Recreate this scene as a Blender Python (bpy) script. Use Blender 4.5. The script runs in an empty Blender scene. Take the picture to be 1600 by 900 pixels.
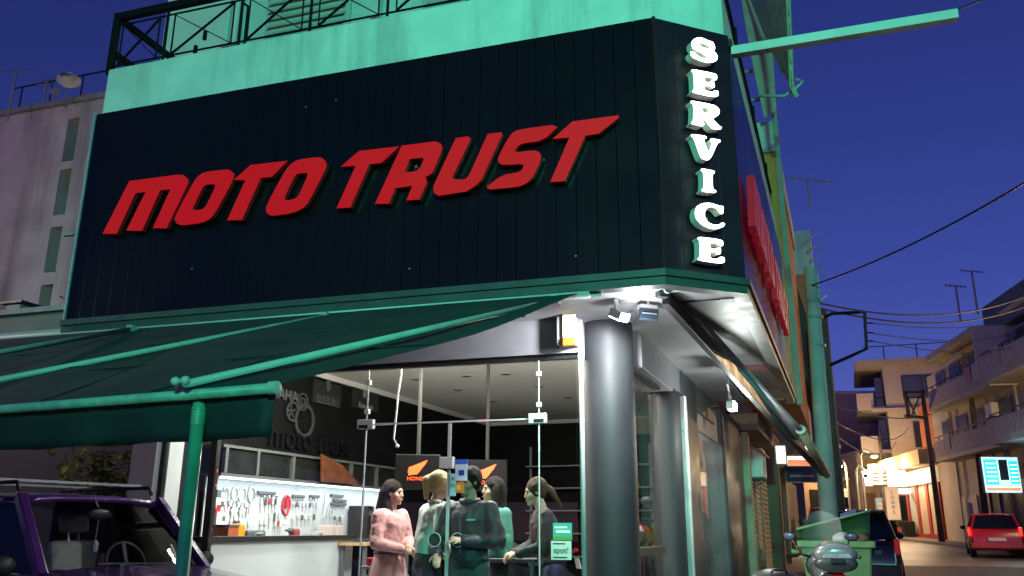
import bpy, bmesh, math, random
from mathutils import Vector, Matrix, geometry
from math import sin, cos, pi, radians, sqrt, atan2

# ------------------------------------------------------------------ camera, sky, exposure
S = bpy.context.scene
COL = S.collection
F, HY, ROLL, EYE = 1320.0, 825.0, radians(0.3), 1.4
TH = math.atan((HY - 450) / F)
cam = bpy.data.cameras.new('camera')
cam.sensor_width = 36.0
cam.lens = F / 1600 * 36.0
cam.clip_end = 3000
cam.clip_start = 0.05
camo = bpy.data.objects.new('camera', cam)
COL.objects.link(camo)
camo.matrix_world = Matrix.Translation((0, 0, EYE)) @ Matrix.Rotation(pi / 2 + TH, 4, 'X') @ Matrix.Rotation(ROLL, 4, 'Z')
S.camera = camo

w = bpy.data.worlds.new('World')
S.world = w
w.use_nodes = True
nt = w.node_tree
nt.nodes.clear()
wo = nt.nodes.new('ShaderNodeOutputWorld')
bg = nt.nodes.new('ShaderNodeBackground')
sky = nt.nodes.new('ShaderNodeTexSky')
sky.sky_type = 'NISHITA'
sky.sun_disc = False
sky.sun_elevation = radians(12)
sky.sun_rotation = radians(200)
sky.ozone_density = 2.0
sky.dust_density = 0.6
tint = nt.nodes.new('ShaderNodeMix')
tint.data_type = 'RGBA'
tint.blend_type = 'MULTIPLY'
tint.inputs[0].default_value = 1.0
tint.inputs[7].default_value = (0.325, 0.30, 1.0, 1)
nt.links.new(sky.outputs[0], tint.inputs[6])
nt.links.new(tint.outputs[2], bg.inputs[0])
bg.inputs[1].default_value = 0.0635
nt.links.new(bg.outputs[0], wo.inputs[0])

S.view_settings.view_transform = 'Standard'
S.view_settings.look = 'None'
S.view_settings.exposure = 0.0
S.view_settings.gamma = 1.0
S.view_settings.use_curve_mapping = False
S.cycles.use_denoising = True
S.cycles.max_bounces = 8
S.cycles.diffuse_bounces = 3
S.cycles.glossy_bounces = 4
S.cycles.transparent_max_bounces = 16
S.cycles.caustics_reflective = False
S.cycles.caustics_refractive = False
S.cycles.sample_clamp_indirect = 4.0

R = random.Random(7)

# ------------------------------------------------------------------ pixels to directions
def ray(x, y):
    u = (x - 800) / F; v = (450 - y) / F
    c, s = cos(ROLL), sin(ROLL)
    u, v = u * c - v * s, u * s + v * c
    return Vector((u, cos(TH) - v * sin(TH), sin(TH) + v * cos(TH)))
def atz(x, y, z):
    r = ray(x, y); return Vector((0, 0, EYE)) + r * ((z - EYE) / r.z)
def aty(x, y, Y):
    r = ray(x, y); return Vector((0, 0, EYE)) + r * (Y / r.y)
def onplane(x, y, P, n):
    r = ray(x, y); O = Vector((0, 0, EYE))
    return O + r * ((Vector(P) - O).dot(n) / r.dot(n))

# ------------------------------------------------------------------ plan frames (metres)
C1 = Vector((1.101, 5.841, 0)); C2 = Vector((1.756, 6.091, 0)); LE = Vector((-4.094, 7.529, 0))
uf = (LE - C1).normalized(); nf = Vector((-uf.y, uf.x, 0)); nf = nf if nf.y > 0 else -nf
us = Vector((sin(radians(21.05)), cos(radians(21.05)), 0)); ns = Vector((-us.y, us.x, 0))
uc = (C2 - C1).normalized(); nc = Vector((-uc.y, uc.x, 0))
ur = Vector((sin(radians(10)), cos(radians(10)), 0)); nr = Vector((ur.y, -ur.x, 0)); QR = Vector((19.14, 30, 0))
UP = Vector((0, 0, 1))
def frame(O, u, n):
    O, u, n = Vector(O), Vector(u), Vector(n)
    return lambda a, d, z: O + u * a + n * d + UP * z
FR, SD, CH, RR = frame(C1, uf, nf), frame(C2, us, ns), frame(C1, uc, nc), frame(QR, ur, nr)
def IDF(a, d, z): return Vector((a, d, z))
def on_FR(x, y, d):
    p = onplane(x, y, FR(0, d, 0), nf); return (p - C1).dot(uf), p.z
def on_SD(x, y, d):
    p = onplane(x, y, SD(0, d, 0), ns); return (p - C2).dot(us), p.z
def on_RR(x, y, d):
    p = onplane(x, y, RR(0, d, 0), nr); return (p - QR).dot(ur), p.z
def ground(Y):
    return 0.022 * max(0.0, Y - 6.0)

# ------------------------------------------------------------------ materials
MATS = {}
def mat(name, col, rough=0.6, metal=0.0, var=0.0, scale=6.0, bump=0.0, bscale=60.0, emit=None, estr=0.0, spec=0.5, coat=0.0,
        stain=None, sscale=1.2, samt=0.5, streak=False):
    if name in MATS: return MATS[name]
    m = bpy.data.materials.new(name); m.use_nodes = True
    t = m.node_tree; b = t.nodes['Principled BSDF']
    c = (*col, 1) if len(col) == 3 else col
    b.inputs['Base Color'].default_value = c
    b.inputs['Roughness'].default_value = rough
    b.inputs['Metallic'].default_value = metal
    b.inputs['Specular IOR Level'].default_value = spec
    if coat: b.inputs['Coat Weight'].default_value = coat; b.inputs['Coat Roughness'].default_value = 0.08
    if emit is not None:
        b.inputs['Emission Color'].default_value = (*emit, 1); b.inputs['Emission Strength'].default_value = estr
    tc = None
    if var or bump or stain:
        tc = t.nodes.new('ShaderNodeNewGeometry')
    last = None
    if var:
        n = t.nodes.new('ShaderNodeTexNoise'); n.inputs['Scale'].default_value = scale; n.inputs['Detail'].default_value = 6
        t.links.new(tc.outputs['Position'], n.inputs['Vector'])
        r = t.nodes.new('ShaderNodeMapRange')
        r.inputs[1].default_value = 0.3; r.inputs[2].default_value = 0.7
        r.inputs[3].default_value = 1 - var; r.inputs[4].default_value = 1 + var
        t.links.new(n.outputs[0], r.inputs[0])
        mx = t.nodes.new('ShaderNodeMix'); mx.data_type = 'RGBA'; mx.blend_type = 'MULTIPLY'
        mx.inputs[0].default_value = 1.0; mx.inputs[6].default_value = c
        t.links.new(r.outputs[0], mx.inputs[7]); last = mx.outputs[2]
        rr = t.nodes.new('ShaderNodeMapRange'); rr.inputs[1].default_value = 0.3; rr.inputs[2].default_value = 0.7
        rr.inputs[3].default_value = max(0, rough - 0.08); rr.inputs[4].default_value = min(1, rough + 0.08)
        t.links.new(n.outputs[0], rr.inputs[0]); t.links.new(rr.outputs[0], b.inputs['Roughness'])
    if stain:
        n = t.nodes.new('ShaderNodeTexNoise'); n.inputs['Scale'].default_value = sscale; n.inputs['Detail'].default_value = 8
        n.inputs['Roughness'].default_value = 0.65
        src = tc.outputs['Position']
        if streak:
            mp = t.nodes.new('ShaderNodeMapping'); mp.inputs['Scale'].default_value = (1.0, 1.0, 0.12)
            t.links.new(src, mp.inputs[0]); src = mp.outputs[0]
        t.links.new(src, n.inputs['Vector'])
        r = t.nodes.new('ShaderNodeMapRange'); r.inputs[1].default_value = 0.5; r.inputs[2].default_value = 0.72
        r.inputs[3].default_value = 0; r.inputs[4].default_value = samt
        t.links.new(n.outputs[0], r.inputs[0])
        mx = t.nodes.new('ShaderNodeMix'); mx.data_type = 'RGBA'
        t.links.new(r.outputs[0], mx.inputs[0])
        if last: t.links.new(last, mx.inputs[6])
        else: mx.inputs[6].default_value = c
        mx.inputs[7].default_value = (*stain, 1); last = mx.outputs[2]
    if last: t.links.new(last, b.inputs['Base Color'])
    if bump:
        n = t.nodes.new('ShaderNodeTexNoise'); n.inputs['Scale'].default_value = bscale; n.inputs['Detail'].default_value = 5
        t.links.new(tc.outputs['Position'], n.inputs['Vector'])
        bp = t.nodes.new('ShaderNodeBump'); bp.inputs['Strength'].default_value = bump; bp.inputs['Distance'].default_value = 0.02
        t.links.new(n.outputs[0], bp.inputs['Height']); t.links.new(bp.outputs[0], b.inputs['Normal'])
    MATS[name] = m
    return m
def glass(name, tintc=(0.9, 0.95, 0.93), refl=1.0, rough=0.0):
    if name in MATS: return MATS[name]
    m = bpy.data.materials.new(name); m.use_nodes = True; t = m.node_tree; t.nodes.clear()
    o = t.nodes.new('ShaderNodeOutputMaterial'); mx = t.nodes.new('ShaderNodeMixShader')
    tr = t.nodes.new('ShaderNodeBsdfTransparent'); tr.inputs[0].default_value = (*tintc, 1)
    g = t.nodes.new('ShaderNodeBsdfGlossy'); g.inputs['Roughness'].default_value = rough
    f = t.nodes.new('ShaderNodeFresnel'); f.inputs[0].default_value = 1.35
    mu = t.nodes.new('ShaderNodeMath'); mu.operation = 'MULTIPLY'; mu.inputs[1].default_value = refl
    t.links.new(f.outputs[0], mu.inputs[0]); t.links.new(mu.outputs[0], mx.inputs[0])
    t.links.new(tr.outputs[0], mx.inputs[1]); t.links.new(g.outputs[0], mx.inputs[2]); t.links.new(mx.outputs[0], o.inputs[0])
    MATS[name] = m; return m
def emis(name, col, st):
    return mat(name, col, 0.5, emit=col, estr=st)

# ------------------------------------------------------------------ mesh building
class MB:
    def __init__(s): s.v = []; s.f = []
    def add(s, vs, fs):
        o = len(s.v); s.v += [tuple(v) for v in vs]; s.f += [tuple(i + o for i in f) for f in fs]; return s
    def hexa(s, p):
        return s.add(p, [(0, 3, 2, 1), (4, 5, 6, 7), (0, 1, 5, 4), (1, 2, 6, 5), (2, 3, 7, 6), (3, 0, 4, 7)])
    def box(s, Fm, a0, a1, d0, d1, z0, z1):
        return s.hexa([Fm(a0, d0, z0), Fm(a1, d0, z0), Fm(a1, d1, z0), Fm(a0, d1, z0), Fm(a0, d0, z1), Fm(a1, d0, z1), Fm(a1, d1, z1), Fm(a0, d1, z1)])
    def quad(s, *p): return s.add(p, [tuple(range(len(p)))])
    def bar(s, p, q, wx, wy, up=UP):
        p, q = Vector(p), Vector(q); w_ = (q - p).normalized(); u = w_.cross(Vector(up))
        if u.length < 1e-4: u = w_.cross(Vector((1, 0, 0)))
        u.normalize(); v = u.cross(w_).normalized(); u = u * (wx / 2); v = v * (wy / 2)
        return s.hexa([p - u - v, p + u - v, p + u + v, p - u + v, q - u - v, q + u - v, q + u + v, q - u + v])
    def tube(s, pts, r, n=8, cap=True, r2=None):
        pts = [Vector(p) for p in pts]; k = len(pts); rs = r if isinstance(r, (list, tuple)) else [r + ((r2 - r) * i / (k - 1) if r2 is not None else 0) for i in range(k)]
        rings = []; u = None
        for i, p in enumerate(pts):
            w_ = (pts[min(i + 1, k - 1)] - pts[max(i - 1, 0)]).normalized()
            if u is None:
                u = w_.cross(UP)
                if u.length < 1e-3: u = w_.cross(Vector((1, 0, 0)))
            u = (u - w_ * u.dot(w_)).normalized(); v = w_.cross(u)
            rings.append([p + (u * cos(2 * pi * j / n) + v * sin(2 * pi * j / n)) * rs[i] for j in range(n)])
        vs = [q for r_ in rings for q in r_]
        fs = [(i * n + j, i * n + (j + 1) % n, (i + 1) * n + (j + 1) % n, (i + 1) * n + j) for i in range(k - 1) for j in range(n)]
        if cap: fs += [tuple(reversed(range(n))), tuple((k - 1) * n + j for j in range(n))]
        return s.add(vs, fs)
    def lathe(s, O, axis, prof, n=16):
        O = Vector(O); w_ = Vector(axis).normalized(); u = w_.cross(UP)
        if u.length < 1e-3: u = Vector((1, 0, 0))
        u.normalize(); v = w_.cross(u); k = len(prof)
        vs = [O + w_ * h + (u * cos(2 * pi * j / n) + v * sin(2 * pi * j / n)) * r for (r, h) in prof for j in range(n)]
        fs = [(i * n + j, i * n + (j + 1) % n, (i + 1) * n + (j + 1) % n, (i + 1) * n + j) for i in range(k - 1) for j in range(n)]
        fs += [tuple(reversed(range(n))), tuple((k - 1) * n + j for j in range(n))]
        return s.add(vs, fs)
    def ball(s, c, r, n=12, m=8, sc=(1, 1, 1), ax=None):
        c = Vector(c); A = ax or (Vector((1, 0, 0)), Vector((0, 1, 0)), UP); vs = []; fs = []
        for i in range(m + 1):
            t = pi * i / m
            for j in range(n):
                a = 2 * pi * j / n
                vs.append(c + A[0] * (r * sc[0] * sin(t) * cos(a)) + A[1] * (r * sc[1] * sin(t) * sin(a)) + A[2] * (r * sc[2] * cos(t)))
        for i in range(m):
            for j in range(n): fs.append((i * n + j, (i + 1) * n + j, (i + 1) * n + (j + 1) % n, i * n + (j + 1) % n))
        return s.add(vs, fs)
    def cap(s, p, q, r0, r1, sx=1.0, ax=(1, 0, 0), n=14, m=4):
        p, q = Vector(p), Vector(q); w_ = (q - p); Ln = w_.length; w_.normalize()
        u = Vector(ax); u = u - w_ * u.dot(w_)
        if u.length < 1e-3: u = Vector((0, 1, 0)) - w_ * w_.y
        u.normalize(); v = w_.cross(u); rings = []
        for i in range(m + 1):
            t = pi / 2 * (1 - i / m); rings.append((p - w_ * r0 * sin(t), max(r0 * cos(t), 1e-4)))
        for i in range(m + 1):
            t = pi / 2 * i / m; rings.append((q + w_ * r1 * sin(t), max(r1 * cos(t), 1e-4)))
        vs = [c + (u * (cos(2 * pi * j / n) * sx) + v * sin(2 * pi * j / n)) * r for c, r in rings for j in range(n)]; k = len(rings)
        fs = [(i * n + j, i * n + (j + 1) % n, (i + 1) * n + (j + 1) % n, (i + 1) * n + j) for i in range(k - 1) for j in range(n)]
        fs += [tuple(reversed(range(n))), tuple((k - 1) * n + j for j in range(n))]
        return s.add(vs, fs)
    def prism(s, loops, O, u, v, nrm, depth):
        """extruded outline with holes; loops in (u, v) metres; front face at O + nrm*depth"""
        O, u, v, nrm = Vector(O), Vector(u), Vector(v), Vector(nrm)
        fl = [p for l in loops for p in l]; tri = geometry.tessellate_polygon([[Vector((p[0], p[1], 0)) for p in l] for l in loops])
        n = len(fl)
        vs = [O + u * p[0] + v * p[1] for p in fl] + [O + u * p[0] + v * p[1] + nrm * depth for p in fl]
        fs = [tuple(reversed(t)) for t in tri] + [tuple(i + n for i in t) for t in tri]
        o = 0
        for l in loops:
            k = len(l); fs += [(o + i, o + (i + 1) % k, o + (i + 1) % k + n, o + i + n) for i in range(k)]; o += k
        return s.add(vs, fs)
    def mesh(s, name, smooth=False):
        me = bpy.data.meshes.new(name); me.from_pydata(s.v, [], s.f)
        bm = bmesh.new(); bm.from_mesh(me); bmesh.ops.remove_doubles(bm, verts=bm.verts, dist=1e-6)
        bmesh.ops.recalc_face_normals(bm, faces=bm.faces); bm.to_mesh(me); bm.free()
        if smooth:
            for p in me.polygons: p.use_smooth = True
        return me
    def build(s, name, m, parent=None, smooth=False, bevel=0.0, subsurf=0, auto=False):
        me = s.mesh(name, smooth or auto)
        me.materials.append(m)
        if auto:
            try: me.set_sharp_from_angle(angle=radians(40))
            except Exception: pass
        return link(name, me, parent, bevel, subsurf)
def link(name, me, parent=None, bevel=0.0, subsurf=0):
    o = bpy.data.objects.new(name, me); COL.objects.link(o)
    if parent is not None: setparent(o, parent)
    if bevel:
        b = o.modifiers.new('bevel', 'BEVEL'); b.width = bevel; b.segments = 2; b.limit_method = 'ANGLE'; b.angle_limit = radians(50)
    if subsurf:
        b = o.modifiers.new('sub', 'SUBSURF'); b.levels = subsurf; b.render_levels = subsurf
    return o
WM = {}
def wmat(o):
    return WM.get(o.name, Matrix.Identity(4))
def setparent(o, p):
    o.parent = p
    o.matrix_parent_inverse = wmat(p).inverted() if not p.get('local') else Matrix.Identity(4)
def tag(o, label, cat, group=None, kind=None):
    if kind: o['kind'] = kind
    if label: o['label'] = label
    if cat: o['category'] = cat
    if group: o['group'] = group
    return o
def thing(name, label, cat, loc=(0, 0, 0), rotz=0.0, group=None, local=False):
    """Empty at the thing's base; local=True: its parts are given in the thing's own coordinates"""
    o = bpy.data.objects.new(name, None); COL.objects.link(o); o.empty_display_size = 0.1
    o.location = loc; o.rotation_euler = (0, 0, rotz)
    WM[o.name] = Matrix.Translation(Vector(loc)) @ Matrix.Rotation(rotz, 4, 'Z')
    if local: o['local'] = 1
    return tag(o, label, cat, group)
def struct(o, label=None, cat=None):
    o['kind'] = 'structure'; return tag(o, label, cat)
def copy_tree(o, parent=None):
    c = o.copy(); COL.objects.link(c)
    if parent is not None:
        c.parent = parent; c.matrix_parent_inverse = o.matrix_parent_inverse.copy()
    for ch in [x for x in bpy.data.objects if x.parent == o]: copy_tree(ch, c)
    return c
def swap(o, table):
    for ch in [x for x in bpy.data.objects if x.parent == o]:
        if ch.type == 'MESH' and ch.data.materials and ch.data.materials[0] and ch.data.materials[0].name in table:
            ch.data = ch.data.copy(); ch.data.materials[0] = MATS[table[ch.data.materials[0].name]]
        swap(ch, table)
def text_mb(txt, O, u, v, nrm, size, depth=0.004, align='CENTER', spacing=1.0):
    """words as flat raised lettering"""
    c = bpy.data.curves.new('t', 'FONT'); c.body = txt; c.size = size; c.extrude = depth / 2; c.align_x = align; c.align_y = 'CENTER'; c.space_character = spacing
    c.resolution_u = 3
    o = bpy.data.objects.new('t', c); COL.objects.link(o)
    me = o.to_mesh(); mb = MB()
    O, u, v, nrm = Vector(O), Vector(u), Vector(v), Vector(nrm)
    mb.v = [tuple(O + u * q.co.x + v * q.co.y + nrm * (q.co.z + depth / 2)) for q in me.vertices]; mb.f = [tuple(p.vertices) for p in me.polygons]
    o.to_mesh_clear(); bpy.data.objects.remove(o); bpy.data.curves.remove(c)
    return mb
def lamp(name, kind, loc, energy, col, parent=None, target=None, size=0.1, spot=None, blend=0.5, shape=None, sy=None):
    l = bpy.data.lights.new(name, kind); l.energy = energy; l.color = col
    if kind == 'AREA':
        l.size = size
        if sy: l.shape = 'RECTANGLE'; l.size_y = sy
    else: l.shadow_soft_size = size
    if spot: l.spot_size = radians(spot); l.spot_blend = blend
    o = bpy.data.objects.new(name, l); COL.objects.link(o)
    M_ = Matrix.Translation(Vector(loc))
    if target is not None:
        M_ = M_ @ (Vector(target) - Vector(loc)).to_track_quat('-Z', 'Y').to_matrix().to_4x4()
    if parent is not None: setparent(o, parent)
    o.matrix_basis = M_ if (parent is None or not parent.get('local')) else M_
    return o
def arc(p, q, sag, n=12):
    p, q = Vector(p), Vector(q)
    return [p.lerp(q, t / n) - UP * (sag * 4 * (t / n) * (1 - t / n)) for t in range(n + 1)]
# ------------------------------------------------------------------ shared materials
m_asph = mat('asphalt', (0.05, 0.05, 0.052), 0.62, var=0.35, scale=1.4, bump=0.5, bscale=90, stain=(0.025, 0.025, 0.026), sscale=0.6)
m_pave = mat('paving', (0.19, 0.175, 0.16), 0.75, var=0.25, scale=3, bump=0.3, bscale=40, stain=(0.08, 0.07, 0.06), sscale=1.0)
m_kerb = mat('kerb_stone', (0.30, 0.29, 0.27), 0.8, var=0.2, scale=5, bump=0.3)
m_clad = mat('cladding', (0.0036, 0.0040, 0.0048), 0.24, spec=0.22, var=0.12, scale=0.8)
m_cladback = mat('cladding_back', (0.004, 0.004, 0.005), 0.5)
m_plaster = mat('parapet_plaster', (0.60, 0.61, 0.57), 0.85, var=0.10, scale=3.0, bump=0.25, bscale=35, stain=(0.22, 0.22, 0.19), sscale=2.2, samt=0.75, streak=True)
m_wall_up = mat('upper_wall', (0.50, 0.52, 0.48), 0.85, var=0.12, scale=2.0, bump=0.2, bscale=30, stain=(0.25, 0.26, 0.24), sscale=0.9, samt=0.5)
m_soffit = mat('soffit_paint', (0.30, 0.30, 0.315), 0.6, var=0.14, scale=2.5, stain=(.17, .17, .18), sscale=1.5, samt=.5)
m_trim = mat('trim_green_grey', (0.045, 0.06, 0.055), 0.45, var=0.1)
m_blackmetal = mat('black_metal', (0.012, 0.012, 0.013), 0.45, var=0.15, scale=12)
m_dark = mat('dark_paint', (0.06, 0.065, 0.075), 0.38, var=0.10, scale=4)
m_colm = mat('column_paint', (0.022, 0.023, 0.026), 0.6, spec=.35, var=0.12, scale=3, bump=0.05, bscale=20, stain=(0.05, 0.055, 0.055), sscale=2.5, samt=0.4, streak=True)
m_white = mat('white_plastic', (0.78, 0.78, 0.76), 0.45, var=0.05)
m_steel = mat('steel', (0.55, 0.55, 0.56), 0.3, 0.9, var=0.1)
m_alu = mat('aluminium', (0.62, 0.63, 0.64), 0.35, 0.6, var=0.08)
m_greysteel = mat('grey_steel', (0.30, 0.31, 0.32), 0.5, var=0.1)
m_glass = glass('shop_glass', (0.90, 0.94, 0.93), 0.9)
m_darkglass = mat('dark_window', (0.012, 0.014, 0.018), 0.08, spec=0.6)
m_red = mat('red_acrylic', (0.40, 0.004, 0.006), 0.5, emit=(0.8, 0.004, 0.010), estr=0.42, spec=.25, var=.08, scale=1.5)
m_redside = mat('red_return', (0.30, 0.012, 0.015), 0.4)
m_redside2 = mat('red_letter_side_sign', (0.55, 0.015, 0.03), 0.4, emit=(0.7, 0.01, 0.04), estr=0.14)
m_ret = mat('letter_return', (0.72, 0.70, 0.62), 0.4, var=0.06)
m_lit = emis('lit_white_face', (1.0, 0.99, 0.95), 6.0)

# ------------------------------------------------------------------ ground, road, pavements
gm = MB(); ys = [-70, -30, -10, 0, 6] + [6 + i * 4 for i in range(1, 30)] + [400]
xs = [-160, -60, -20, 0, 12, 24, 40, 80, 180]
vs = [(x, y, ground(min(y, 126)) - 0.004) for y in ys for x in xs]; n = len(xs)
gm.add(vs, [(i * n + j, i * n + j + 1, (i + 1) * n + j + 1, (i + 1) * n + j) for i in range(len(ys) - 1) for j in range(n - 1)])
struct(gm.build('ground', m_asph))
def strip(name, pts_l, pts_r, dz, m, h=0.0, parent=None):
    """sheet between two plan lines, following the ground; h > 0 gives it a kerb face"""
    b = MB(); k = len(pts_l)
    L_ = [Vector((p[0], p[1], ground(p[1]) + dz)) for p in pts_l]; R_ = [Vector((p[0], p[1], ground(p[1]) + dz)) for p in pts_r]
    if h <= 0:
        b.add(L_ + R_, [(i, i + 1, k + i + 1, k + i) for i in range(k - 1)])
    else:
        D = UP * h
        for i in range(k - 1):
            b.hexa([L_[i] - D, R_[i] - D, R_[i + 1] - D, L_[i + 1] - D, L_[i], R_[i], R_[i + 1], L_[i + 1]])
    return b.build(name, m, parent)
sa = [-1.0, 2, 5, 8, 11, 14, 17, 20, 24, 28, 34, 40, 48]
o = strip('pavement', [SD(a, 1.4, 0) for a in sa], [SD(a, -0.50, 0) for a in sa], 0.12, m_pave, 0.2); struct(o)
pv = o
o = strip('kerb', [SD(a, -0.50, 0) for a in sa], [SD(a, -0.64, 0) for a in sa], 0.125, m_kerb, 0.2); struct(o)
o = strip('pavement', [FR(a, 1.4, 0) for a in (9, 6, 3, 0, -0.7)], [FR(a, 0.15, 0) for a in (9, 6, 3, 0, -0.7)], 0.116, m_pave, 0.2); struct(o)
ra = [-6, 0, 5, 10, 15, 20, 25, 30, 36, 44, 54, 70]
o = strip('pavement', [RR(a, 0.1, 0) for a in ra], [RR(a, -1.35, 0) for a in ra], 0.12, m_pave, 0.2); struct(o)
o = strip('kerb', [RR(a, -1.35, 0) for a in ra], [RR(a, -1.5, 0) for a in ra], 0.125, m_kerb, 0.2); struct(o)
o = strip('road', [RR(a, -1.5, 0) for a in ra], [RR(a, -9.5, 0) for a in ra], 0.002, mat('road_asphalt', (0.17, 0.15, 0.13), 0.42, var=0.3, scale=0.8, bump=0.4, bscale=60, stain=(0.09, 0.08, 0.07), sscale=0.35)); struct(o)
pj = mat('paving_tile', (0.24, 0.20, 0.17), 0.7, var=0.25, scale=2.5, bump=0.25, bscale=40)
tile = MB().box(IDF, 0, 0.48, 0, 0.48, 0, 0.012).mesh('paving_tile'); tile.materials.append(pj)
for i in range(40):
    for j in range(3):
        a = 5.5 + i * 0.5; c = SD(a, 0.98 - j * 0.5, 0); 
        t_ = bpy.data.objects.new('paving_tile', tile); COL.objects.link(t_)
        t_.matrix_world = Matrix.Translation((c.x, c.y, ground(c.y) + 0.121)) @ Matrix.Rotation(atan2(us.y, us.x), 4, 'Z') @ Matrix.Rotation(-math.asin(0.021), 4, 'Y')
        t_.parent = pv

# ------------------------------------------------------------------ the shop building
ZB, ZT = 3.20, 5.29
shop = thing('shop_building', 'corner motorcycle shop clad in black panels with a green lit upper storey', 'building', tuple(FR(0, 1.3, 0)))
FL = (LE - C1).length; CL = (C2 - C1).length; SL = 6.1
m_clad_glow = mat('corner_glow_cladding', (0.022, 0.008, 0.013), 0.38, spec=0.5, var=0.15, scale=1.5)  # corner panels lighter and redder: glow of the SERVICE letters put into the colour
def planks(Fm, u, nin, total, count, m=None):
    w_ = total / count
    me = MB().box(IDF, 0.0015, w_ - 0.0015, 0, 0.028, ZB + 0.01, ZT).mesh('plank'); me.materials.append(m or m_clad)
    bm = bmesh.new(); bm.from_mesh(me); bmesh.ops.bevel(bm, geom=[e for e in bm.edges if abs(e.verts[0].co.z - e.verts[1].co.z) > 1], offset=0.002, segments=1, affect='EDGES'); bm.to_mesh(me); bm.free()
    for i in range(count):
        o = bpy.data.objects.new('plank', me); COL.objects.link(o); p = Fm(i * w_, 0, 0)
        Mx = Matrix((( u.x, nin.x, 0, p.x), (u.y, nin.y, 0, p.y), (0, 0, 1, 0), (0, 0, 0, 1)))
        tw = Matrix.Rotation(R.uniform(-0.0012, 0.0012), 4, 'Z')
        setparent(o, shop); o.matrix_basis = Mx @ tw
planks(FR, uf, nf, FL, 34); planks(CH, uc, nc, CL, 4, m_clad_glow); planks(SD, us, ns, SL, 38)
b = MB(); b.box(FR, -0.02, FL - 0.01, 0.034, 0.09, ZB, ZT - 0.01); b.box(SD, 0.02, SL, 0.034, 0.09, ZB, ZT - 0.01); b.box(CH, 0.015, CL - 0.015, 0.034, 0.09, ZB, ZT - 0.01)
b.build('cladding_backing', m_cladback, shop)
b = MB().box(FR, FL, FL + 0.018, -0.012, 0.10, ZB - 0.03, ZT + 0.01); b.build('edge_trim', m_alu, shop)
b = MB().box(SD, SL, SL + 0.02, -0.012, 0.5, ZB - 0.05, ZT + 0.01); b.build('edge_trim', mat('tan_trim', (0.42, 0.33, 0.2), 0.6, var=0.15), shop)
b = MB(); q = CH(0, -0.006, 0); b.bar(CH(0, -0.008, ZB), CH(0, -0.008, ZT), 0.022, 0.022, up=nc); b.build('corner_trim', mat('corner_trim', (0.05, 0.02, 0.018), 0.35, 0.3), shop)
# bottom trim in two steps, running round the three faces
def mitre(P, n1, n2, d):
    det = n1.x * n2.y - n1.y * n2.x
    return P + Vector(((d * n2.y - d * n1.y) / det, (n1.x * d - n2.x * d) / det, 0))
def corner_line(dout):
    """plan points of the fascia line moved outwards by dout"""
    return [FR(FL + 0.02, -dout, 0), mitre(C1, -nf, -nc, dout), mitre(C2, -nc, -ns, dout), SD(SL + 0.02, -dout, 0)]
def ribbon(d0, d1, z0, z1, name, m):
    o_, i_ = corner_line(d0), corner_line(-d1); b = MB()
    for k in range(3):
        b.hexa([o_[k] + UP * z0, o_[k + 1] + UP * z0, i_[k + 1] + UP * z0, i_[k] + UP * z0, o_[k] + UP * z1, o_[k + 1] + UP * z1, i_[k + 1] + UP * z1, i_[k] + UP * z1])
    return b.build(name, m, shop)
ribbon(0.035, 0.05, ZB - 0.045, ZB + 0.006, 'bottom_trim', m_trim)
ribbon(0.012, 0.10, ZB - 0.11, ZB - 0.048, 'bottom_trim', m_trim)
# soffit
b = MB(); zS = ZB - 0.03
o_ = corner_line(-0.08)
pl_ = o_ + [SD(SL, 1.7, 0), Vector((0.55, 7.75, 0)), FR(FL + 0.02, 1.7, 0)]; n = len(pl_)
b.add([p + UP * zS for p in pl_] + [p + UP * (zS + .02) for p in pl_], [tuple(range(n)), tuple(reversed(range(n, 2 * n)))] + [(i, (i + 1) % n, (i + 1) % n + n, i + n) for i in range(n)])
b.build('soffit', m_soffit, shop)
# soffit side: dark recessed panels along the street side, framed
for (a0, a1) in ((0.35, 3.3), (3.75, 5.9)):
    b = MB(); b.box(SD, a0, a1, 0.12, 0.62, zS - 0.012, zS - 0.004); b.build('soffit_panel', mat('soffit_panel', (0.06, 0.06, 0.065), 0.4, var=0.3, scale=3), shop)
b = MB(); b.box(SD, 3.36, 3.70, 0.0, 0.66, zS - 0.02, zS - 0.003); b.build('soffit_batten', mat('maroon_paint', (0.10, 0.035, 0.045), 0.5), shop)
b = MB()
for d in (0.10, 0.64): b.box(SD, 0.3, 6.0, d - 0.012, d + 0.012, zS - 0.034, zS - 0.002)
b.build('soffit_rail', m_greysteel, shop)
# parapet of the upper storey
b = MB()
o_, i_ = corner_line(-0.032), corner_line(-0.22)
o_[0] = FR(FL - 0.03, 0.032, 0); i_[0] = FR(FL - 0.03, 0.22, 0)
for k in range(3):
    b.hexa([o_[k] + UP * (ZT - 0.02), o_[k + 1] + UP * (ZT - 0.02), i_[k + 1] + UP * (ZT - 0.02), i_[k] + UP * (ZT - 0.02), o_[k] + UP * 5.80, o_[k + 1] + UP * 5.80, i_[k + 1] + UP * 5.80, i_[k] + UP * 5.80])
b.build('parapet', m_plaster, shop, bevel=0.015)
b = MB(); b.box(FR, -0.02, FL - 0.05, 0.025, 0.031, ZT - 0.012, ZT + 0.006); b.build('parapet_drip', m_greysteel, shop)
b = MB(); b.box(FR, 0.6, FL - 0.05, 0.24, 2.2, 5.2, 5.32); b.box(SD, 0.3, SL + .5, 0.24, 2.2, 5.2, 5.318); b.build('balcony_floor', m_wall_up, shop)
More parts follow.
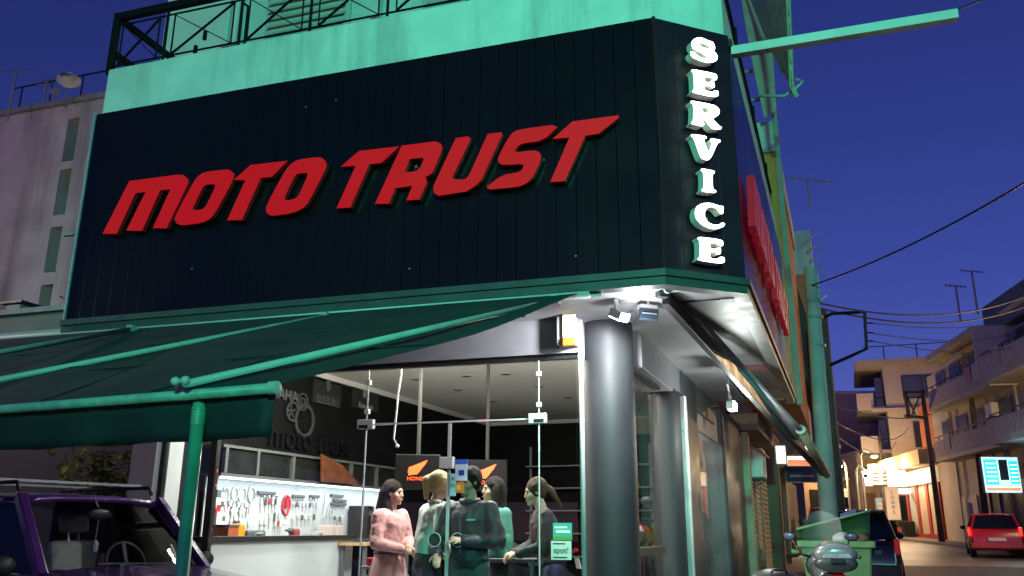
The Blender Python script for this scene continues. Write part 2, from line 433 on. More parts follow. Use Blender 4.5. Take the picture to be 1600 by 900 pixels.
# upper storey wall, set back
b = MB(); b.box(FR, 0.5, 5.9, 1.2, 1.45, 5.33, 9.5); b.build('upper_wall', m_wall_up, shop)
b = MB(); b.box(SD, 1.0, 12.5, 0.9, 1.15, 5.33, 9.5); b.build('upper_wall', mat('upper_side_wall', (0.42, 0.40, 0.33), 0.8, var=0.15, stain=(0.2, 0.19, 0.15), sscale=1.0), shop)
b = MB()
for (a0, a1) in ((3.45, 4.42), (1.6, 2.5)):
    sh = MB(); sh.box(FR, a0 - 0.05, a1 + 0.05, 1.165, 1.198, 5.7, 8.4); fr_ = sh.build('shutter', mat('shutter_wood', (0.36, 0.40, 0.36), 0.6, var=0.1), shop)
    z = 5.76
    sl = MB().hexa([FR(a0, 1.115, 0), FR(a1, 1.115, 0), FR(a1, 1.163, 0.055), FR(a0, 1.163, 0.055), FR(a0, 1.12, 0.012), FR(a1, 1.12, 0.012), FR(a1, 1.163, 0.067), FR(a0, 1.163, 0.067)]).mesh('slat'); sl.materials.append(MATS['shutter_wood'])
    while z < 8.3:
        so = bpy.data.objects.new('slat', sl); COL.objects.link(so); setparent(so, fr_); so.matrix_basis = Matrix.Translation((0, 0, z)); z += 0.098
b = MB(); b.box(FR, 4.78, 4.86, 1.08, 1.197, 5.34, 9.4); b.box(FR, 3.02, 3.10, 1.08, 1.197, 5.34, 9.4); b.build('wall_pilaster', m_wall_up, shop)
b = MB(); b.tube([FR(4.95, 1.12, 5.33), FR(4.95, 1.12, 9.4)], 0.045); b.build('downpipe', m_wall_up, shop)

# ------------------------------------------------------------------ balcony railing of the upper storey
m_rail = mat('railing_black', (.004, .004, .004), .6, spec=.15)
rl = thing('balcony_railing', 'black metal balcony railing with crossed bars above the sign', 'railing', tuple(FR(2.5, 0.12, 5.8)))
d_ = 0.12
b = MB(); b.bar(FR(5.50, d_, 6.46), FR(0.45, d_, 6.46), 0.06, 0.075); b.bar(FR(5.50, d_, 6.5), FR(5.50, d_, 5.80), 0.06, 0.06)
b.bar(FR(5.50, d_, 6.05), FR(5.50, 1.15, 6.05), 0.05, 0.06); b.bar(FR(5.50, d_, 6.46), FR(5.50, 1.15, 6.46), 0.05, 0.06)
b.build('handrail', m_rail, rl)
b = MB(); b.bar(FR(5.5, d_, 6.36), FR(0.45, d_, 6.36), 0.014, 0.014); b.bar(FR(5.5, d_, 5.89), FR(0.45, d_, 5.89), 0.014, 0.014)
b.bar(FR(5.5, d_, 5.89), FR(5.5, 1.15, 5.89), 0.014, 0.014); b.build('rail', m_rail, rl)
posts = [4.86, 3.98, 3.20, 2.40, 1.62, 0.85]
prev = 5.5
for i, a in enumerate(posts):
    b = MB(); b.bar(FR(a, d_, 5.795), FR(a, d_, 6.46), 0.024, 0.024); b.build('post', m_rail, rl)
    if i == 1:
        b = MB(); b.tube([FR(a - 0.07, d_, 5.795), FR(a - 0.07, d_, 6.27), FR(a - 0.02, d_, 6.31)], 0.014, 6); b.build('post_brace', m_rail, rl)
    l0, l1 = prev - 0.09, a + 0.09
    b = MB()
    b.bar(FR(l0, d_, 5.89), FR(l0, d_, 6.36), 0.013, 0.013); b.bar(FR(l1, d_, 5.89), FR(l1, d_, 6.36), 0.013, 0.013)
    b.bar(FR(l0, d_, 5.90), FR(l1, d_, 6.35), 0.017, 0.017); b.bar(FR(l0, d_ + .012, 6.35), FR(l1, d_ + .012, 5.90), 0.009, 0.009)
    b.build('cross_panel', m_rail, rl); prev = a
b = MB()
for k in range(2):
    b.bar(FR(5.5, 0.25 + k * .45, 5.89), FR(5.5, 0.65 + k * .45, 6.03), 0.012, 0.012); b.bar(FR(5.5, 0.25 + k * .45, 6.03), FR(5.5, 0.65 + k * .45, 5.89), 0.012, 0.012)
b.build('cross_panel', m_rail, rl)
for (x, y) in ((320, 55), (305, 78)):
    a, z = on_FR(x, y, 0.14); b = MB(); b.box(FR, a - 0.015, a + 0.015, 0.13, 0.155, z - 0.05, z + 0.05); b.build('cleat', m_rail, rl)

rs = thing('balcony_railing', 'black sheet covered railing along the side balcony', 'railing', tuple(SD(3, 0.1, 5.8)))
b = MB(); b.box(SD, 0.15, 12.0, 0.12, 0.135, 5.84, 6.62); b.build('cover_sheet', m_rail, rs)
b = MB(); b.bar(SD(0.1, 0.13, 6.66), SD(12, 0.13, 6.66), 0.05, 0.05); b.build('handrail', m_rail, rs)
for k in range(7):
    b = MB(); b.bar(SD(0.2 + k * 1.9, 0.1, 5.79), SD(0.2 + k * 1.9, 0.1, 6.66), 0.03, 0.03); b.build('post', m_rail, rs)

# ------------------------------------------------------------------ the big red letters, traced on the fascia
def tr(pts, ox, oy, s): return [(ox + x / s, oy + y / s) for x, y in pts]
L1, L2, L3, L4, L5 = (150, 240, 6.43), (340, 220, 6.43), (510, 190, 6.0), (660, 180, 6.43), (820, 165, 6.667)
GL = []
GL.append(('M', [tr([(65, 805), (335, 275), (830, 210), (880, 216), (922, 256), (922, 300), (705, 750), (570, 748), (750, 355), (640, 368), (458, 775), (305, 772), (500, 383), (392, 397), (203, 806)], *L1)]))
GL.append(('O', [[(272.1, 341.1), (285, 316), (298.5, 291.3), (307.1, 277.3), (318, 268.8), (355.5, 264.3), (361, 267), (365.7, 271.3), (363.3, 282.2), (335.1, 333.3), (327.3, 341.9), (314.9, 348.1), (283.7, 352.3), (275.2, 348.9)],
                 [(321.1, 288.2), (335.1, 287.4), (336.6, 291.3), (322.6, 320.9), (316.4, 327.1), (304, 328.6), (300.5, 326), (301.5, 323), (316, 292.5)]]))
GL.append(('T', [[(365.7, 280.7), (391.3, 257.8), (448.9, 251.1), (424, 276), (406.9, 277.9), (377.3, 343.6), (354.8, 344.1), (383.5, 281.4)]]))
GL.append(('O', [tr([(483, 690), (495, 640), (660, 330), (715, 250), (800, 190), (1020, 160), (1075, 190), (1095, 235), (1085, 280), (910, 620), (850, 680), (750, 725), (545, 755), (500, 735)], *L2),
                 tr([(790, 330), (900, 318), (905, 345), (820, 540), (780, 580), (700, 600), (668, 585), (672, 562), (762, 370)], *L2)]))
GL.append(('T', [tr([(135, 422), (305, 275), (680, 232), (515, 385), (400, 400), (222, 803), (95, 812), (275, 412)], *L3)]))
GL.append(('R', [tr([(455, 770), (705, 225), (1020, 185), (1070, 205), (1085, 240), (1070, 300), (1000, 460), (985, 485), (925, 520), (935, 545), (940, 570), (870, 728), (750, 738), (805, 600), (645, 622), (585, 768)], *L3),
                 tr([(780, 350), (905, 335), (910, 355), (880, 430), (840, 465), (730, 478)], *L3)]))
GL.append(('U', [tr([(110, 740), (115, 700), (335, 230), (460, 212), (485, 235), (300, 620), (310, 640), (400, 648), (440, 635), (475, 590), (655, 188), (790, 170), (803, 190), (590, 650), (540, 700), (440, 765), (160, 808), (120, 785)], *L4)]))
GL.append(('S', [tr([(605, 750), (800, 600), (960, 575), (1000, 550), (1025, 487), (800, 500), (765, 475), (755, 430), (860, 235), (900, 180), (960, 145)], *L4) + [(876.2, 193.2), (848.5, 219.3)] + tr([(1000, 282), (945, 320), (920, 375), (1130, 350), (1180, 375), (1197, 430), (1110, 620), (1050, 680), (960, 720)], *L4)]))
GL.append(('T', [tr([(290, 345), (495, 165), (978, 100), (972, 130), (770, 290), (630, 312), (415, 785), (265, 795), (465, 330)], *L5)]))
STAND, THK = 0.035, 0.05
def round_loop(l, k=1):
    for _ in range(k):
        out = []
        for i in range(len(l)):
            p, q = Vector(l[i]), Vector(l[(i + 1) % len(l)]); out += [tuple(p.lerp(q, 0.2)), tuple(p.lerp(q, 0.8))]
        l = out
    return l
words = {}
pts_all = []
front_uv = []
for ch, loops in GL:
    uv = []
    for l in loops:
        uv.append([on_FR(x, y, -(STAND + THK)) for x, y in l])
    if ch in 'OS': uv = [round_loop(l) for l in uv]
    front_uv.append((ch, uv))
desc = {0: 'first letter of the first word', 1: 'between M and T', 2: 'third letter of the first word', 3: 'last letter of the first word',
        4: 'first letter of the second word', 5: 'right of the first T of the second word', 6: 'between R and S', 7: 'before the last T', 8: 'last letter of the sign'}
sgn = thing('shop_sign', 'big slanted red letters MOTO TRUST on the black front fascia', 'sign', tuple(FR(2.6, -0.05, 3.9)))
def letter_parts(root, uv, O, u, nout, face, side, stand, thk, k=1.0):
    f = MB().prism(uv, O + nout * (stand + thk - 0.006), u, UP, nout, 0.006); fo = f.build('letter', face, root)
    s_ = MB().prism(uv, O + nout * stand, u, UP, nout, thk - 0.007); so = s_.build('letter_return', side, fo)
    return fo
for i, (ch, uv) in enumerate(front_uv):
    fo = letter_parts(sgn, uv, C1.copy(), uf, -nf, m_red, m_redside, STAND, THK)
    b = MB()
    us_ = [p[0] for p in uv[0]]; vs_ = [p[1] for p in uv[0]]; cu, cv = sum(us_) / len(us_), sum(vs_) / len(vs_)
    b.lathe(FR(cu + 0.05, 0.0, cv + 0.1), -nf, [(0.012, 0.0), (0.012, STAND)], 6); b.build('stud', m_steel, sgn)
for k, (x, y) in enumerate(((478, 167), (525, 157), (640, 420), (850, 250), (300, 420), (900, 400))):
    p = onplane(x, y, FR(0, -.002, 0), nf); MB().lathe(p, -nf, [(.009, 0), (.007, .004)], 8).build('screw', m_steel, shop)
# same letters on the street side
amin = min(p[0] for c, uv in front_uv for p in uv[0]); amax = max(p[0] for c, uv in front_uv for p in uv[0])
vmin = min(p[1] for c, uv in front_uv for p in uv[0]); vmax = max(p[1] for c, uv in front_uv for p in uv[0])
a0s, z1s = on_SD(1174, 258, -0.1); a1s, _ = on_SD(1231, 470, -0.1)
_, z0s = on_SD(1180, 350, -0.1)
sg2 = thing('shop_sign', 'red letters MOTO TRUST on the side fascia facing the street', 'sign', tuple(SD(3, -0.05, 3.9)))
A0, A1, Z0, Z1 = 0.22, 4.7, 3.66, 4.22
for i, (ch, uv) in enumerate(front_uv):
    uv2 = [[(A0 + (amax - p[0]) / (amax - amin) * (A1 - A0), Z0 + (p[1] - vmin) / (vmax - vmin) * (Z1 - Z0)) for p in l] for l in uv]
    letter_parts(sg2, uv2, C2.copy(), us, -ns, m_redside2, m_redside2, 0.03, 0.06)
    us_ = [p[0] for p in uv2[0]]; b = MB(); b.lathe(SD(sum(us_) / len(us_), 0, (Z0 + Z1) / 2), -ns, [(0.012, 0), (0.012, 0.03)], 6); b.build('stud', m_steel, sg2)

# ------------------------------------------------------------------ SERVICE, lit letters on the chamfer
S1, S2 = (1060, 45, 5.0), (1060, 200, 4.0)
SV = []
SV.append(('S', [tr([(105, 105), (120, 80), (160, 65), (200, 75), (240, 95), (265, 100), (285, 130), (285, 165), (265, 160), (235, 125), (190, 105), (165, 110), (165, 125), (190, 145), (260, 165), (295, 190), (308, 220), (300, 245), (270, 260), (225, 262), (180, 250), (150, 235), (120, 228), (98, 200), (98, 175), (120, 178), (150, 210), (190, 232), (225, 228), (225, 210), (195, 190), (140, 165), (112, 145)], *S1)]))
SV.append(('E', [tr([(108, 315), (240, 340), (300, 355), (302, 395), (285, 400), (265, 380), (205, 370), (205, 410), (240, 420), (262, 405), (278, 412), (285, 455), (265, 460), (245, 445), (205, 440), (205, 480), (260, 495), (285, 480), (312, 485), (312, 525), (270, 530), (112, 495), (112, 480), (128, 475), (122, 340), (105, 330)], *S1)]))
SV.append(('R', [tr([(100, 560), (235, 585), (290, 600), (322, 630), (320, 665), (290, 690), (262, 695), (315, 755), (340, 770), (335, 782), (290, 785), (255, 770), (205, 700), (192, 690), (195, 735), (205, 745), (190, 760), (105, 740), (105, 725), (120, 720), (122, 590), (100, 575)], *S1), tr([(190, 605), (230, 615), (245, 635), (235, 655), (190, 655)], *S1)]))
SV.append(('V', [tr([(82, 38), (165, 48), (180, 60), (158, 72), (190, 160), (215, 95), (200, 75), (205, 65), (265, 75), (262, 88), (245, 92), (205, 185), (185, 200), (160, 195), (140, 180), (98, 60), (82, 50)], *S2)]))
SV.append(('I', [tr([(145, 252), (228, 268), (225, 283), (212, 288), (215, 380), (235, 390), (235, 405), (150, 395), (150, 380), (162, 372), (160, 275), (145, 268)], *S2)]))
SV.append(('C', [tr([(280, 535), (265, 535), (245, 505), (215, 490), (185, 495), (165, 520), (165, 560), (185, 590), (220, 605), (255, 605), (275, 590), (292, 598), (285, 615), (245, 630), (200, 628), (150, 605), (115, 570), (105, 530), (115, 490), (150, 470), (200, 468), (245, 482), (265, 488), (283, 488)], *S2)]))
SV.append(('E', [tr([(125, 680), (230, 692), (278, 703), (280, 735), (265, 738), (245, 722), (200, 715), (200, 752), (230, 758), (250, 745), (265, 750), (265, 785), (250, 790), (232, 775), (200, 770), (200, 815), (240, 820), (262, 805), (288, 808), (290, 840), (255, 845), (125, 825), (125, 812), (138, 805), (135, 700), (125, 695)], *S2)]))
sg3 = thing('shop_sign', 'lit white letters SERVICE stacked down the building corner', 'sign', tuple(CH(0.35, -0.05, 3.4)))
for ch, loops in SV:
    uv = []
    for l in loops:
        l2 = []
        for x, y in l:
            p = onplane(x, y, CH(0, -0.11, 0), nc); l2.append(((p - C1).dot(uc), p.z))
        uv.append(round_loop(l2))
    letter_parts(sg3, uv, C1.copy(), uc, -nc, m_lit, m_ret, 0.03, 0.08)
    cu = sum(p[0] for p in uv[0]) / len(uv[0]); cv = sum(p[1] for p in uv[0]) / len(uv[0])
    b = MB(); b.lathe(CH(cu, 0, cv), -nc, [(0.012, 0), (0.012, 0.03)], 6); b.build('stud', m_steel, sg3)
# ------------------------------------------------------------------ shop front: columns, beams, glass
FLZ = 0.17; GD = 1.15
colP = Vector((0.86, 7.45, 0))
b = MB(); b.lathe(colP, UP, [(0.23, 0.1), (0.23, 3.18)], 40); b.build('column', m_colm, shop, auto=True)
b = MB(); b.box(FR, 0.9, FL, 1.08, 1.40, 2.86, 3.18); b.build('front_beam', mat('beam_paint', (0.22, 0.22, 0.235), 0.5, var=0.08), shop)
b = MB(); b.box(SD, 1.35, SL, 1.10, 1.42, 2.84, 3.18); b.build('side_beam', MATS['beam_paint'], shop, bevel=0.01)
b = MB(); b.box(FR, 0.93, FL - 0.3, GD - 0.02, GD + 0.02, 2.82, 2.86); b.build('window_head', m_blackmetal, shop)
b = MB(); b.box(FR, 5.17, 5.46, 1.05, 1.45, 0.1, 2.86); b.build('end_pilaster', mat('light_grey_panel', (0.42, 0.43, 0.44), 0.5, var=0.06), shop)
# panes: fixed glass and transom lights
def pane(a0, a1, z0, z1, d=GD, F_=None):
    F_ = F_ or FR
    return MB().box(F_, a0, a1, d - 0.005, d + 0.005, z0, z1).build('glass_pane', m_glass, shop)
pane(0.95, 1.272, FLZ + .02, 2.815); pane(1.284, 2.928, 2.32, 2.815); pane(2.94, 4.51, FLZ + .02, 2.815); pane(4.60, 5.15, FLZ + .02, 2.815)
b = MB(); b.box(FR, 4.52, 4.59, GD - 0.03, GD + 0.03, 0.1, 2.82); b.build('mullion', m_blackmetal, shop)
b = MB(); b.box(FR, 5.12, 5.165, GD - 0.03, GD + 0.03, 0.1, 2.82); b.build('mullion', m_blackmetal, shop)
b = MB(); b.box(FR, 0.93, 5.17, GD - 0.05, GD + 0.05, 0.1, FLZ); b.build('threshold', m_blackmetal, shop)
m_edge = mat('glass_edge', (0.55, 0.60, 0.58), 0.3)
for q in (1.273, 2.929): MB().box(FR, q, q + .01, GD - 0.008, GD + 0.008, FLZ, 2.82).build('glass_joint', m_edge, shop)
b = MB(); b.box(FR, 1.284, 2.928, GD - 0.007, GD + 0.007, 2.303, 2.317); b.build('transom_edge', m_edge, shop)
for (a0, a1) in ((1.21, 1.37), (2.86, 3.02)):
    b = MB(); b.box(FR, a0, a1, GD - 0.025, GD + 0.025, 2.27, 2.355); po = b.build('patch_fitting', mat('fitting', (0.66, 0.66, 0.64), 0.35, 0.3), shop, bevel=0.004)
    b = MB(); b.box(FR, a0 + (0.05 if a0 > 2 else 0.02), a1 - (0.02 if a0 > 2 else 0.05), GD - 0.027, GD + 0.027, 2.277, 2.305); b.build('lock_plate', m_blackmetal, po)
    for z in (2.43, 2.70):
        b = MB(); c_ = 1.278 if a0 < 2 else 2.934; b.box(FR, c_ - 0.022, c_ + 0.022, GD - 0.02, GD + 0.02, z - 0.022, z + 0.022); b.build('glass_clamp', MATS['fitting'], shop, bevel=0.004)
door = []
for (a0, a1, hs) in ((1.288, 2.10, 2.06), (2.112, 2.924, 2.15)):
    dr = MB().box(FR, a0, a1, GD - 0.005, GD + 0.005, FLZ + 0.01, 2.30).build('glass_door', m_glass, shop)
    b = MB(); e = a1 if a1 < 2.2 else a0; b.box(FR, e - 0.008, e + 0.008, GD - 0.008, GD + 0.008, FLZ + 0.01, 2.295); b.build('door_edge', MATS['fitting'], dr)
    b = MB(); e2 = e + (-0.10 if a1 < 2.2 else 0.10)
    b.lathe(FR(e2, GD - 0.012, 1.30), -nf, [(0.062, 0), (0.062, 0.01), (0.05, 0.014)], 20); b.build('door_pull', mat('green_black', (0.02, 0.05, 0.04), 0.2), dr)
    b = MB()
    for k in range(24):
        t0, t1 = 2 * pi * k / 24, 2 * pi * (k + 1) / 24; cc = FR(e2, GD - 0.03, 1.30)
        b.bar(cc + uf * (.058 * cos(t0)) + UP * (.058 * sin(t0)), cc + uf * (.058 * cos(t1)) + UP * (.058 * sin(t1)), 0.006, 0.006)
    b.build('pull_ring', MATS['fitting'], dr)
b = MB(); b.box(FR, 2.06, 2.19, GD - 0.03, GD + 0.03, 1.90, 2.0); b.build('door_lock', MATS['fitting'], shop, bevel=0.005)
# papers stuck to the glass
def poster(px0, py0, px1, py1, bandsl, label, name='window_sticker', d=GD - 0.0095):
    (a0, z1), (a1, z0) = on_FR(px0, py0, d), on_FR(px1, py1, d)
    t = thing(name, label, 'sticker', tuple(FR((a0 + a1) / 2, d, z0)))
    lo, hi = min(a0, a1), max(a0, a1)
    for k, (f0, f1, g0, g1, m, nm) in enumerate(bandsl):
        e = 0.0006 * (k > 0) + 0.0005 * k
        MB().box(FR, hi - (hi - lo) * f0, hi - (hi - lo) * f1, d - 0.002 - e, d + 0.002, z1 - (z1 - z0) * g0, z1 - (z1 - z0) * g1).build(nm, m, t)
    return t, lo, hi, z0, z1
P_ = lambda n_, c: mat(n_, c, 0.5)
st, lo, hi, z0, z1 = poster(864, 817, 894, 844, [(0, 1, 0, 1, P_('poster_teal', (0.05, 0.42, 0.32)), 'sheet'), (0.08, 0.75, 0.2, 0.32, P_('paper', (0.75, 0.78, 0.74)), 'print'), (0.15, 0.9, 0.42, 0.6, P_('paper', (0.75, .78, .74)), 'print'), (0, 1, 0.78, 1, P_('poster_green', (0.10, 0.35, 0.10)), 'print')], 'teal and green square sticker on the glass beside the column')
st, lo, hi, z0, z1 = poster(861, 845, 893, 875, [(0, 1, 0, 1, P_('paper_green', (0.55, 0.72, 0.60)), 'sheet'), (0.1, 0.7, 0.12, 0.18, P_('ink', (0.02, 0.02, 0.02)), 'print'), (0.1, 0.8, 0.84, 0.9, P_('ink', (.02, .02, .02)), 'print')], 'pale sticker lettered spot! on the glass below the teal sticker')
text_mb('spot!', FR((lo + hi) / 2, GD - 0.0135, (z0 + z1) / 2), -uf, UP, -nf, 0.064, 0.001).build('lettering', P_('ink', (.02, .02, .02)), st)
poster(703, 740, 712, 775, [(0, 1, 0, 1, P_('paper_cyan', (0.30, 0.62, 0.62)), 'sheet'), (0.2, 0.8, 0.15, 0.3, P_('poster_teal', (.05, .42, .32)), 'print'), (0.2, 0.8, 0.45, 0.6, P_('poster_teal', (.05, .42, .32)), 'print')], 'narrow pale cyan sticker on the door below the lock')
poster(712, 718, 730, 751, [(0, 1, 0, 1, P_('paper_blue', (0.50, 0.62, 0.75)), 'sheet'), (0, 1, 0, 0.22, P_('print_blue', (0.04, 0.12, 0.55)), 'print'), (0.3, 0.75, 0.5, 0.75, P_('print_navy', (0.02, 0.06, 0.25)), 'print')], 'pale blue sticker with a dark blue band on the glass door')
poster(712, 753, 725, 770, [(0, 1, 0, 1, P_('print_orange', (0.60, 0.16, 0.05)), 'sheet'), (0.1, 0.6, 0.25, 0.75, P_('print_yellow', (0.75, 0.45, 0.05)), 'print')], 'small orange and yellow card sticker on the door')

# street side: pilasters, glazing, far pilaster
def sd_a(x, y=760, d=1.15): return on_SD(x, y, d)[0]
a1_, a2_ = sd_a(1040), sd_a(1086); am = sd_a(1062)
b = MB(); b.lathe(SD((a1_ + am) / 2 + .1, 1.22, 0), UP, [(0.17, 0.1), (0.17, 2.85)], 28); b.build('pilaster', m_colm, shop, auto=True)
b = MB(); b.box(SD, am + 0.05, a2_, 1.07, 1.45, 0.1, 3.165); b.build('pilaster', m_dark, shop, bevel=0.05)
b = MB(); b.box(SD, am - 0.02, am + 0.03, 1.03, 1.10, 0.1, 2.84); b.build('pilaster_joint', m_alu, shop)
a3_, a4_ = sd_a(1125), sd_a(1154)
b = MB(); b.box(SD, a3_, a4_, 1.05, 1.5, 0.1, 3.165); b.build('pilaster', m_dark, shop, bevel=0.04)
for (q0, q1) in ((1.25, a1_ - 0.02), (a2_ + 0.02, a3_ - 0.02)):
    MB().box(SD, q0, q1, 1.195, 1.205, 0.3, 2.79).build('glass_pane', glass('side_glass', (.92, .95, .94), .35), shop)
    b = MB(); b.box(SD, q0, q1, 1.16, 1.24, 2.80, 2.84); b.build('window_head', m_blackmetal, shop)
b = MB(); b.bar(SD(1.25, 1.2, 1.20), SD(a1_, 1.2, 1.20), 0.05, 0.07); b.build('window_rail', mat('brown_bar', (0.06, 0.035, 0.03), 0.5), shop)
b = MB(); b.box(SD, a2_ + 0.05, a3_ - 0.1, 1.13, 1.17, 2.62, 3.1); b.build('white_panel', mat('white_panel', (0.6, 0.62, 0.58), 0.5), shop)

# ------------------------------------------------------------------ interior
inn_ = thing('shop_interior', 'dark walled shop room with a pale ceiling behind the glass', 'room', tuple(SD(4, 3.5, FLZ)))
inn_['kind'] = 'structure'
WD = 5.9; BK = 8.5
Fi = lambda a, d, z: SD(a, d, z)
P1 = FR(5.15, 1.3, 0); P2 = colP + Vector((0.0, 0.0, 0)); P3 = SD(9.2, 1.3, 0); P4 = SD(9.2, WD, 0)
P0 = SD((P1 - C2).dot(us) , WD, 0)
fl_ = [FR(5.12, 1.18, 0), FR(0.95, 1.18, 0), SD(1.6, 1.3, 0), SD(9.2, 1.3, 0), SD(9.2, WD, 0), SD(0.9, WD, 0)]
def slab(pts, z0, z1):
    n = len(pts); m_ = MB(); m_.add([p + UP * z0 for p in pts] + [p + UP * z1 for p in pts], [tuple(reversed(range(n))), tuple(range(n, 2 * n))] + [(i, (i + 1) % n, (i + 1) % n + n, i + n) for i in range(n)]); return m_
slab(fl_, 0.02, FLZ).build('floor', mat('shop_floor', (0.55, 0.53, 0.50), 0.3, var=0.15, scale=2), inn_)
slab(fl_, 3.40, 3.5).build('ceiling', mat('shop_ceiling', (0.62, 0.60, 0.56), 0.7, var=0.04), inn_)
m_bw = mat('interior_black_wall', (0.005, 0.005, 0.0055), 0.6, spec=.12, var=0.15, scale=3)
MB().box(SD, 0.6, 9.3, WD, WD + 0.15, 0.1, 3.4).build('wall', m_bw, inn_)
MB().box(SD, 9.2, 9.35, 1.3, WD + 0.1, 0.1, 3.4).build('wall', m_bw, inn_)
MB().box(SD, a4_ , 9.3, 1.25, 1.4, 0.1, 3.4).build('wall', m_bw, inn_)
MB().box(SD, 1.0, 9.2, WD - 0.04, WD, 3.33, 3.40).build('cornice', MATS['shop_ceiling'], inn_)
MB().box(SD, 9.16, 9.2, 1.45, WD, 3.33, 3.40).build('cornice', MATS['shop_ceiling'], inn_)
for (x, y) in ((650, 592), (729, 587), (790, 584), (716, 609), (842, 604), (771, 627), (888, 621)):
    p = atz(x, y, 3.399); t = thing('downlight', 'round recessed ceiling downlight, unlit, ' + {650: 'left of the near pole', 729: 'near the middle of the ceiling', 790: 'nearest the glass on the right', 716: 'between the two poles', 842: 'behind the right door joint', 771: 'above the far pole', 888: 'closest to the column'}[x], 'light', tuple(p), group='recessed ceiling lights')
    MB().lathe(p, -UP, [(0.075, 0), (0.075, 0.01), (0.055, 0.012)], 20).build('rim', m_greysteel, t); MB().lathe(p - UP * 0.0125, -UP, [(0.052, 0), (0.04, 0.002)], 16).build('lens', m_blackmetal, t)
for k, (a, d) in enumerate(((3.9, 2.25), (2.5, 2.15), (1.5, 2.3))):
    q = FR(a, d, 3.14); t = thing('tube_light', ['left', 'middle', 'right'][k] + ' lit ceiling tube light just inside the glass front', 'light', tuple(q), group='ceiling tube lights')
    MB().tube([q - uf * .5, q + uf * .5], .014, 10).build('tube', emis('tube_glow', (1, .96, .88), 5), t); MB().box(frame(q, uf, nf), -.52, .52, -.02, .02, .02, .04).build('fixture', m_white, t)
    for s_ in (-.4, .4): MB().tube([q + uf * s_ + UP * .04, q + uf * s_ + UP * .255], .006, 5).build('hanger', m_steel, t)
    lamp('tube_lamp', 'AREA', tuple(q - UP * .03), 52 if k < 2 else 42, (1, .96, .9), None, tuple(q - UP * 2), .9, sy=.06); lamp('tube_up', 'POINT', tuple(q - UP * .05), 160 if k == 0 else 125, (1, .93, .82), None, size=.1)
q = SD(4.2, 2.3, 3.30); t = thing('tube_light', 'lit ceiling tube light above the motorcycles by the side window', 'light', tuple(q), group='ceiling tube lights')
MB().tube([q - us * .5, q + us * .5], .014, 10).build('tube', MATS['tube_glow'], t); MB().box(frame(q, us, ns), -.52, .52, -.03, .03, .035, .1).build('fixture', m_white, t); lamp('tube_lamp', 'AREA', tuple(q - UP * .03), 95, (1, .97, .93), None, tuple(q - UP * 2), .9, sy=.06)
# wall mounted cabinets
cb = thing('wall_cabinet', 'row of dark glazed wall cabinets with grey frames above the tool board', 'cabinet', tuple(SD(3, 5.7, 1.97)))
zc0, zc1 = 1.95, 2.22
ca = [1.18, 1.72, 2.40, 3.06, 3.72, 4.40, 5.1]
MB().box(SD, 1.12, 5.2, 5.60, 5.88, zc0 - 0.03, zc0).build('shelf_bottom', mat('cabinet_frame', (.085, .09, .085), .5), cb); MB().box(SD, 1.12, 5.2, 5.60, 5.88, zc1, zc1 + 0.03).build('shelf_top', MATS['cabinet_frame'], cb)
for k in range(len(ca)):
    MB().box(SD, ca[k] - 0.022, ca[k] + 0.022, 5.595, 5.64, zc0 + .001, zc1 - .001).build('frame_upright', MATS['cabinet_frame'], cb)
    if k: MB().box(SD, ca[k - 1] + 0.03, ca[k] - 0.03, 5.63, 5.645, zc0 + 0.01, zc1 - 0.01).build('cabinet_door', mat('cabinet_door', (0.012, 0.013, 0.011), 0.3, spec=.2, var=0.2), cb)
t = thing('reflection_board', 'slanted orange brown panel standing in for a reflection on the wall cabinets', 'panel', tuple(SD(3.7, 5.5, 1.95)))
pp = [on_SD(x, y, 5.50) for x, y in ((503, 709), (536, 727), (562, 757), (503, 752))]
MB().prism([pp], SD(0, 5.50, 0), us, UP, ns, 0.02).build('board', mat('orange_reflection', (0.13, 0.04, 0.016), 0.4, var=0.3, scale=9), t)  # orange wedge imitates the lit wall reflected in the cabinets
# brand panels and decorations on the wall
def wall_panel(x0, y0, x1, y1, label, name='brand_panel', m=None):
    (a0, z1), (a1, z0) = on_SD(x0, y0, WD - 0.02), on_SD(x1, y1, WD - 0.02)
    t = thing(name, label, 'sign', tuple(SD((a0 + a1) / 2, WD - 0.02, z0)))
    MB().box(SD, a0, a1, WD - 0.03, WD - 0.003, z0, z1).build('board', m or mat('panel_charcoal', (0.014, 0.014, 0.015), 0.5), t)
    return t, (a0 + a1) / 2, (z0 + z1) / 2, a1 - a0, z1 - z0
m_lg = mat('panel_letter', (0.08, 0.08, 0.08), 0.4); m_spr = mat('sprocket_steel', (.045, .045, .045), .45)
t, ac, zc, wd, ht = wall_panel(400, 598, 466, 626, 'dark wall panel with grey letters YAMAHA partly behind the awning')
text_mb('YAMAHA', SD(ac, WD - 0.03, zc - 0.02), us, UP, -ns, 0.20, 0.006).build('lettering', m_lg, t)
t, ac, zc, wd, ht = wall_panel(491, 592, 531, 638, 'charcoal wall panel with the letters SUZUKI and an S emblem')
text_mb('SUZUKI', SD(ac, WD - 0.03, zc - 0.10), us, UP, -ns, 0.155, 0.006).build('lettering', m_lg, t)
sE = [(-.03, .10), (.03, .14), (.075, .10), (.03, .07), (.0, .09), (.07, .03), (.075, -.02), (.0, -.09), (-.075, -.03), (-.03, .0), (.0, -.025), (-.07, .03), (-.075, .07)]
MB().prism([[(x * .8, y * .8) for x, y in sE]], SD(ac, WD - 0.03, zc + 0.10), us, UP, -ns, 0.006).build('emblem', m_lg, t)
t, ac, zc, wd, ht = wall_panel(552, 603, 590, 645, 'charcoal wall panel with faint square emblem and the letters Kawasaki')
text_mb('Kawasaki', SD(ac, WD - 0.03, zc - 0.10), us, UP, -ns, 0.11, 0.006).build('lettering', mat('panel_letter_dim', (0.2, 0.2, 0.2), .5), t)
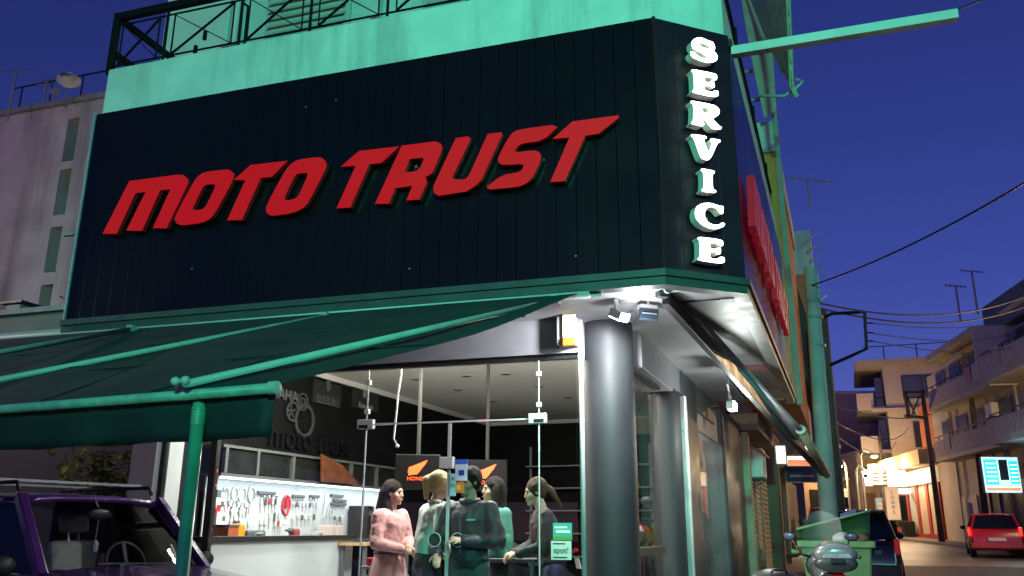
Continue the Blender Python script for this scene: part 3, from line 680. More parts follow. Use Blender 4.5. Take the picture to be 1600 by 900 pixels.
MB().box(SD, ac - 0.10, ac - 0.0, WD - 0.036, WD - 0.0302, zc + 0.02, zc + 0.15).build('emblem', MATS['panel_letter_dim'], t)
# chain rings hung as decoration
for (x, y, r, teeth, lab) in ((474, 628, 0.115, 0, 'grey double ring sprocket, upper of the three on the wall'), (458, 643, 0.125, 5, 'grey star spoked sprocket, leftmost of the three on the wall'), (477, 657, 0.21, 38, 'large toothed sprocket ring, lowest of the three on the wall')):
    a, z = on_SD(x, y, WD - 0.05); t = thing('sprocket', lab, 'sprocket', tuple(SD(a, WD - 0.05, z - r)), group='sprockets hung on the wall')
    outer = []
    for k in range(76):
        an = 2 * pi * k / 76; rr = r * (1.0 if not teeth or teeth < 10 else (1.07 if k % 2 else 0.97)); outer.append((a + rr * cos(an), z + rr * sin(an)))
    hole = [(a + r * 0.82 * cos(2 * pi * k / 40), z + r * 0.82 * sin(2 * pi * k / 40)) for k in range(40)]
    MB().prism([outer, hole], SD(0, WD - 0.03, 0), us, UP, -ns, 0.02).build('ring', m_spr, t)
    if not teeth:
        o2 = [(a + r * .5 * cos(2 * pi * k / 30), z + r * .5 * sin(2 * pi * k / 30)) for k in range(30)]; h2 = [(a + r * .36 * cos(2 * pi * k / 30), z + r * .36 * sin(2 * pi * k / 30)) for k in range(30)]
        MB().prism([o2, h2], SD(0, WD - 0.03, 0), us, UP, -ns, 0.02).build('inner_ring', m_spr, t)
    b = MB()
    for k in range(5 if teeth == 5 else 4):
        an = 2 * pi * k / (5 if teeth == 5 else 4) + .4; c = SD(a, WD - 0.02, z); e = us * cos(an) + UP * sin(an); b.bar(c + e * r * .1, c + e * r * .85, 0.022 if teeth < 10 else 0.012, 0.01, up=ns)
    b.build('spokes', m_spr if teeth == 5 else m_cladback, t)
b = text_mb('moto trust', SD(3.15, WD - 0.001, 2.47), us, UP, -ns, 0.42, 0.05); t = b.build('wall_lettering', mat('black_letters', (0.004, 0.004, 0.005), 0.35), None)
tag(t, 'black letters moto trust standing off the black wall above the cabinets', 'sign')
# tool board with a light strip
PB = 5.84
tb = thing('tool_board', 'grey metal pegboard lit by a light strip behind the counter', 'tool board', tuple(SD(3.2, PB, 1.28)))
m_peg = mat('pegboard', (0.50, 0.52, 0.53), 0.45, var=0.06, scale=2)
for k, (q0, q1) in enumerate(((1.18, 2.0), (2.004, 2.82), (2.824, 3.64), (3.644, 4.46), (4.464, 5.15))):
    MB().box(SD, q0, q1, PB, PB + 0.02, 1.20, 1.915).build('board_panel', m_peg, tb)
MB().box(SD, 1.18, 5.15, PB - 0.2, PB - 0.17, 1.897, 1.915).build('light_strip', emis('led_strip', (0.85, 0.95, 1.0), 6), tb)
for k in range(5): lamp('strip_light', 'AREA', tuple(SD(1.6 + k * .8, PB - 0.19, 1.89)), 3.2, (0.88, 0.95, 1.0), None, tuple(SD(1.6 + k * .8, PB - 0.02, 1.2)), 0.75, sy=0.06)
m_tool = mat('tool_steel', (0.62, 0.64, 0.64), 0.35, 0.5, var=0.1); m_toold = mat('tool_dark', (0.08, 0.09, 0.10), 0.5); m_toolr = mat('tool_red', (0.45, 0.03, 0.04), 0.4); m_toolp = mat('tool_pale', (0.66, 0.66, 0.60), 0.45)
Zp = lambda X, Y: on_SD(320 + X / 6.4, 740 + Y / 6.4, PB)
def ring_tool(X, Y, r, Yend, lab, m=None):
    a, z = Zp(X, Y); _, ze = Zp(X, Yend); t = thing('ring_spanner', lab, 'tool', tuple(SD(a, PB - .02, ze)), group='ring tools on the board')
    o_ = [(a + r * .85 * cos(2 * pi * k / 24), z + r * 1.1 * sin(2 * pi * k / 24)) for k in range(24)]; h_ = [(a + r * .6 * cos(2 * pi * k / 24), z + r * .82 * sin(2 * pi * k / 24)) for k in range(24)]
    MB().prism([o_, h_], SD(0, PB - 0.006, 0), us, UP, -ns, 0.014).build('ring', m or m_tool, t)
    MB().bar(SD(a, PB - .013, z - r), SD(a - 0.02, PB - .013, ze), 0.022, 0.012, up=ns).build('handle', m or m_tool, t)
ring_tool(200, 205, 0.075, 380, 'leftmost ring headed tool on the pegboard'); ring_tool(292, 203, 0.075, 335, 'second ring headed tool from the left on the pegboard')
ring_tool(368, 213, 0.085, 385, 'third ring headed tool from the left on the pegboard'); ring_tool(460, 208, 0.085, 385, 'rightmost ring headed tool on the pegboard')
def pliers(X, Y, lab, s=1.0):
    a, z = Zp(X, Y); t = thing('pliers', lab, 'tool', tuple(SD(a, PB - .02, z - .1)), group='pliers on the board')
    for sg in (-1, 1):
        MB().tube([SD(a + sg * .03 * s, PB - .014, z + .11 * s), SD(a - sg * .012 * s, PB - .014, z + .02 * s), SD(a - sg * .045 * s, PB - .014, z - .05 * s), SD(a - sg * .04 * s, PB - .014, z - .12 * s)], 0.011 * s, 6).build('jaw_half', m_tool, t)
    MB().lathe(SD(a, PB - .02, z + .03 * s), -ns, [(0.014, -.01), (0.014, .012)], 8).build('pivot', m_toold, t)
pliers(235, 370, 'pliers below the leftmost ring tool'); pliers(320, 375, 'pliers below the second ring tool'); pliers(395, 365, 'short pliers left of the screwdrivers', .7)
def rack(X0, X1, Y, lab, m=None):
    (a0, z), (a1, _) = Zp(X0, Y), Zp(X1, Y); t = thing('tool_rack', lab, 'rack', tuple(SD(a0, PB - .03, z - .02)), group='tool racks on the board')
    MB().box(SD, a0, a1, PB - 0.035, PB - 0.001, z - 0.018, z + 0.014).build('bar', m or m_toold, t)
    k = 0
    while a0 + 0.03 + k * 0.05 < a1:
        MB().lathe(SD(a0 + 0.03 + k * 0.05, PB - 0.018, z - 0.018), -UP, [(0.008, 0), (0.006, 0.03 + 0.02 * (k % 3))], 6).build('bit', m_tool, t); k += 1
rack(520, 692, 186, 'long dark bit rack at the top middle of the pegboard'); rack(865, 985, 221, 'dark rack right of the red lock'); rack(1040, 1132, 224, 'dark rack near the board seam'); rack(1250, 1372, 216, 'upper of the three racks at the right of the board'); rack(1275, 1402, 264, 'middle of the three racks at the right of the board'); rack(1252, 1400, 300, 'lowest of the three racks at the right of the board')
a, z = Zp(803, 318); t = thing('cable_lock', 'red oval cable lock on the pegboard', 'lock', tuple(SD(a, PB - .02, z - .11)))
MB().tube([SD(a + .075 * cos(2 * pi * k / 24) * (1 - .25 * (sin(2 * pi * k / 24) < -.5)), PB - .018, z + .115 * sin(2 * pi * k / 24)) for k in range(25)], 0.014, 8).build('cable', m_toolr, t)
MB().box(SD, a - .03, a + .03, PB - .035, PB - .002, z - .02, z + .09).build('lock_body', m_toolr, t)
rt = random.Random(3)
nm_pos = ['first', 'second', 'third', 'fourth', 'fifth', 'sixth', 'seventh', 'eighth', 'ninth', 'tenth', 'eleventh', 'twelfth']
def row(name, cat, word, xs_, Y, Ye, where, m_h, m_b, wid=0.016):
    for k, X in enumerate(xs_):
        a, z = Zp(X, Y + rt.uniform(-8, 8)); _, ze = Zp(X, Ye + rt.uniform(-15, 15))
        t = thing(name, '%s %s from the left in the %s' % (nm_pos[k], word, where), cat, tuple(SD(a, PB - .02, ze)), group=where)
        MB().lathe(SD(a, PB - .017, z), -UP, [(wid * .6, 0), (wid, .01), (wid, (z - ze) * .45), (wid * .5, (z - ze) * .5)], 8).build('handle', m_h[k % len(m_h)], t)
        MB().lathe(SD(a, PB - .017, z - (z - ze) * .5), -UP, [(wid * .4, 0), (wid * .4, (z - ze) * .5)], 6).build('blade', m_b, t)
row('screwdriver', 'tool', 'screwdriver', (557, 600, 640, 672, 700), 250, 385, 'upper screwdriver row left of the red lock', [m_toolp, m_toold, m_toolr, m_tool, m_toold], m_tool)
row('hammer', 'tool', 'pale handled hammer', (555, 598), 440, 590, 'lower middle of the board', [m_toolp], m_toolp, 0.02)
row('spanner', 'tool', 'spanner', (640, 690, 735), 385, 560, 'lower row left of the hanging labels', [m_tool, m_toold, m_tool], m_tool, 0.013)
row('spanner', 'tool', 'spanner', (880, 910, 940, 975, 1010, 1045, 1085, 1115), 285, 380, 'upper spanner row right of the red lock', [m_tool, m_toold, m_tool, m_tool], m_tool, 0.015)
row('spanner', 'tool', 'spanner', (870, 920, 965, 1000, 1035, 1085), 405, 525, 'lower spanner row right of the red lock', [m_toolp, m_tool, m_toold], m_tool, 0.016)
row('steel_rod', 'tool', 'thin rod', (1215, 1245, 1270), 350, 520, 'rods at the right end of the board', [m_tool], m_tool, 0.008)
row('socket', 'tool', 'small socket', (560, 585, 610, 635, 660, 685, 710), 215, 250, 'socket row under the top middle rack', [m_toold, m_tool], m_tool, 0.012)
row('file_tool', 'tool', 'small file', (700, 725, 750), 470, 600, 'file row at the bottom middle', [m_toolp, m_toolr], m_tool, 0.010)
row('spanner', 'tool', 'small spanner', (1165, 1290, 1315, 1340, 1365), 420, 520, 'bottom right corner row', [m_tool, m_toold], m_tool, 0.012)
row('clamp_tool', 'tool', 'clamp', (180, 215, 250, 285, 345, 430), 465, 560, 'bottom left clamp row', [m_toold, m_tool, m_toolp], m_tool, 0.013)
row('hex_key', 'tool', 'hex key', (880, 905, 930, 955, 985, 1045, 1075, 1105), 245, 275, 'hex key row under the right racks', [m_tool], m_tool, 0.008)
a, z = Zp(1205, 205); _, ze = Zp(1185, 425); t = MB().bar(SD(a, PB - .02, z), SD(a - .03, PB - .02, ze), 0.03, 0.012, up=ns).build('straight_edge', m_toolp); tag(t, 'long white straight edge hanging on the pegboard', 'tool')
for k, (X, Y) in enumerate(((798, 428), (792, 490))):
    a, z = Zp(X, Y); t = MB().box(SD, a - .045, a + .045, PB - .006, PB - .001, z - .022, z + .022).build('label_card', m_white); tag(t, ['upper', 'lower'][k] + ' of two small white label cards below the red lock', 'card', 'label cards on the board')
for k, (X, Y, ww, hh, m, lab) in enumerate(((85, 205, .07, .045, m_toold, 'dark shelf bin at the top left of the board'), (78, 295, .075, .06, m_white, 'white box with a dark dot at the left of the board'), (75, 358, .075, .05, m_toolr, 'dark red box below the white box at the left'), (92, 445, .09, .07, m_white, 'white labelled carton at the left end of the bench'))):
    a, z = Zp(X, Y); t = thing('carton', lab, 'box', tuple(SD(a, PB - .05, z - hh))); MB().box(SD, a - ww, a + ww, PB - .11, PB - .002, z - hh, z + hh).build('carton_body', m, t, bevel=0.004); MB().box(SD, a + .0, a + .05, PB - .112, PB - .109, z - .03, z + .02).build('print', m_toold if m is m_white else m_white, t)
# bench below the board and what stands on it
bn = thing('workbench', 'dark workbench below the tool board', 'bench', tuple(SD(3, 5.5, FLZ)))
MB().box(SD, 1.1, 5.2, 5.5, 5.83, 1.22, 1.26).build('bench_top', m_toold, bn)
for a in (1.2, 3.1, 5.1): MB().box(SD, a - .03, a + .03, 5.52, 5.8, FLZ, 1.22).build('leg', m_toold, bn)
def bench_item(name, X, w_, h_, dp, m, lab, cat, bev=0.01):
    a, _ = Zp(X, 580); t = thing(name, lab, cat, tuple(SD(a, 5.66, 1.26))); MB().box(SD, a - w_ / 2, a + w_ / 2, 5.66 - dp / 2, 5.66 + dp / 2, 1.26, 1.26 + h_).build('body', m, t, bevel=bev); return t, a
t, a = bench_item('canister', 180, .16, .17, .14, mat('orange_plastic', (0.85, 0.28, 0.02), 0.35), 'bright orange plastic canister on the bench', 'canister', .03); MB().lathe(SD(a, 5.66, 1.43), UP, [(.03, 0), (.03, .03)], 10).build('cap', m_toold, t)
t, a = bench_item('parts_box', 75, .17, .14, .2, mat('rust_box', (0.35, 0.08, 0.03), .5), 'rust red box left of the orange canister', 'box'); MB().box(SD, a - .09, a + .09, 5.55, 5.77, 1.40, 1.42).build('lid', m_toold, t)
t, a = bench_item('tool_case', 310, .32, .10, .22, m_toold, 'flat black tool case beside the orange canister', 'case', .02); MB().tube([SD(a - .06, 5.54, 1.31), SD(a - .05, 5.515, 1.33), SD(a + .05, 5.515, 1.33), SD(a + .06, 5.54, 1.31)], .01, 6).build('handle', m_greysteel, t)
t, a = bench_item('paper_box', 408, .10, .09, .1, m_white, 'small white paper box on the bench', 'box'); MB().box(SD, a - .03, a + .03, 5.607, 5.6095, 1.28, 1.33).build('print', m_greysteel, t)
t, a = bench_item('drill', 770, .10, .12, .12, mat('drill_red', (0.30, 0.05, 0.04), .4), 'dark red power drill on the bench', 'drill', .03); MB().lathe(SD(a - .05, 5.66, 1.36), -us, [(.035, 0), (.03, .06), (.012, .09), (.012, .13)], 10).build('chuck', m_toold, t)
t, a = bench_item('shop_rag', 955, .2, .07, .18, mat('rag_grey', (0.30, .30, .31), .9, var=.3, scale=30, bump=.5), 'crumpled grey rag on the bench', 'rag', .03); MB().ball(SD(a + .05, 5.63, 1.32), .06, 10, 6, (1.3, 1, .6)).build('fold', MATS['rag_grey'], t)
t, a = bench_item('cardboard_box', 1130, .26, .16, .22, mat('pink_card', (0.62, .48, .44), .7, var=.08), 'pale pink cardboard box on the bench', 'box'); MB().box(SD, a - .02, a + .02, 5.549, 5.772, 1.27, 1.4215).build('tape', m_toolp, t)
t, a = bench_item('computer_tower', 1440, .17, .42, .3, mat('black_plastic', (0.012, .012, .013), .4), 'tall black computer tower at the end of the bench', 'computer'); MB().box(SD, a - .06, a + .06, 5.506, 5.5095, 1.55, 1.62).build('drive_bay', m_toold, t)
# the counter
ct = thing('shop_counter', 'white fronted counter with a black top inside the shop', 'counter', tuple(SD(1.2, 4.75, FLZ)))
ca0, ca1 = 0.50, 3.1
MB().box(SD, ca0, ca1, 5.15, 5.4, FLZ, 1.255).build('front_panel', mat('counter_white', (0.46, 0.49, 0.52), 0.4), ct)
MB().box(SD, ca0 - 0.03, ca1 + 0.02, 5.11, 5.43, 1.258, 1.305).build('counter_top', MATS['black_plastic'], ct)
# side table with a red box near the counter
tt = thing('side_table', 'wooden topped side table beyond the counter', 'table', tuple(SD(3.0, 4.9, FLZ)))
MB().box(SD, 2.75, 3.9, 4.75, 5.15, 1.19, 1.22).build('table_top', mat('light_wood', (0.45, 0.28, 0.13), .5, var=.2, scale=8), tt)
for a in (2.8, 3.85):
    for d in (4.8, 5.1): MB().box(SD, a - .02, a + .02, d - .02, d + .02, FLZ, 1.19).build('leg', m_toold, tt)
MB().box(SD, 2.75, 3.9, 4.78, 5.12, .80, .82).build('shelf', m_greysteel, tt)
t = thing('charger_box', 'red topped box on the low shelf beside the woman in pink', 'box', tuple(aty(585, 884, 9.0))); c = aty(585, 884, 9.0)
MB().box(frame(c, uf, nf), -.07, .07, -.06, .06, 0, .08).build('case', m_toolr, t, bevel=.015); MB().box(frame(c, uf, nf), -.2, -.09, -.06, .06, 0, .07).build('adapter', m_greysteel, t, bevel=.01)
t2 = thing('low_trolley', 'low grey metal trolley carrying the red box', 'trolley', (c.x, c.y, FLZ)); MB().box(frame(c, uf, nf), -.26, .12, -.12, .12, -.03, -.002).build('tray', m_greysteel, t2)
for s1 in (-.24, .1):
    for s2 in (-.1, .1): MB().box(frame(Vector((c.x, c.y, 0)), uf, nf), s1 - .01, s1 + .01, s2 - .01, s2 + .01, FLZ, c.z - .03).build('leg', m_greysteel, t2)
# suspended monitors with orange logos
def monitor(px, py, ptop, lab, Y):
    c = aty(px, py, Y); t = thing('hanging_monitor', lab, 'screen', tuple(c - UP * .2))
    d_ = Vector((c.x, c.y, 0)).normalized(); u_ = Vector((d_.y, -d_.x, 0)); Fm = frame(c, u_, d_)
    MB().box(Fm, -.24, .24, 0, .05, -.2, .17).build('screen_housing', mat('screen_black', (.006, .005, .0055), .45, spec=.15), t, bevel=.01)
    k = Y / F
    wing = [(-18, -4), (-16, 4), (-9, 6), (17, 17), (12, 8), (7, 2), (2, -5), (-2, -9), (-8, -9), (-16, -11)]
    m_ho = emis('logo_orange', (1.0, 0.10, 0.02), 2.2)
    MB().prism([[(x * k * .85, y * k * .85 + .01) for x, y in wing]], c - d_ * .0065, u_, UP, -d_, .004).build('logo', m_ho, t)
    text_mb('HONDA', c - d_ * .0065 - UP * (14 * k * .9), u_, UP, -d_, .058, .004, spacing=1.1).build('logo_lettering', m_ho, t)
    tp = aty(ptop[0], ptop[1], Y)
    MB().tube([c + d_ * .025 + UP * .17, Vector((c.x, c.y, 3.39)) + d_ * .025], .022, 10).build('pole', mat('pole_grey', (.035, .032, .03), .5, spec=.2), t)
    MB().lathe(Vector((c.x, c.y, 3.40)) + d_ * .025, -UP, [(.06, 0), (.06, .012)], 14).build('ceiling_plate', MATS['pole_grey'], t)
monitor(653, 735, (661, 582), 'hanging screen with an orange wing logo, nearer of the two', 9.2)
monitor(761, 741, (764, 612), 'hanging screen with an orange wing logo, farther of the two', 10.2)
t = thing('hanging_cable', 'loose white cable hanging from the ceiling behind the glass', 'cable', tuple(aty(618, 695, 8.4)))
MB().tube([aty(x, y, 8.4) for x, y in ((628, 556), (627, 585), (622, 615), (620, 640), (617, 668), (615, 685), (621, 697))], .010, 6).build('wire', m_white, t, smooth=True); MB().ball(aty(621, 697, 8.4), .018).build('plug', m_white, t)
# shelving with helmets at the back
sh = thing('display_shelf', 'dark wall shelving with helmets at the back of the shop', 'shelf', tuple(SD(9.0, 3, FLZ)))
for k, z in enumerate((0.9, 1.3, 1.7, 2.1, 2.5)): MB().box(SD, 8.85, 9.18, 1.6, 5.0, z, z + .02).build('shelf_board', m_greysteel, sh)
for d in (1.6, 2.7, 3.8, 5.0): MB().box(SD, 9.14, 9.18, d - .02, d + .02, FLZ, 2.9).build('upright', m_greysteel, sh)
hc = [(.5, .5, .52), (.06, .06, .07), (.3, .32, .34), (.55, .5, .48), (.1, .1, .12), (.05, .05, .05), (.4, .1, .1)]
hwords = ['pale grey', 'black', 'mid grey', 'off white', 'charcoal', 'matt black', 'dull red', 'silver', 'dark grey', 'light']
hn = 0
for z in (1.32, 1.72):
    for d in (2.0, 2.5, 3.0, 3.5):
        c = SD(9.0, d, z + .13); t = thing('helmet', '%s helmet, %s from the right on the %s shelf at the back' % (hwords[hn % 10], nm_pos[hn % 4], 'lower' if z < 1.5 else 'upper'), 'helmet', tuple(c - UP * .13), group='helmets on the shelf')
        MB().ball(c, .13, 16, 10, (1, 1, 1.02)).build('shell', mat('helmet_%d' % (hn % 7), hc[hn % 7], .25, coat=.5), t, smooth=True); MB().ball(c - us * .035, .115, 14, 8, (1, 1, .5)).build('visor', m_darkglass, t, smooth=True); hn += 1
# ------------------------------------------------------------------ fittings under the soffit
m_cool = (0.93, 0.96, 1.0)
fp = aty(966, 498, 6.55)
fl = thing('floodlight', 'bright white floodlight on a bracket at the top of the corner column', 'floodlight', tuple(fp))
fd = (Vector((colP.x - 0.9, colP.y + 0.3, 0.2)) - fp).normalized()
fx = fd.cross(UP).normalized(); fy = fx.cross(fd)
MB().box(lambda a, d, z: fp + fx * a + fd * d + fy * z, -.055, .055, -.07, 0, -.07, .07).build('housing', m_greysteel, fl, bevel=.008)
MB().box(lambda a, d, z: fp + fx * a + fd * d + fy * z, -.047, .047, .0005, .006, -.06, .06).build('lens', emis('flood_lens', m_cool, 30), fl)
MB().bar(fp + UP * .05, Vector((fp.x - .02, fp.y, 3.165)), .09, .03).build('bracket', m_alu, fl)
lamp('flood_light', 'SPOT', tuple(fp + fd * .03), 260, m_cool, None, tuple(fp + fd), .05, spot=165, blend=.3)
lamp('flood_spill', 'POINT', tuple(fp + Vector((.14, -.16, -.16))), 26, m_cool, None, size=.06)
# small round mount bracket with loop of cable
bp = aty(1013, 488, 6.6)
t = thing('solar_light', 'small boxy wall light with dark ribbed panel under the soffit', 'light', tuple(bp))
Fm = frame(bp, uc, nc)
MB().box(Fm, -.075, .075, -.02, .05, .03, .06).build('bracket', m_alu, t)
MB().hexa([bp + uc * s + nc * d + UP * z for (s, d, z) in ((-.09, -.03, -.06), (.07, -.03, -.06), (.07, .0, -.07), (-.09, 0, -.07), (-.075, -.02, .03), (.085, -.02, .03), (.085, .01, .03), (-.075, .01, .03))]).build('panel', mat('solar_panel', (.03, .05, .07), .2), t)
MB().box(Fm, -.07, .06, -.032, -.0255, -.02, -.012).build('strip', m_alu, t)
MB().bar(bp + UP * .06, Vector((bp.x, bp.y, 3.165)), .02, .02).build('stem', m_alu, t)
t = thing('cable_loop', 'thin looped cable between the floodlight and the boxy light', 'cable', tuple(aty(990, 500, 6.6)))
cc = aty(988, 494, 6.6); MB().tube([cc + uc * (.045 * cos(k * .5)) + UP * (.045 * sin(k * .5)) for k in range(14)], .004, 5).build('loop', m_blackmetal, t, smooth=True)
MB().tube([cc + uc * .04, bp - uc * .08 - UP * .02], .004, 5).build('lead', m_blackmetal, t)
# alarm siren
(sa0, sz1), (sa1, sz0) = on_FR(869, 494, 0.95), on_FR(900, 538, 0.95)
t = thing('alarm_siren', 'cream and orange alarm siren box on the beam beside the column', 'siren', tuple(FR((sa0 + sa1) / 2, 1.0, sz0)))
MB().box(FR, sa1, sa0, .95, 1.078, sz0, sz1).build('back_box', mat('siren_grey', (.25, .25, .26), .5), t, bevel=.01)
MB().box(FR, sa1 - .005, sa0 - .06, .925, .949, sz0 + .06, sz1 + .004).build('front_cover', mat('siren_cream', (.8, .74, .5), .4, emit=(1, .85, .5), estr=.25), t, bevel=.006)  # cover and lens glow faintly, standing in for the floodlight on them
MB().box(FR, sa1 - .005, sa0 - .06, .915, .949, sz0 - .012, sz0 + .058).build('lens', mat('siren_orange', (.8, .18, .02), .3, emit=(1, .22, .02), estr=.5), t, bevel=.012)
t = thing('conduit_pipe', 'thin white conduit pipe running down beside the column', 'pipe', tuple(aty(902, 600, 7.25)))
p0 = aty(906, 478, 7.2); MB().tube([(p0.x, p0.y, 3.16), (p0.x, p0.y, 2.55), (p0.x, p0.y, .2)], .022, 10).build('pipe', mat('pipe_grey', (.45, .46, .47), .4), t, smooth=True)
MB().lathe((p0.x, p0.y, 2.80), UP, [(.03, 0), (.03, .08)], 12).build('coupling', MATS['pipe_grey'], t)
# second wall light, on the far pilaster
wp = SD(a3_ + .05, 1.0, 2.83) ; wp = onplane(1143, 634, SD(0, .50, 0), ns)
t = thing('wall_light', 'glowing white light hung under the soffit before the far pilaster', 'wall light', tuple(wp))
MB().box(frame(wp, us, ns), -.13, .13, -.03, .04, -.05, .04).build('housing', m_greysteel, t, bevel=.01)
MB().box(frame(wp, us, ns), -.12, .12, -.045, -.031, -.045, .035).build('diffuser', emis('wall_lens', (.95, 1, .95), 20), t)
MB().bar(wp + UP * .03 + ns * .02, Vector((wp.x, wp.y, zS)) + ns * .02, .02, .02).build('arm', m_greysteel, t); MB().bar(wp + UP * .03, wp + UP * .2 - us * .25, .015, .015).build('stay', m_greysteel, t)
lamp('wall_lamp', 'POINT', tuple(wp - ns * .14 - UP * .30), 55, (.93, 1.0, .94), None, size=.06)

# ------------------------------------------------------------------ front awning: green fabric, tubes, posts
m_fab = mat('awning_fabric', (0.008, 0.032, 0.027), 0.75, var=0.12, scale=2.5, bump=.15, bscale=25)
m_tubeg = mat('awning_tube', (0.36, 0.46, 0.40), 0.5, var=0.10, scale=8)
m_postg = mat('post_paint', (0.06, 0.40, 0.22), 0.35, var=0.18, scale=7, stain=(0.25, 0.33, 0.27), sscale=9, samt=.35, coat=.3)
aw = thing('awning', 'dark green fabric awning on tubes over the purple car', 'awning', tuple(FR(3, 0.2, 2.9)))
zA = 3.06
wE = atz(905, 464, zA); wL = FR(8.8, (wE - C1).dot(nf), zA)
E1 = aty(432, 606, 3.2); zF = E1.z
EL = atz(-330, 666, zF)
nW = 14
def bar_pt(t): return E1.lerp(EL, t)
def wall_pt(t): return wE.lerp(wL, t)
fab = MB(); NU, NV = 32, 14; vs = []
for i in range(NU + 1):
    for j in range(NV + 1):
        t, s = i / NU, j / NV; p = wall_pt(t).lerp(bar_pt(t), s) + UP * (0.03 - .018 * s - .05 * sin(pi * s) * (1 + .3 * sin(i * 1.05)) + .006 * sin(i * 2.9 + j * .7) * sin(pi * s))
        vs.append(p)
fab.add(vs, [(i * (NV + 1) + j, i * (NV + 1) + j + 1, (i + 1) * (NV + 1) + j + 1, (i + 1) * (NV + 1) + j) for i in range(NU) for j in range(NV)])
fo = fab.build('fabric', m_fab, aw, smooth=True); mo = fo.modifiers.new('t', 'SOLIDIFY'); mo.thickness = .004; mo.offset = 1
sm = MB()
for s in (0.30, 0.62): sm.tube([wall_pt(t / 10).lerp(bar_pt(t / 10), s) + UP * (0.022 - .05 * sin(pi * s)) for t in range(11)], .006, 5)
for t_ in [k_ / 5 for k_ in range(1, 5)]: sm.tube([wall_pt(t_).lerp(bar_pt(t_), s / 8) + UP * (0.024 - .05 * sin(pi * s / 8) * (1 + .3 * sin(t_ * 16 * 2.1))) for s in range(9)], .003, 4)
sm.build('seam', mat('seam', (.006, .02, .017), .8), aw)
vl = MB(); nv = 40; vs = []
vh = 0.165
for i in range(nv + 1):
    t = i / nv; p = bar_pt(t); w_ = .035 * sin(i * 1.1) + .02 * sin(i * 2.7) - .03
    for j in range(5): vs.append(p - UP * (.015 + vh * j / 4) + Vector((.3, -.95, 0)) * (w_ * j / 4 - .045))
vs = [Vector(v) for v in vs]
vl.add(vs, [(i * 5 + j, i * 5 + j + 1, (i + 1) * 5 + j + 1, (i + 1) * 5 + j) for i in range(nv) for j in range(4)])
vo = vl.build('valance', m_fab, aw, smooth=True); mo = vo.modifiers.new('t', 'SOLIDIFY'); mo.thickness = .003
MB().tube([E1, EL], .021, 12).build('front_bar', mat('front_bar_paint', (.24, .46, .36), .45, var=.3, scale=9, stain=(.25, .2, .15), sscale=6, samt=.5), aw, smooth=True)
bd = (E1 - EL).normalized(); MB().lathe(E1, bd, [(.027, -.03), (.027, .004), (.02, .008)], 16).build('end_cap', mat('cap_green', (.42, .62, .5), .4), aw, auto=True)
MB().tube([wall_pt(-.01) + UP * .03, wall_pt(1.0) + UP * .03], .045, 12).build('roller', mat('roller_grey', (.42, .42, .42), .5), aw, smooth=True)
MB().hexa([wall_pt(t_) + UP * z_ + nf * d for z_ in (.0, .09) for (t_, d) in ((-.02, .02), (1, .02), (1, .1), (-.02, .1))]).build('cassette', MATS['roller_grey'], aw)
# arms below the fabric
def arm_tube(w_px, f_px, nm='arm'):
    wp_ = atz(w_px[0], w_px[1], zA - .02)
    fp_ = f_px if isinstance(f_px, Vector) else atz(f_px[0], f_px[1], zF + .03)
    MB().tube([wp_, fp_], .020, 10).build(nm, m_tubeg, aw, smooth=True); MB().box(frame(wp_, uf, nf), -.03, .03, -.03, .05, -.03, .03).build('arm_hinge', m_greysteel, aw)
    return wp_, fp_
arm_tube((868, 469), (278, 604)); arm_tube((508, 494), (-300, 652)); arm_tube((205, 514), (-420, 626))
cb_ = atz(282, 600, zF + .03)
for s in (-.028, .024): MB().ball(cb_ + bd * s + UP * .012, .019, 10, 8).build('wing_bolt', MATS['cap_green'], aw, smooth=True)
MB().tube([cb_ + bd * -.03 + UP * .01, cb_ + bd * .03 + UP * .01], .009, 8).build('bolt_pin', MATS['cap_green'], aw)
pt_ = atz(313, 622, zF - .01); pt_ = Vector((pt_.x, pt_.y, zF - .02))
po = thing('awning_post', 'green painted steel post holding up the front awning bar', 'post', (pt_.x, pt_.y, 0))
MB().tube([(pt_.x, pt_.y, 0), (pt_.x, pt_.y, zF - .03)], .0265, 16).build('pipe', m_postg, po, smooth=True)
MB().lathe((pt_.x, pt_.y, zF - .12), UP, [(.029, 0), (.029, .06), (.031, .062), (.031, .066), (.028, .07), (.024, .09), (.010, .098)], 16).build('cap', m_postg, po, auto=True)
MB().lathe((pt_.x, pt_.y, 0.0), UP, [(.07, 0), (.07, .01)], 16).build('base_plate', m_postg, po)

# ------------------------------------------------------------------ side awning, folded along the street side
sa_ = thing('awning', 'half folded pale awning with dark arm along the street side', 'awning', tuple(aty(1150, 600, 8)))
A = aty(1040, 466, 6.35); B = aty(1284, 738, 12.6); G = aty(1252, 672, 11.2)
m_arm = mat('dark_arm', (.03, .028, .032), .4, var=.1)
MB().bar(A, B, .06, .11).build('arm', m_arm, sa_, bevel=.006)
MB().bar(A + UP * .075 + us * .0, A.lerp(B, .30) + UP * .075, .05, .035).build('arm_cover', mat('arm_tan', (.35, .33, .31), .4, .3), sa_)
MB().box(frame(aty(1035, 455, 6.3), uc, nc), -.04, .05, -.03, .05, -.05, .09).build('bracket', m_trim, sa_, bevel=.01)
MB().lathe(aty(1042, 452, 6.24), -nc, [(.034, 0), (.034, .02)], 16).build('bracket_disc', m_tubeg, sa_)
A2 = atz(1066, 470, A.z + .11); G = atz(1252, 672, B.z + .10 + .18); vs = []
for i in range(13):
    t = i / 12
    for j in range(7):
        s = j / 6; ti = .03 + t * .82; lo_ = A.lerp(B, ti * A.y / ((1 - ti) * B.y + ti * A.y)) + UP * .06
        hi_ = atz(1066 + 186 * t, 470 + 202 * t, lo_.z + .05)
        vs.append(lo_.lerp(hi_, s) - UP * (.03 * sin(pi * s)) + UP * (.012 * sin(s * 9 + t * 3)))
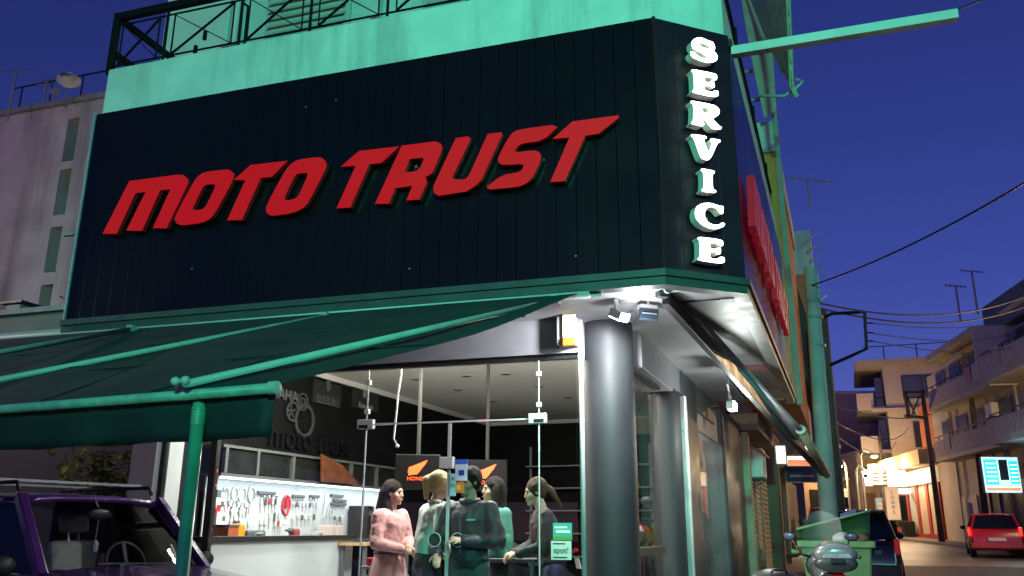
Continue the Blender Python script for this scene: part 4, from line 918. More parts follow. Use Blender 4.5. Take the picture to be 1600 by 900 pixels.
m_fabw = mat('awning_pale', (.66, .67, .70), .7, var=.08)
_t = m_fabw.node_tree; _tr = _t.nodes.new('ShaderNodeBsdfTranslucent'); _tr.inputs[0].default_value = (.66, .67, .70, 1); _mx = _t.nodes.new('ShaderNodeMixShader'); _mx.inputs[0].default_value = .5
_o = _t.nodes['Material Output']; _t.links.new(_t.nodes['Principled BSDF'].outputs[0], _mx.inputs[1]); _t.links.new(_tr.outputs[0], _mx.inputs[2]); _t.links.new(_mx.outputs[0], _o.inputs[0])
o = MB().add(vs, [(i * 7 + j, i * 7 + j + 1, (i + 1) * 7 + j + 1, (i + 1) * 7 + j) for i in range(12) for j in range(6)]).build('fabric', m_fabw, sa_, smooth=True); mo = o.modifiers.new('t', 'SOLIDIFY'); mo.thickness = .006
MB().tube([vs[i * 7 + 6] for i in range(13)], .028, 12).build('fabric_roll', m_fabw, sa_, smooth=True)
G = Vector(vs[-1]); MB().tube([G, aty(1292, 742, 12.75)], .055, 10).build('front_bar', mat('tan_bar', (.32, .26, .19), .5), sa_, smooth=True)
MB().lathe(G, (A2 - G).normalized(), [(.06, -.02), (.06, .05)], 14).build('end_cap', m_tubeg, sa_)
for t_ in (.62, .80):
    q = A.lerp(B, t_); MB().bar(q - UP * .02, q + UP * .12 + ns * .12, .02, .02).build('link', m_steel, sa_)

# ------------------------------------------------------------------ green tube beam on the corner, old awning above
bm_ = thing('sign_beam', 'green lit square steel beam sticking out from the building corner', 'beam', tuple(C2 + UP * 5.1))
bA = atz(1143, 82, 5.17); bB = atz(1496, 24, 5.17)
MB().bar(bA, bB, .075, .075).build('square_tube', mat('beam_steel', (.48, .50, .47), .5, var=.1, scale=5), bm_)
MB().box(frame(bA, us, ns), -.05, .05, -.01, .12, .03, .10).build('bracket', m_blackmetal, bm_)
bd_ = (bB - bA).normalized()
for t_ in (.15, .83): MB().tube([bA.lerp(bB, t_) - UP * .0375, bA.lerp(bB, t_) - UP * .075 + bd_ * .01], .004, 5).build('hook', m_steel, bm_)
wr = thing('cable', 'thin cable running up from the tip of the green beam', 'cable', tuple(bB)); MB().tube([bA.lerp(bB, .55) + UP * .05, bB + UP * .05, atz(1545, -4, 5.32), atz(1640, -36, 5.5)], .006, 5).build('wire', m_blackmetal, wr)
ua = thing('awning', 'worn green lit awning hanging beside the upper balcony', 'awning', tuple(SD(3, .2, 6.5)))
m_old = mat('old_fabric', (.52, .55, .42), .8, var=.2, scale=3, bump=.3, bscale=12, stain=(.16, .2, .15), sscale=2.5)
def sheet(pts, name, m, par, th=.006):
    o = MB().add(pts, [tuple(range(len(pts)))]).build(name, m, par); mo = o.modifiers.new('t', 'SOLIDIFY'); mo.thickness = th; return o
Pa, Pb, Pc, Pd = aty(1150, -60, 12.2), aty(1229, -60, 9.6), aty(1237, 135, 10.2), aty(1196, 58, 12.0)
vs = []
for i in range(13):
    for j in range(9):
        t, s = i / 12, j / 8; e0 = Pa.lerp(Pd, t).lerp(Pc, t * .6) if False else Pa.lerp(Pd, t); e1 = Pb.lerp(Pc, t)
        vs.append(e0.lerp(e1, s) + UP * (.03 * sin(j * 2.2)) - UP * .06 * sin(pi * s))
o = MB().add(vs, [(i * 9 + j, i * 9 + j + 1, (i + 1) * 9 + j + 1, (i + 1) * 9 + j) for i in range(12) for j in range(8)]).build('fabric', m_old, ua, smooth=True); mo = o.modifiers.new('t', 'SOLIDIFY'); mo.thickness = .006
MB().tube([Pb, Pc, aty(1245, 152, 10.25)], .035, 8).build('edge_bar', mat('old_green', (.33, .45, .30), .6, var=.2), ua)
b = MB()
for k in range(16):
    q = Pb.lerp(Pc, k / 16); b.bar(q - UP * .02 - us * .0, q - UP * (.10 + .06 * (k % 3)) - ns * .0, .03, .008)
b.build('torn_fringe', m_old, ua)
MB().tube([aty(1186, 150, 10.6), aty(1226, 150, 10.4), aty(1241, 140, 10.3), aty(1255, 127, 10.3), aty(1243, 124, 10.25)], .022, 8).build('support_arm', m_tubeg, ua, smooth=True)
cu = thing('drop_curtain', 'beige canvas side curtain hanging below the upper awning', 'curtain', tuple(SD(6, .3, 5.9)))
cpts = [aty(x, y, 12.3) for x, y in ((1152, -40), (1196, -40), (1207, 70), (1213, 172), (1194, 184), (1178, 110), (1165, 40))]
n_ = len(cpts); MB().add(cpts + [p + us * .02 for p in cpts], [tuple(range(n_)), tuple(reversed(range(n_, 2 * n_)))] + [(i, (i + 1) % n_, (i + 1) % n_ + n_, i + n_) for i in range(n_)]).build('canvas', mat('beige_canvas', (.42, .36, .26), .8, var=.15, stain=(.3, .2, .14), sscale=2, streak=True), cu)

# ------------------------------------------------------------------ green pharmacy cross across the street, behind the viewer: the source of the green light
px_ = Vector((0.6, -7.5, 0)); PZ = 5.1; ph = thing('pharmacy_cross', 'green lit pharmacy cross on a post behind the viewer', 'sign', tuple(px_))
MB().tube([px_ + Vector((0, -.1, 0)), px_ + Vector((0, -.1, PZ - .3))], .06, 10).build('post', m_greysteel, ph)
for nm_, e, m, d in (('cross_frame', .04, m_greysteel, .1), ('cross_face', 0, emis('cross_green', (.05, 1.0, .55), 6), .02)):
    a_, c_ = .42 + e, .15 + e; lp = [(-c_, a_), (c_, a_), (c_, c_), (a_, c_), (a_, -c_), (c_, -c_), (c_, -a_), (-c_, -a_), (-c_, -c_), (-a_, -c_), (-a_, c_), (-c_, c_)]
    MB().prism([lp], px_ + Vector((0, -.05 if e else .052, PZ)), (1, 0, 0), UP, (0, 1, 0), d).build(nm_, m, ph)
lamp('cross_light', 'SPOT', tuple(px_ + Vector((0, .12, PZ))), 7600, (0.11, 1.0, 0.62), None, (-0.5, 7.5, 5.75), .35, spot=48, blend=.6)
# ------------------------------------------------------------------ people
def remesh(mb, name, m, parent, vox=0.012, smooth=6, bumpy=0.0):
    me = mb.mesh(name); o = bpy.data.objects.new(name, me); COL.objects.link(o)
    r = o.modifiers.new('r', 'REMESH'); r.mode = 'VOXEL'; r.voxel_size = vox
    s_ = o.modifiers.new('s', 'SMOOTH'); s_.iterations = smooth; s_.factor = 0.5
    if bumpy:
        tx = bpy.data.textures.get('folds') or bpy.data.textures.new('folds', 'CLOUDS'); tx.noise_scale = 0.085
        d = o.modifiers.new('d', 'DISPLACE'); d.texture = tx; d.strength = bumpy; d.mid_level = .5
    dg = bpy.context.evaluated_depsgraph_get(); dg.update()
    me2 = bpy.data.meshes.new_from_object(o.evaluated_get(dg)); bpy.data.objects.remove(o)
    me2.name = name
    me2.materials.clear(); me2.materials.append(m)
    for p in me2.polygons: p.use_smooth = True
    return link(name, me2, parent)
m_skin = mat('skin', (0.52, 0.30, 0.22), 0.5, var=.05); m_hair_d = mat('hair_dark', (0.016, 0.010, 0.008), 0.65, spec=.12, var=.3, scale=40, bump=.6, bscale=120)
m_hair_b = mat('hair_brown', (0.055, 0.030, 0.018), 0.65, spec=.15, var=.3, scale=40, bump=.6, bscale=120); m_hair_bl = mat('hair_blonde', (0.50, 0.36, 0.18), .55, spec=.3, var=.3, scale=40, bump=.6, bscale=120)
m_eye = mat('eye_dark', (.02, .015, .012), .2); m_lip = mat('lips', (.40, .12, .11), .4); m_shoe = mat('shoe', (.02, .02, .02), .4)
def person(label, px, py, Y, face_az, H, lean, armL, armR, top, topc, bottom, botc, hair, hairc, wide=1.0, look=0.0, nod=0.0, beltc=None):
    """head top at pixel; face_az: compass direction the person faces (0 = away, 180 = towards the viewer)"""
    hp = aty(px, py, Y); 
    k = (hp.z - FLZ) / 1.70
    a = radians(face_az); fwd = Vector((sin(a), cos(a), 0)); rgt = Vector((cos(a), -sin(a), 0))
    ln = sin(radians(lean)) * 0.62 * k
    base = Vector((hp.x, hp.y, FLZ)) - fwd * ln
    t = thing('person', label, 'person', tuple(base), group=None)
    def P(x, y, z):     # x to the person's right, y forward, z up, for a 1.70 m body; the upper body leans
        yy = y + (max(0, z - 0.95) * math.tan(radians(lean)) if lean else 0)
        return base + rgt * (x * k) + fwd * (yy * k) + UP * (z * k)
    W = wide
    sh, hipw = 0.185 * W, 0.095
    bd = MB()
    # head with brow, nose, chin, ears
    ha = radians(face_az + look); hf = Vector((sin(ha), cos(ha), 0)); hr = Vector((cos(ha), -sin(ha), 0)); hu = (UP - hf * math.tan(radians(nod)) * -1 * .6).normalized() if nod else UP
    hf2 = (hf - UP * sin(radians(nod))).normalized() if nod else hf
    hc = P(0, 0.025, 1.585)
    H3 = lambda x, y, z: hc + hr * (x * k) + hf2 * (y * k) + hu * (z * k)
    bd.ball(H3(0, -.005, .025), .098 * k, 16, 12, (.78, .95, .98), (hr, hf2, hu)); bd.cap(H3(0, .035, -.01), H3(0, .045, -.075), .062 * k, .036 * k, 1.0, hr)
    bd.cap(H3(0, .088, .01), H3(0, .103, -.022), .010 * k, .014 * k, 1, hr); bd.cap(H3(-.03, .078, .028), H3(.03, .078, .028), .014 * k, .014 * k)
    bd.cap(H3(-.012, .086, -.062), H3(.012, .086, -.062), .012 * k, .012 * k); bd.ball(H3(0, .075, -.095), .02 * k)
    for s in (-1, 1): bd.ball(H3(s * .077, -.005, .0), .026 * k, 10, 8, (.35, .7, 1.1), (hr, hf2, hu)); bd.ball(H3(s * .042, .058, -.025), .03 * k)
    bd.cap(P(0, -.01, 1.38), P(0, .01, 1.52), .060 * k, .052 * k)
    bd.cap(P(-.10 * W, 0, 1.34), P(.10 * W, 0, 1.34), .075 * k, .075 * k); bd.cap(P(0, 0, 1.05), P(0, .01, 1.28), .105 * k, .115 * k, 1.30 * W, rgt); bd.cap(P(0, 0, .92), P(0, 0, 1.0), .115 * k, .10 * k, 1.3, rgt)
    for s in (-1, 1):
        bd.cap(P(s * hipw, 0, .88), P(s * .095, .01, .48), .085 * k, .055 * k); bd.cap(P(s * .095, .01, .48), P(s * .095, -.01, .09), .055 * k, .036 * k)
        bd.cap(P(s * .095, -.02, .04), P(s * .105, .15, .03), .036 * k, .030 * k, 1.1, rgt)
    arms = {}
    for s, ar in ((-1, armL), (1, armR)):
        S_, E_, Wp = P(s * sh, 0, 1.355), P(*ar[0]), P(*ar[1]); arms[s] = (S_, E_, Wp)
        bd.cap(S_, E_, .050 * k, .040 * k); bd.cap(E_, Wp, .040 * k, .027 * k)
        dv = (Wp - E_).normalized(); sd = dv.cross(UP); sd = sd.normalized() if sd.length > .05 else rgt; dn = sd.cross(dv).normalized()
        if dn.z > 0: dn = -dn
        bd.cap(Wp + dv * .02 * k, Wp + dv * .075 * k, .030 * k, .034 * k, 1.15, sd)
        for q, Ln in ((-1.5, .062), (-.5, .075), (.5, .070), (1.5, .055)):
            b0 = Wp + dv * .085 * k + sd * (q * .0185 * k); b1 = b0 + (dv * .8 + dn * .45) * Ln * .55 * k; b2 = b1 + (dv * .35 + dn * .9) * Ln * .55 * k
            bd.cap(b0, b1, .0095 * k, .009 * k, n=8, m=2); bd.cap(b1, b2, .009 * k, .0075 * k, n=8, m=2)
        b0 = Wp + dv * .03 * k + sd * (-s * -.034 * k); b1 = b0 + (dv * .6 + sd * (s * .5) + dn * .35) * .045 * k; bd.cap(b0, b1, .012 * k, .010 * k, n=8, m=2); bd.cap(b1, b1 + (dv * .8 + dn * .3) * .032 * k, .010 * k, .008 * k, n=8, m=2)
    body = remesh(bd, 'body', m_skin, t, .0085, 5)
    for s in (-1, 1):
        e = MB().ball(H3(s * .032, .083, .006), .0125 * k, 10, 6, (1.3, .6, .65), (hr, hf2, hu)).build('eye', m_eye, t, smooth=True)
        MB().cap(H3(s * .018, .0955, .030), H3(s * .048, .085, .031), .005 * k, .004 * k, n=6, m=2).build('eyebrow', hairc if hairc is not m_hair_bl else m_hair_b, t, smooth=True)
    MB().cap(H3(-.018, .098, -.060), H3(.018, .098, -.060), .0065 * k, .0065 * k, n=8, m=2).build('mouth', m_lip, t, smooth=True)
    # clothes
    tp = MB(); ex = {'sweater': .022, 'jacket': .026, 'blouse': .018, 'slim': .012}[top]; hem = {'sweater': .86, 'jacket': .84, 'blouse': .98, 'slim': .86}[top]
    tp.cap(P(-.115 * W, 0, 1.335), P(.115 * W, 0, 1.335), (.072 + ex) * k, (.072 + ex) * k); tp.cap(P(0, 0, 1.04), P(0, .01, 1.28), (.105 + ex) * k, (.115 + ex) * k, 1.30 * W, rgt); tp.cap(P(0, 0, hem + .1), P(0, 0, 1.02), (.118 + ex) * k, (.103 + ex) * k, 1.28, rgt)
    for s in (-1, 1):
        S_, E_, Wp = arms[s]; tp.cap(S_, E_, (.054 + ex) * k, (.042 + ex) * k); tp.cap(E_, E_.lerp(Wp, .93), (.042 + ex) * k, (.029 + ex * .8) * k)
    cl = remesh(tp, {'sweater': 'sweater', 'jacket': 'jacket', 'blouse': 'blouse', 'slim': 'sweater'}[top], topc, t, .011, 4, .026 if top != 'slim' else .016)
    if top in ('jacket', 'blouse'):
        cb2 = MB(); cb2.tube([P(.075 * cos(x_), .012 + .07 * sin(x_), 1.43 - .012 * sin(x_)) for x_ in [2 * pi * q / 20 for q in range(21)]], .022 * k, 8); cb2.build('collar', topc, t, smooth=True)
    if top == 'jacket':
        MB().tube([P(0.0, .175, 1.36), P(0, .182, 1.2), P(0, .172, 1.0)], .006 * k, 6).build('zip', m_steel, t); MB().box(lambda a_, d, z: P(a_, d, z), -.13, -.05, .158, .166, 1.262, 1.275).build('chest_print', m_white, t)
    if bottom == 'trousers':
        bt = MB(); bt.cap(P(0, 0, .90), P(0, 0, .99), .125 * k, .112 * k, 1.28, rgt)
        for s in (-1, 1): bt.cap(P(s * hipw, 0, .88), P(s * .098, .01, .48), .098 * k, .070 * k); bt.cap(P(s * .098, .01, .48), P(s * .098, -.01, .08), .070 * k, .055 * k)
        remesh(bt, 'trousers', botc, t, .012, 4, .014)
    else:
        bt = MB(); pr = []
        n_ = 28
        for z, r, w_ in ((1.0, .135, 0), (.93, .155, .01), (.75, .185, .03), (.5, .215, .05)):
            pr.append([P(r * 1.15 * cos(2 * pi * j / n_) * (1 + w_ * sin(9 * 2 * pi * j / n_)), r * sin(2 * pi * j / n_) * (1 + w_ * cos(7 * 2 * pi * j / n_)), z) for j in range(n_)])
        bt.add([p for r_ in pr for p in r_], [(i * n_ + j, i * n_ + (j + 1) % n_, (i + 1) * n_ + (j + 1) % n_, (i + 1) * n_ + j) for i in range(3) for j in range(n_)] + [tuple(range(n_)), tuple(3 * n_ + j for j in range(n_))]); bt.build('skirt', botc, t, smooth=True)
    if beltc:
        MB().tube([P(.16 * cos(2 * pi * j / 24), .135 * sin(2 * pi * j / 24), 1.0) for j in range(25)], .018 * k, 6).build('belt', beltc, t)
    for s in (-1, 1): MB().cap(P(s * .095, -.03, .045), P(s * .105, .16, .035), .044 * k, .038 * k, 1.1, rgt).build('shoe', m_shoe, t, smooth=True)
    # hair
    hb = MB(); hb.ball(H3(0, -.024, .038), .110 * k, 16, 12, (.83, .98, .96), (hr, hf2, hu)); hb.ball(H3(0, -.05, 0), .085 * k, 12, 8, (.9, .8, 1), (hr, hf2, hu))
    for s in (-1, 1): hb.cap(H3(s * .066, .012, .06), H3(s * .078, -.025, .01), .026 * k, .022 * k)
    if hair == 'pony_high':
        hb.cap(H3(0, -.10, .075), H3(0, -.145, .03), .030 * k, .045 * k); hb.cap(H3(0, -.145, .03), H3(0, -.135, -.12), .045 * k, .022 * k)
    elif hair == 'pony_low':
        hb.cap(H3(0, -.09, .04), H3(0, -.16, -.02), .032 * k, .036 * k); hb.cap(H3(0, -.16, -.02), H3(0, -.235, -.19), .036 * k, .016 * k)
    elif hair == 'long_back':
        hb.cap(H3(0, -.075, .0), H3(0, -.125, -.17), .088 * k, .065 * k); hb.cap(H3(.05, -.05, -.06), H3(.075, .02, -.21), .04 * k, .03 * k); hb.cap(H3(-.05, -.06, -.05), H3(-.06, -.06, -.2), .045 * k, .035 * k)
    elif hair == 'long_side':
        for s in (-1, 1): hb.cap(H3(s * .072, -.01, .02), H3(s * .085, .01, -.2), .040 * k, .032 * k)
        hb.cap(H3(0, -.07, 0), H3(0, -.08, -.2), .08 * k, .06 * k)
    # cut the hair away from the face by keeping only what lies behind it
    remesh(hb, 'hair', hairc, t, .009, 3, .012)
    return t, P, H3
m_pink = mat('pink_knit', (0.52, 0.27, 0.27), .85, var=.12, scale=14, bump=.4, bscale=90); m_pale = mat('pale_blouse', (0.62, 0.70, 0.64), .7, var=.06, scale=10)
m_jack = mat('navy_jacket', (0.022, 0.027, 0.036), .55, var=.15, scale=9); m_teal = mat('teal_knit', (0.055, 0.20, 0.16), .8, var=.12, scale=20, bump=.3, bscale=120); m_blk = mat('black_cloth', (0.009, 0.010, 0.011), .7, var=.2, scale=10); m_grey_t = mat('grey_trousers', (.10, .11, .115), .75, var=.12)
def prsn(*a, **k): return person(*a, **k)
prsn('woman in a pink sweater dress with dark hair tied back, arms folded', 613, 753, 8.9, 118, 1.68, 0, ((-.26, .05, 1.10), (-.02, .22, 1.06)), ((.27, .03, 1.09), (.05, .20, 1.03)), 'sweater', m_pink, 'skirt', m_pink, 'long_back', m_hair_d, 1.05, -8, 4, m_blk)
prsn('woman in a pale green blouse with a blonde high ponytail, seen from behind', 686, 739, 8.15, 62, 1.68, 9, ((-.25, .02, 1.10), (-.20, .22, .98)), ((.26, -.03, 1.08), (.16, .21, .99)), 'blouse', m_pale, 'trousers', m_blk, 'pony_high', m_hair_bl, 1.0, 8, 6)
prsn('man in a dark zipped jacket holding the glass door', 736, 733, 7.75, 205, 1.76, 0, ((-.29, .03, 1.09), (-.06, .26, 1.10)), ((.29, .04, 1.08), (.16, .28, .98)), 'jacket', m_jack, 'trousers', m_grey_t, 'short', m_hair_d, 1.02, 22, 6)
prsn('woman in a teal knitted sweater with long dark hair, turned sideways', 773, 748, 8.75, 232, 1.66, 0, ((-.25, .02, 1.08), (-.05, .20, 1.12)), ((.25, .02, 1.08), (.03, .21, 1.10)), 'slim', m_teal, 'trousers', m_blk, 'long_side', m_hair_d, .95, 20, 0)
prsn('woman in black with a brown ponytail looking down at a counter', 841, 750, 8.2, 262, 1.66, 12, ((-.23, .10, 1.08), (-.14, .34, 1.02)), ((.23, .10, 1.10), (.12, .33, 1.02)), 'sweater', m_blk, 'trousers', mat('indigo_cloth', (.03, .03, .07), .7), 'pony_low', m_hair_b, 1.0, 0, 14)
c = aty(800, 858, 8.5)
t = thing('display_table', 'dark slanted display table in front of the woman in black', 'table', (c.x, c.y, FLZ)); Fm = frame((c.x, c.y, 0), uf, nf)
MB().box(Fm, -.3, .35, -.25, .25, 1.09, 1.12).build('table_top', m_toold, t)
for s1 in (-.27, .32):
    for s2 in (-.22, .22): MB().box(Fm, s1 - .02, s1 + .02, s2 - .02, s2 + .02, FLZ, 1.09).build('leg', m_toold, t)
t = MB().box(Fm, -.12, .04, -.18, -.02, 1.121, 1.125).build('paper_sheet', m_white); tag(t, 'white sheet of paper on the dark display table', 'paper')

# ------------------------------------------------------------------ motorcycles
m_tyre = mat('tyre', (.012, .012, .012), .8, var=.2, scale=20, bump=.3); m_rim = mat('rim_black', (.03, .03, .03), .35, .6); m_plb = mat('plastic_black', (.014, .014, .015), .4); m_chrome = mat('chrome', (.7, .7, .72), .12, 1.0)
m_lamp_red = mat('lamp_red', (.45, .01, .01), .2, emit=(1, .02, .02), estr=.15); m_lens = mat('lens_clear', (.7, .72, .75), .08, .3)
for n_, c_ in (('paint_white', (.62, .62, .60)), ('paint_red', (.42, .02, .02)), ('paint_black', (.012, .012, .013)), ('paint_grey', (.10, .11, .11)), ('paint_blue', (.05, .07, .2))): mat(n_, c_, .22, coat=.8)
def ellipse_loft(mb, stations, n=14):
    """stations: (centre, right half width, up half height) in local x right, y forward, z up"""
    vs = []; k = len(stations)
    for (c, rx, rz) in stations:
        for j in range(n):
            a = 2 * pi * j / n; vs.append(Vector(c) + Vector((rx * cos(a), 0, rz * sin(a))))
    mb.add(vs, [(i * n + j, i * n + (j + 1) % n, (i + 1) * n + (j + 1) % n, (i + 1) * n + j) for i in range(k - 1) for j in range(n)] + [tuple(reversed(range(n))), tuple((k - 1) * n + j for j in range(n))]); return mb
def wheel(t, x, y, r, w_, spokes=5):
    X = Vector((1, 0, 0))
    tyre = MB().lathe((x, y, r), X, [(r * .70, -w_ * .42), (r * .88, -w_ / 2), (r * .97, -w_ * .36), (r, 0), (r * .97, w_ * .36), (r * .88, w_ / 2), (r * .70, w_ * .42)], 28).build('tyre', m_tyre, t, smooth=True)
    b = MB(); b.lathe((x, y, r), X, [(r * .72, -w_ * .30), (r * .72, w_ * .30)], 24); b.build('rim', m_rim, tyre)
    for k in range(spokes):
        a = 2 * pi * k / spokes; d = Vector((0, cos(a), sin(a))); MB().bar(Vector((x, y, r)) + d * .03, Vector((x, y, r)) + d * r * .74, w_ * .75, r * .12, up=X).build('spoke', m_rim, tyre)
    MB().lathe((x, y, r), X, [(r * .42, -w_ * .62), (r * .42, -w_ * .56)], 20).build('brake_disc', m_steel, tyre)
def motorcycle(label, loc, rotz, paint, second, scooter=False, group=None):
    t = thing('motorcycle', label, 'motorcycle', loc, rotz, group, local=True)
    wr_, wf_ = (.27, .28) if scooter else (.30, .30); yb, yf = -.68, .72
    wheel(t, 0, yb, wr_, .15); wheel(t, 0, yf, wf_, .12)
    for s in (-1, 1):
        MB().tube([(s * .09, yf, wf_), (s * .09, yf - .14, .66), (s * .08, yf - .24, .98)], .024, 8).build('fork_leg', m_chrome if s < 0 else m_chrome, t, smooth=True)
        MB().tube([(s * .10, yb, wr_), (s * .11, -.2, .36)], .028, 8).build('swing_arm', m_plb, t)
        MB().tube([(s * .03, .46, 1.03), (s * .22, .43, 1.08), (s * .36, .33, 1.06)], .014, 8).build('handlebar', m_plb, t, smooth=True)
        g = MB().tube([(s * .26, .40, 1.07), (s * .38, .32, 1.06)], .02, 8).build('grip', m_plb, t)
        MB().tube([(s * .24, .42, 1.09), (s * .30, .47, 1.23)], .008, 6).build('mirror_stalk', m_plb, t)
        MB().ball((s * .33, .47, 1.27), .07, 12, 8, (1.1, .25, .7)).build('mirror', m_plb, t, smooth=True)
        MB().ball((s * .33, .455, 1.27), .06, 12, 8, (1.05, .12, .65)).build('mirror_glass', mat('mirror_face', (.16, .17, .24), .1, .5), t, smooth=True)
        MB().tube([(s * .15, -.05, .3), (s * .22, -.06, .29)], .018, 6).build('footpeg', m_plb, t)
    b = MB(); ellipse_loft(b, [((0, .40, .90), .05, .05), ((0, .34, .92), .13, .10), ((0, .18, .93), .16, .12), ((0, .0, .88), .13, .09), ((0, -.10, .84), .09, .05)]); b.build('tank', paint, t, smooth=True)
    b = MB(); ellipse_loft(b, [((0, -.02, .82), .08, .04), ((0, -.15, .82), .14, .05), ((0, -.38, .84), .15, .05), ((0, -.62, .90), .12, .05), ((0, -.74, .92), .06, .03)]); b.build('seat', m_plb, t, smooth=True)
    b = MB(); ellipse_loft(b, [((0, -.10, .72), .10, .07), ((0, -.40, .76), .13, .08), ((0, -.75, .84), .10, .06), ((0, -.92, .88), .04, .03)]); b.build('tail_fairing', paint, t, smooth=True)
    b = MB(); ellipse_loft(b, [((0, .30, .45), .08, .12), ((0, .20, .48), .17, .20), ((0, -.05, .46), .18, .20), ((0, -.25, .42), .12, .12)]); b.build('engine', m_rim, t, smooth=True)
    for s in (-1, 1):
        b = MB(); ellipse_loft(b, [((s * .17, .62, .70), .02, .06), ((s * .19, .45, .66), .035, .20), ((s * .19, .2, .52), .03, .22), ((s * .16, -.08, .45), .015, .10)]); b.build('side_fairing', second, t, smooth=True)
    b = MB(); ellipse_loft(b, [((0, .76, .90), .05, .05), ((0, .68, .93), .14, .13), ((0, .52, .96), .18, .16), ((0, .42, .98), .15, .12)]); b.build('front_fairing', paint, t, smooth=True)
    hl = MB().ball((0, .735, .92), .075, 14, 8, (1.2, .5, .8)).build('headlight', m_lens, t, smooth=True)
    MB().lathe((0, yf, wf_), (1, 0, 0), [(wf_ * 1.02, -.075), (wf_ * 1.12, -.06), (wf_ * 1.12, .06), (wf_ * 1.02, .075)], 20)
    fe = MB(); vs = []; 
    for i in range(9):
        a = radians(10 + i * 18)
        for x in (-.075, -.05, .05, .075): vs.append((x, yf + (wf_ + .035 - (.02 if abs(x) > .06 else 0)) * cos(a), wf_ + (wf_ + .035 - (.02 if abs(x) > .06 else 0)) * sin(a)))
    fe.add(vs, [(i * 4 + j, i * 4 + j + 1, (i + 1) * 4 + j + 1, (i + 1) * 4 + j) for i in range(8) for j in range(3)]); fe.build('front_mudguard', paint, t, smooth=True)
    MB().tube([(.16, .05, .28), (.19, -.3, .34), (.20, -.45, .42)], .03, 8).build('exhaust_pipe', m_chrome, t, smooth=True); MB().tube([(.20, -.40, .40), (.21, -.85, .56)], .055, 12).build('silencer', m_steel, t, smooth=True)
    MB().ball((0, -.915, .90), .06, 12, 8, (1.3, .5, .6)).build('tail_light', m_lamp_red, t, smooth=True)
    MB().hexa([(-.09, -.97, .62), (.09, -.97, .62), (.09, -.96, .62), (-.09, -.96, .62), (-.09, -.93, .78), (.09, -.93, .78), (.09, -.92, .78), (-.09, -.92, .78)]).build('number_plate', m_white, t)
    return t
def top_case(t, m, y=-.80, z=.95, s=1.0, lidm=None):
    b = MB(); ellipse_loft(b, [((0, y - .20 * s, z + .09 * s), .15 * s, .07 * s), ((0, y - .19 * s, z + .10 * s), .20 * s, .09 * s), ((0, y + .12 * s, z + .10 * s), .21 * s, .10 * s), ((0, y + .20 * s, z + .10 * s), .15 * s, .07 * s)], 20); tc_ = b.build('top_case', m, t, smooth=True)
    b = MB(); ellipse_loft(b, [((0, y - .205 * s, z + .19 * s), .14 * s, .05 * s), ((0, y - .19 * s, z + .19 * s), .205 * s, .10 * s), ((0, y + .11 * s, z + .20 * s), .21 * s, .12 * s), ((0, y + .20 * s, z + .18 * s), .14 * s, .06 * s)], 20); b.build('lid', lidm or m, tc_, smooth=True)
    MB().box(IDF, -.07 * s, .07 * s, y - .225 * s, y - .20 * s, z + .10 * s, z + .15 * s).build('latch', m_plb, tc_, bevel=.008)
    MB().hexa([(-.15 * s, y - .215 * s, z + .155 * s), (.15 * s, y - .215 * s, z + .155 * s), (.15 * s, y - .19 * s, z + .155 * s), (-.15 * s, y - .19 * s, z + .155 * s), (-.12 * s, y - .216 * s, z + .20 * s), (.12 * s, y - .216 * s, z + .20 * s), (.12 * s, y - .19 * s, z + .20 * s), (-.12 * s, y - .19 * s, z + .20 * s)]).build('reflector', m_alu, tc_, bevel=.004)
def place(pxx, pyy, Y, z=None):
    p = aty(pxx, pyy, Y); return p
# inside, behind the street side window
P_in = [(3.5, 1.80, 'paint_white', 'paint_red', 'white and red motorcycle nearest the street side window', 250), (4.6, 1.95, 'paint_white', 'paint_grey', 'white motorcycle standing second behind the side window', 245), (5.7, 2.1, 'paint_red', 'paint_white', 'red motorcycle standing third behind the side window', 242), (6.9, 2.3, 'paint_black', 'paint_grey', 'black motorcycle deepest behind the side window', 240), (6.5, 4.2, 'paint_grey', 'paint_black', 'grey motorcycle in the middle of the shop behind the people', 200)]
for (a, d, p1_, p2_, lab, rz) in P_in:
    p = SD(a, d, FLZ + (.25 if d < 3 else 0)); motorcycle(lab, tuple(p), radians(rz - 90), MATS[p1_], MATS[p2_], group='motorcycles inside the shop')
pf = thing('display_platform', 'low dark platform carrying the motorcycles behind the side window', 'platform', tuple(SD(5, 2, FLZ)))
MB().box(SD, 2.2, 8.2, 1.45, 3.1, FLZ, FLZ + .23).build('plinth', m_toold, pf); MB().box(SD, 2.18, 8.22, 1.43, 3.12, FLZ + .231, FLZ + .249).build('deck', m_greysteel, pf)
# outside, parked at the kerb
p = aty(1318, 868, 8.6); g_ = ground(p.y) + .0
hd = radians(-14)
t = motorcycle('grey scooter with windscreen and top case parked in front of the green bin', (p.x + .1, p.y + .75, g_), hd, MATS['paint_grey'], MATS['paint_red'], True)
top_case(t, mat('case_grey', (.055, .062, .062), .35, coat=.4), -.80, .94, .92, mat('case_lid', (.20, .22, .22), .22, coat=.8))
screen_m = mat('screen_haze', (.62, .70, .68), .25)
_t = screen_m.node_tree; _tr = _t.nodes.new('ShaderNodeBsdfTransparent'); _mx = _t.nodes.new('ShaderNodeMixShader'); _mx.inputs[0].default_value = .76
_t.links.new(_t.nodes['Principled BSDF'].outputs[0], _mx.inputs[1]); _t.links.new(_tr.outputs[0], _mx.inputs[2]); _t.links.new(_mx.outputs[0], _t.nodes['Material Output'].inputs[0])
ws = MB(); vs = []
for i in range(8):
    for j in range(9):
        x = -.24 + .06 * j; z = 1.02 + .075 * i; vs.append((x * (1 - .05 * i * .6), .58 - .18 * (x / .24) ** 2 - .035 * i, z - .10 * (x / .24) ** 2 * (i / 7)))
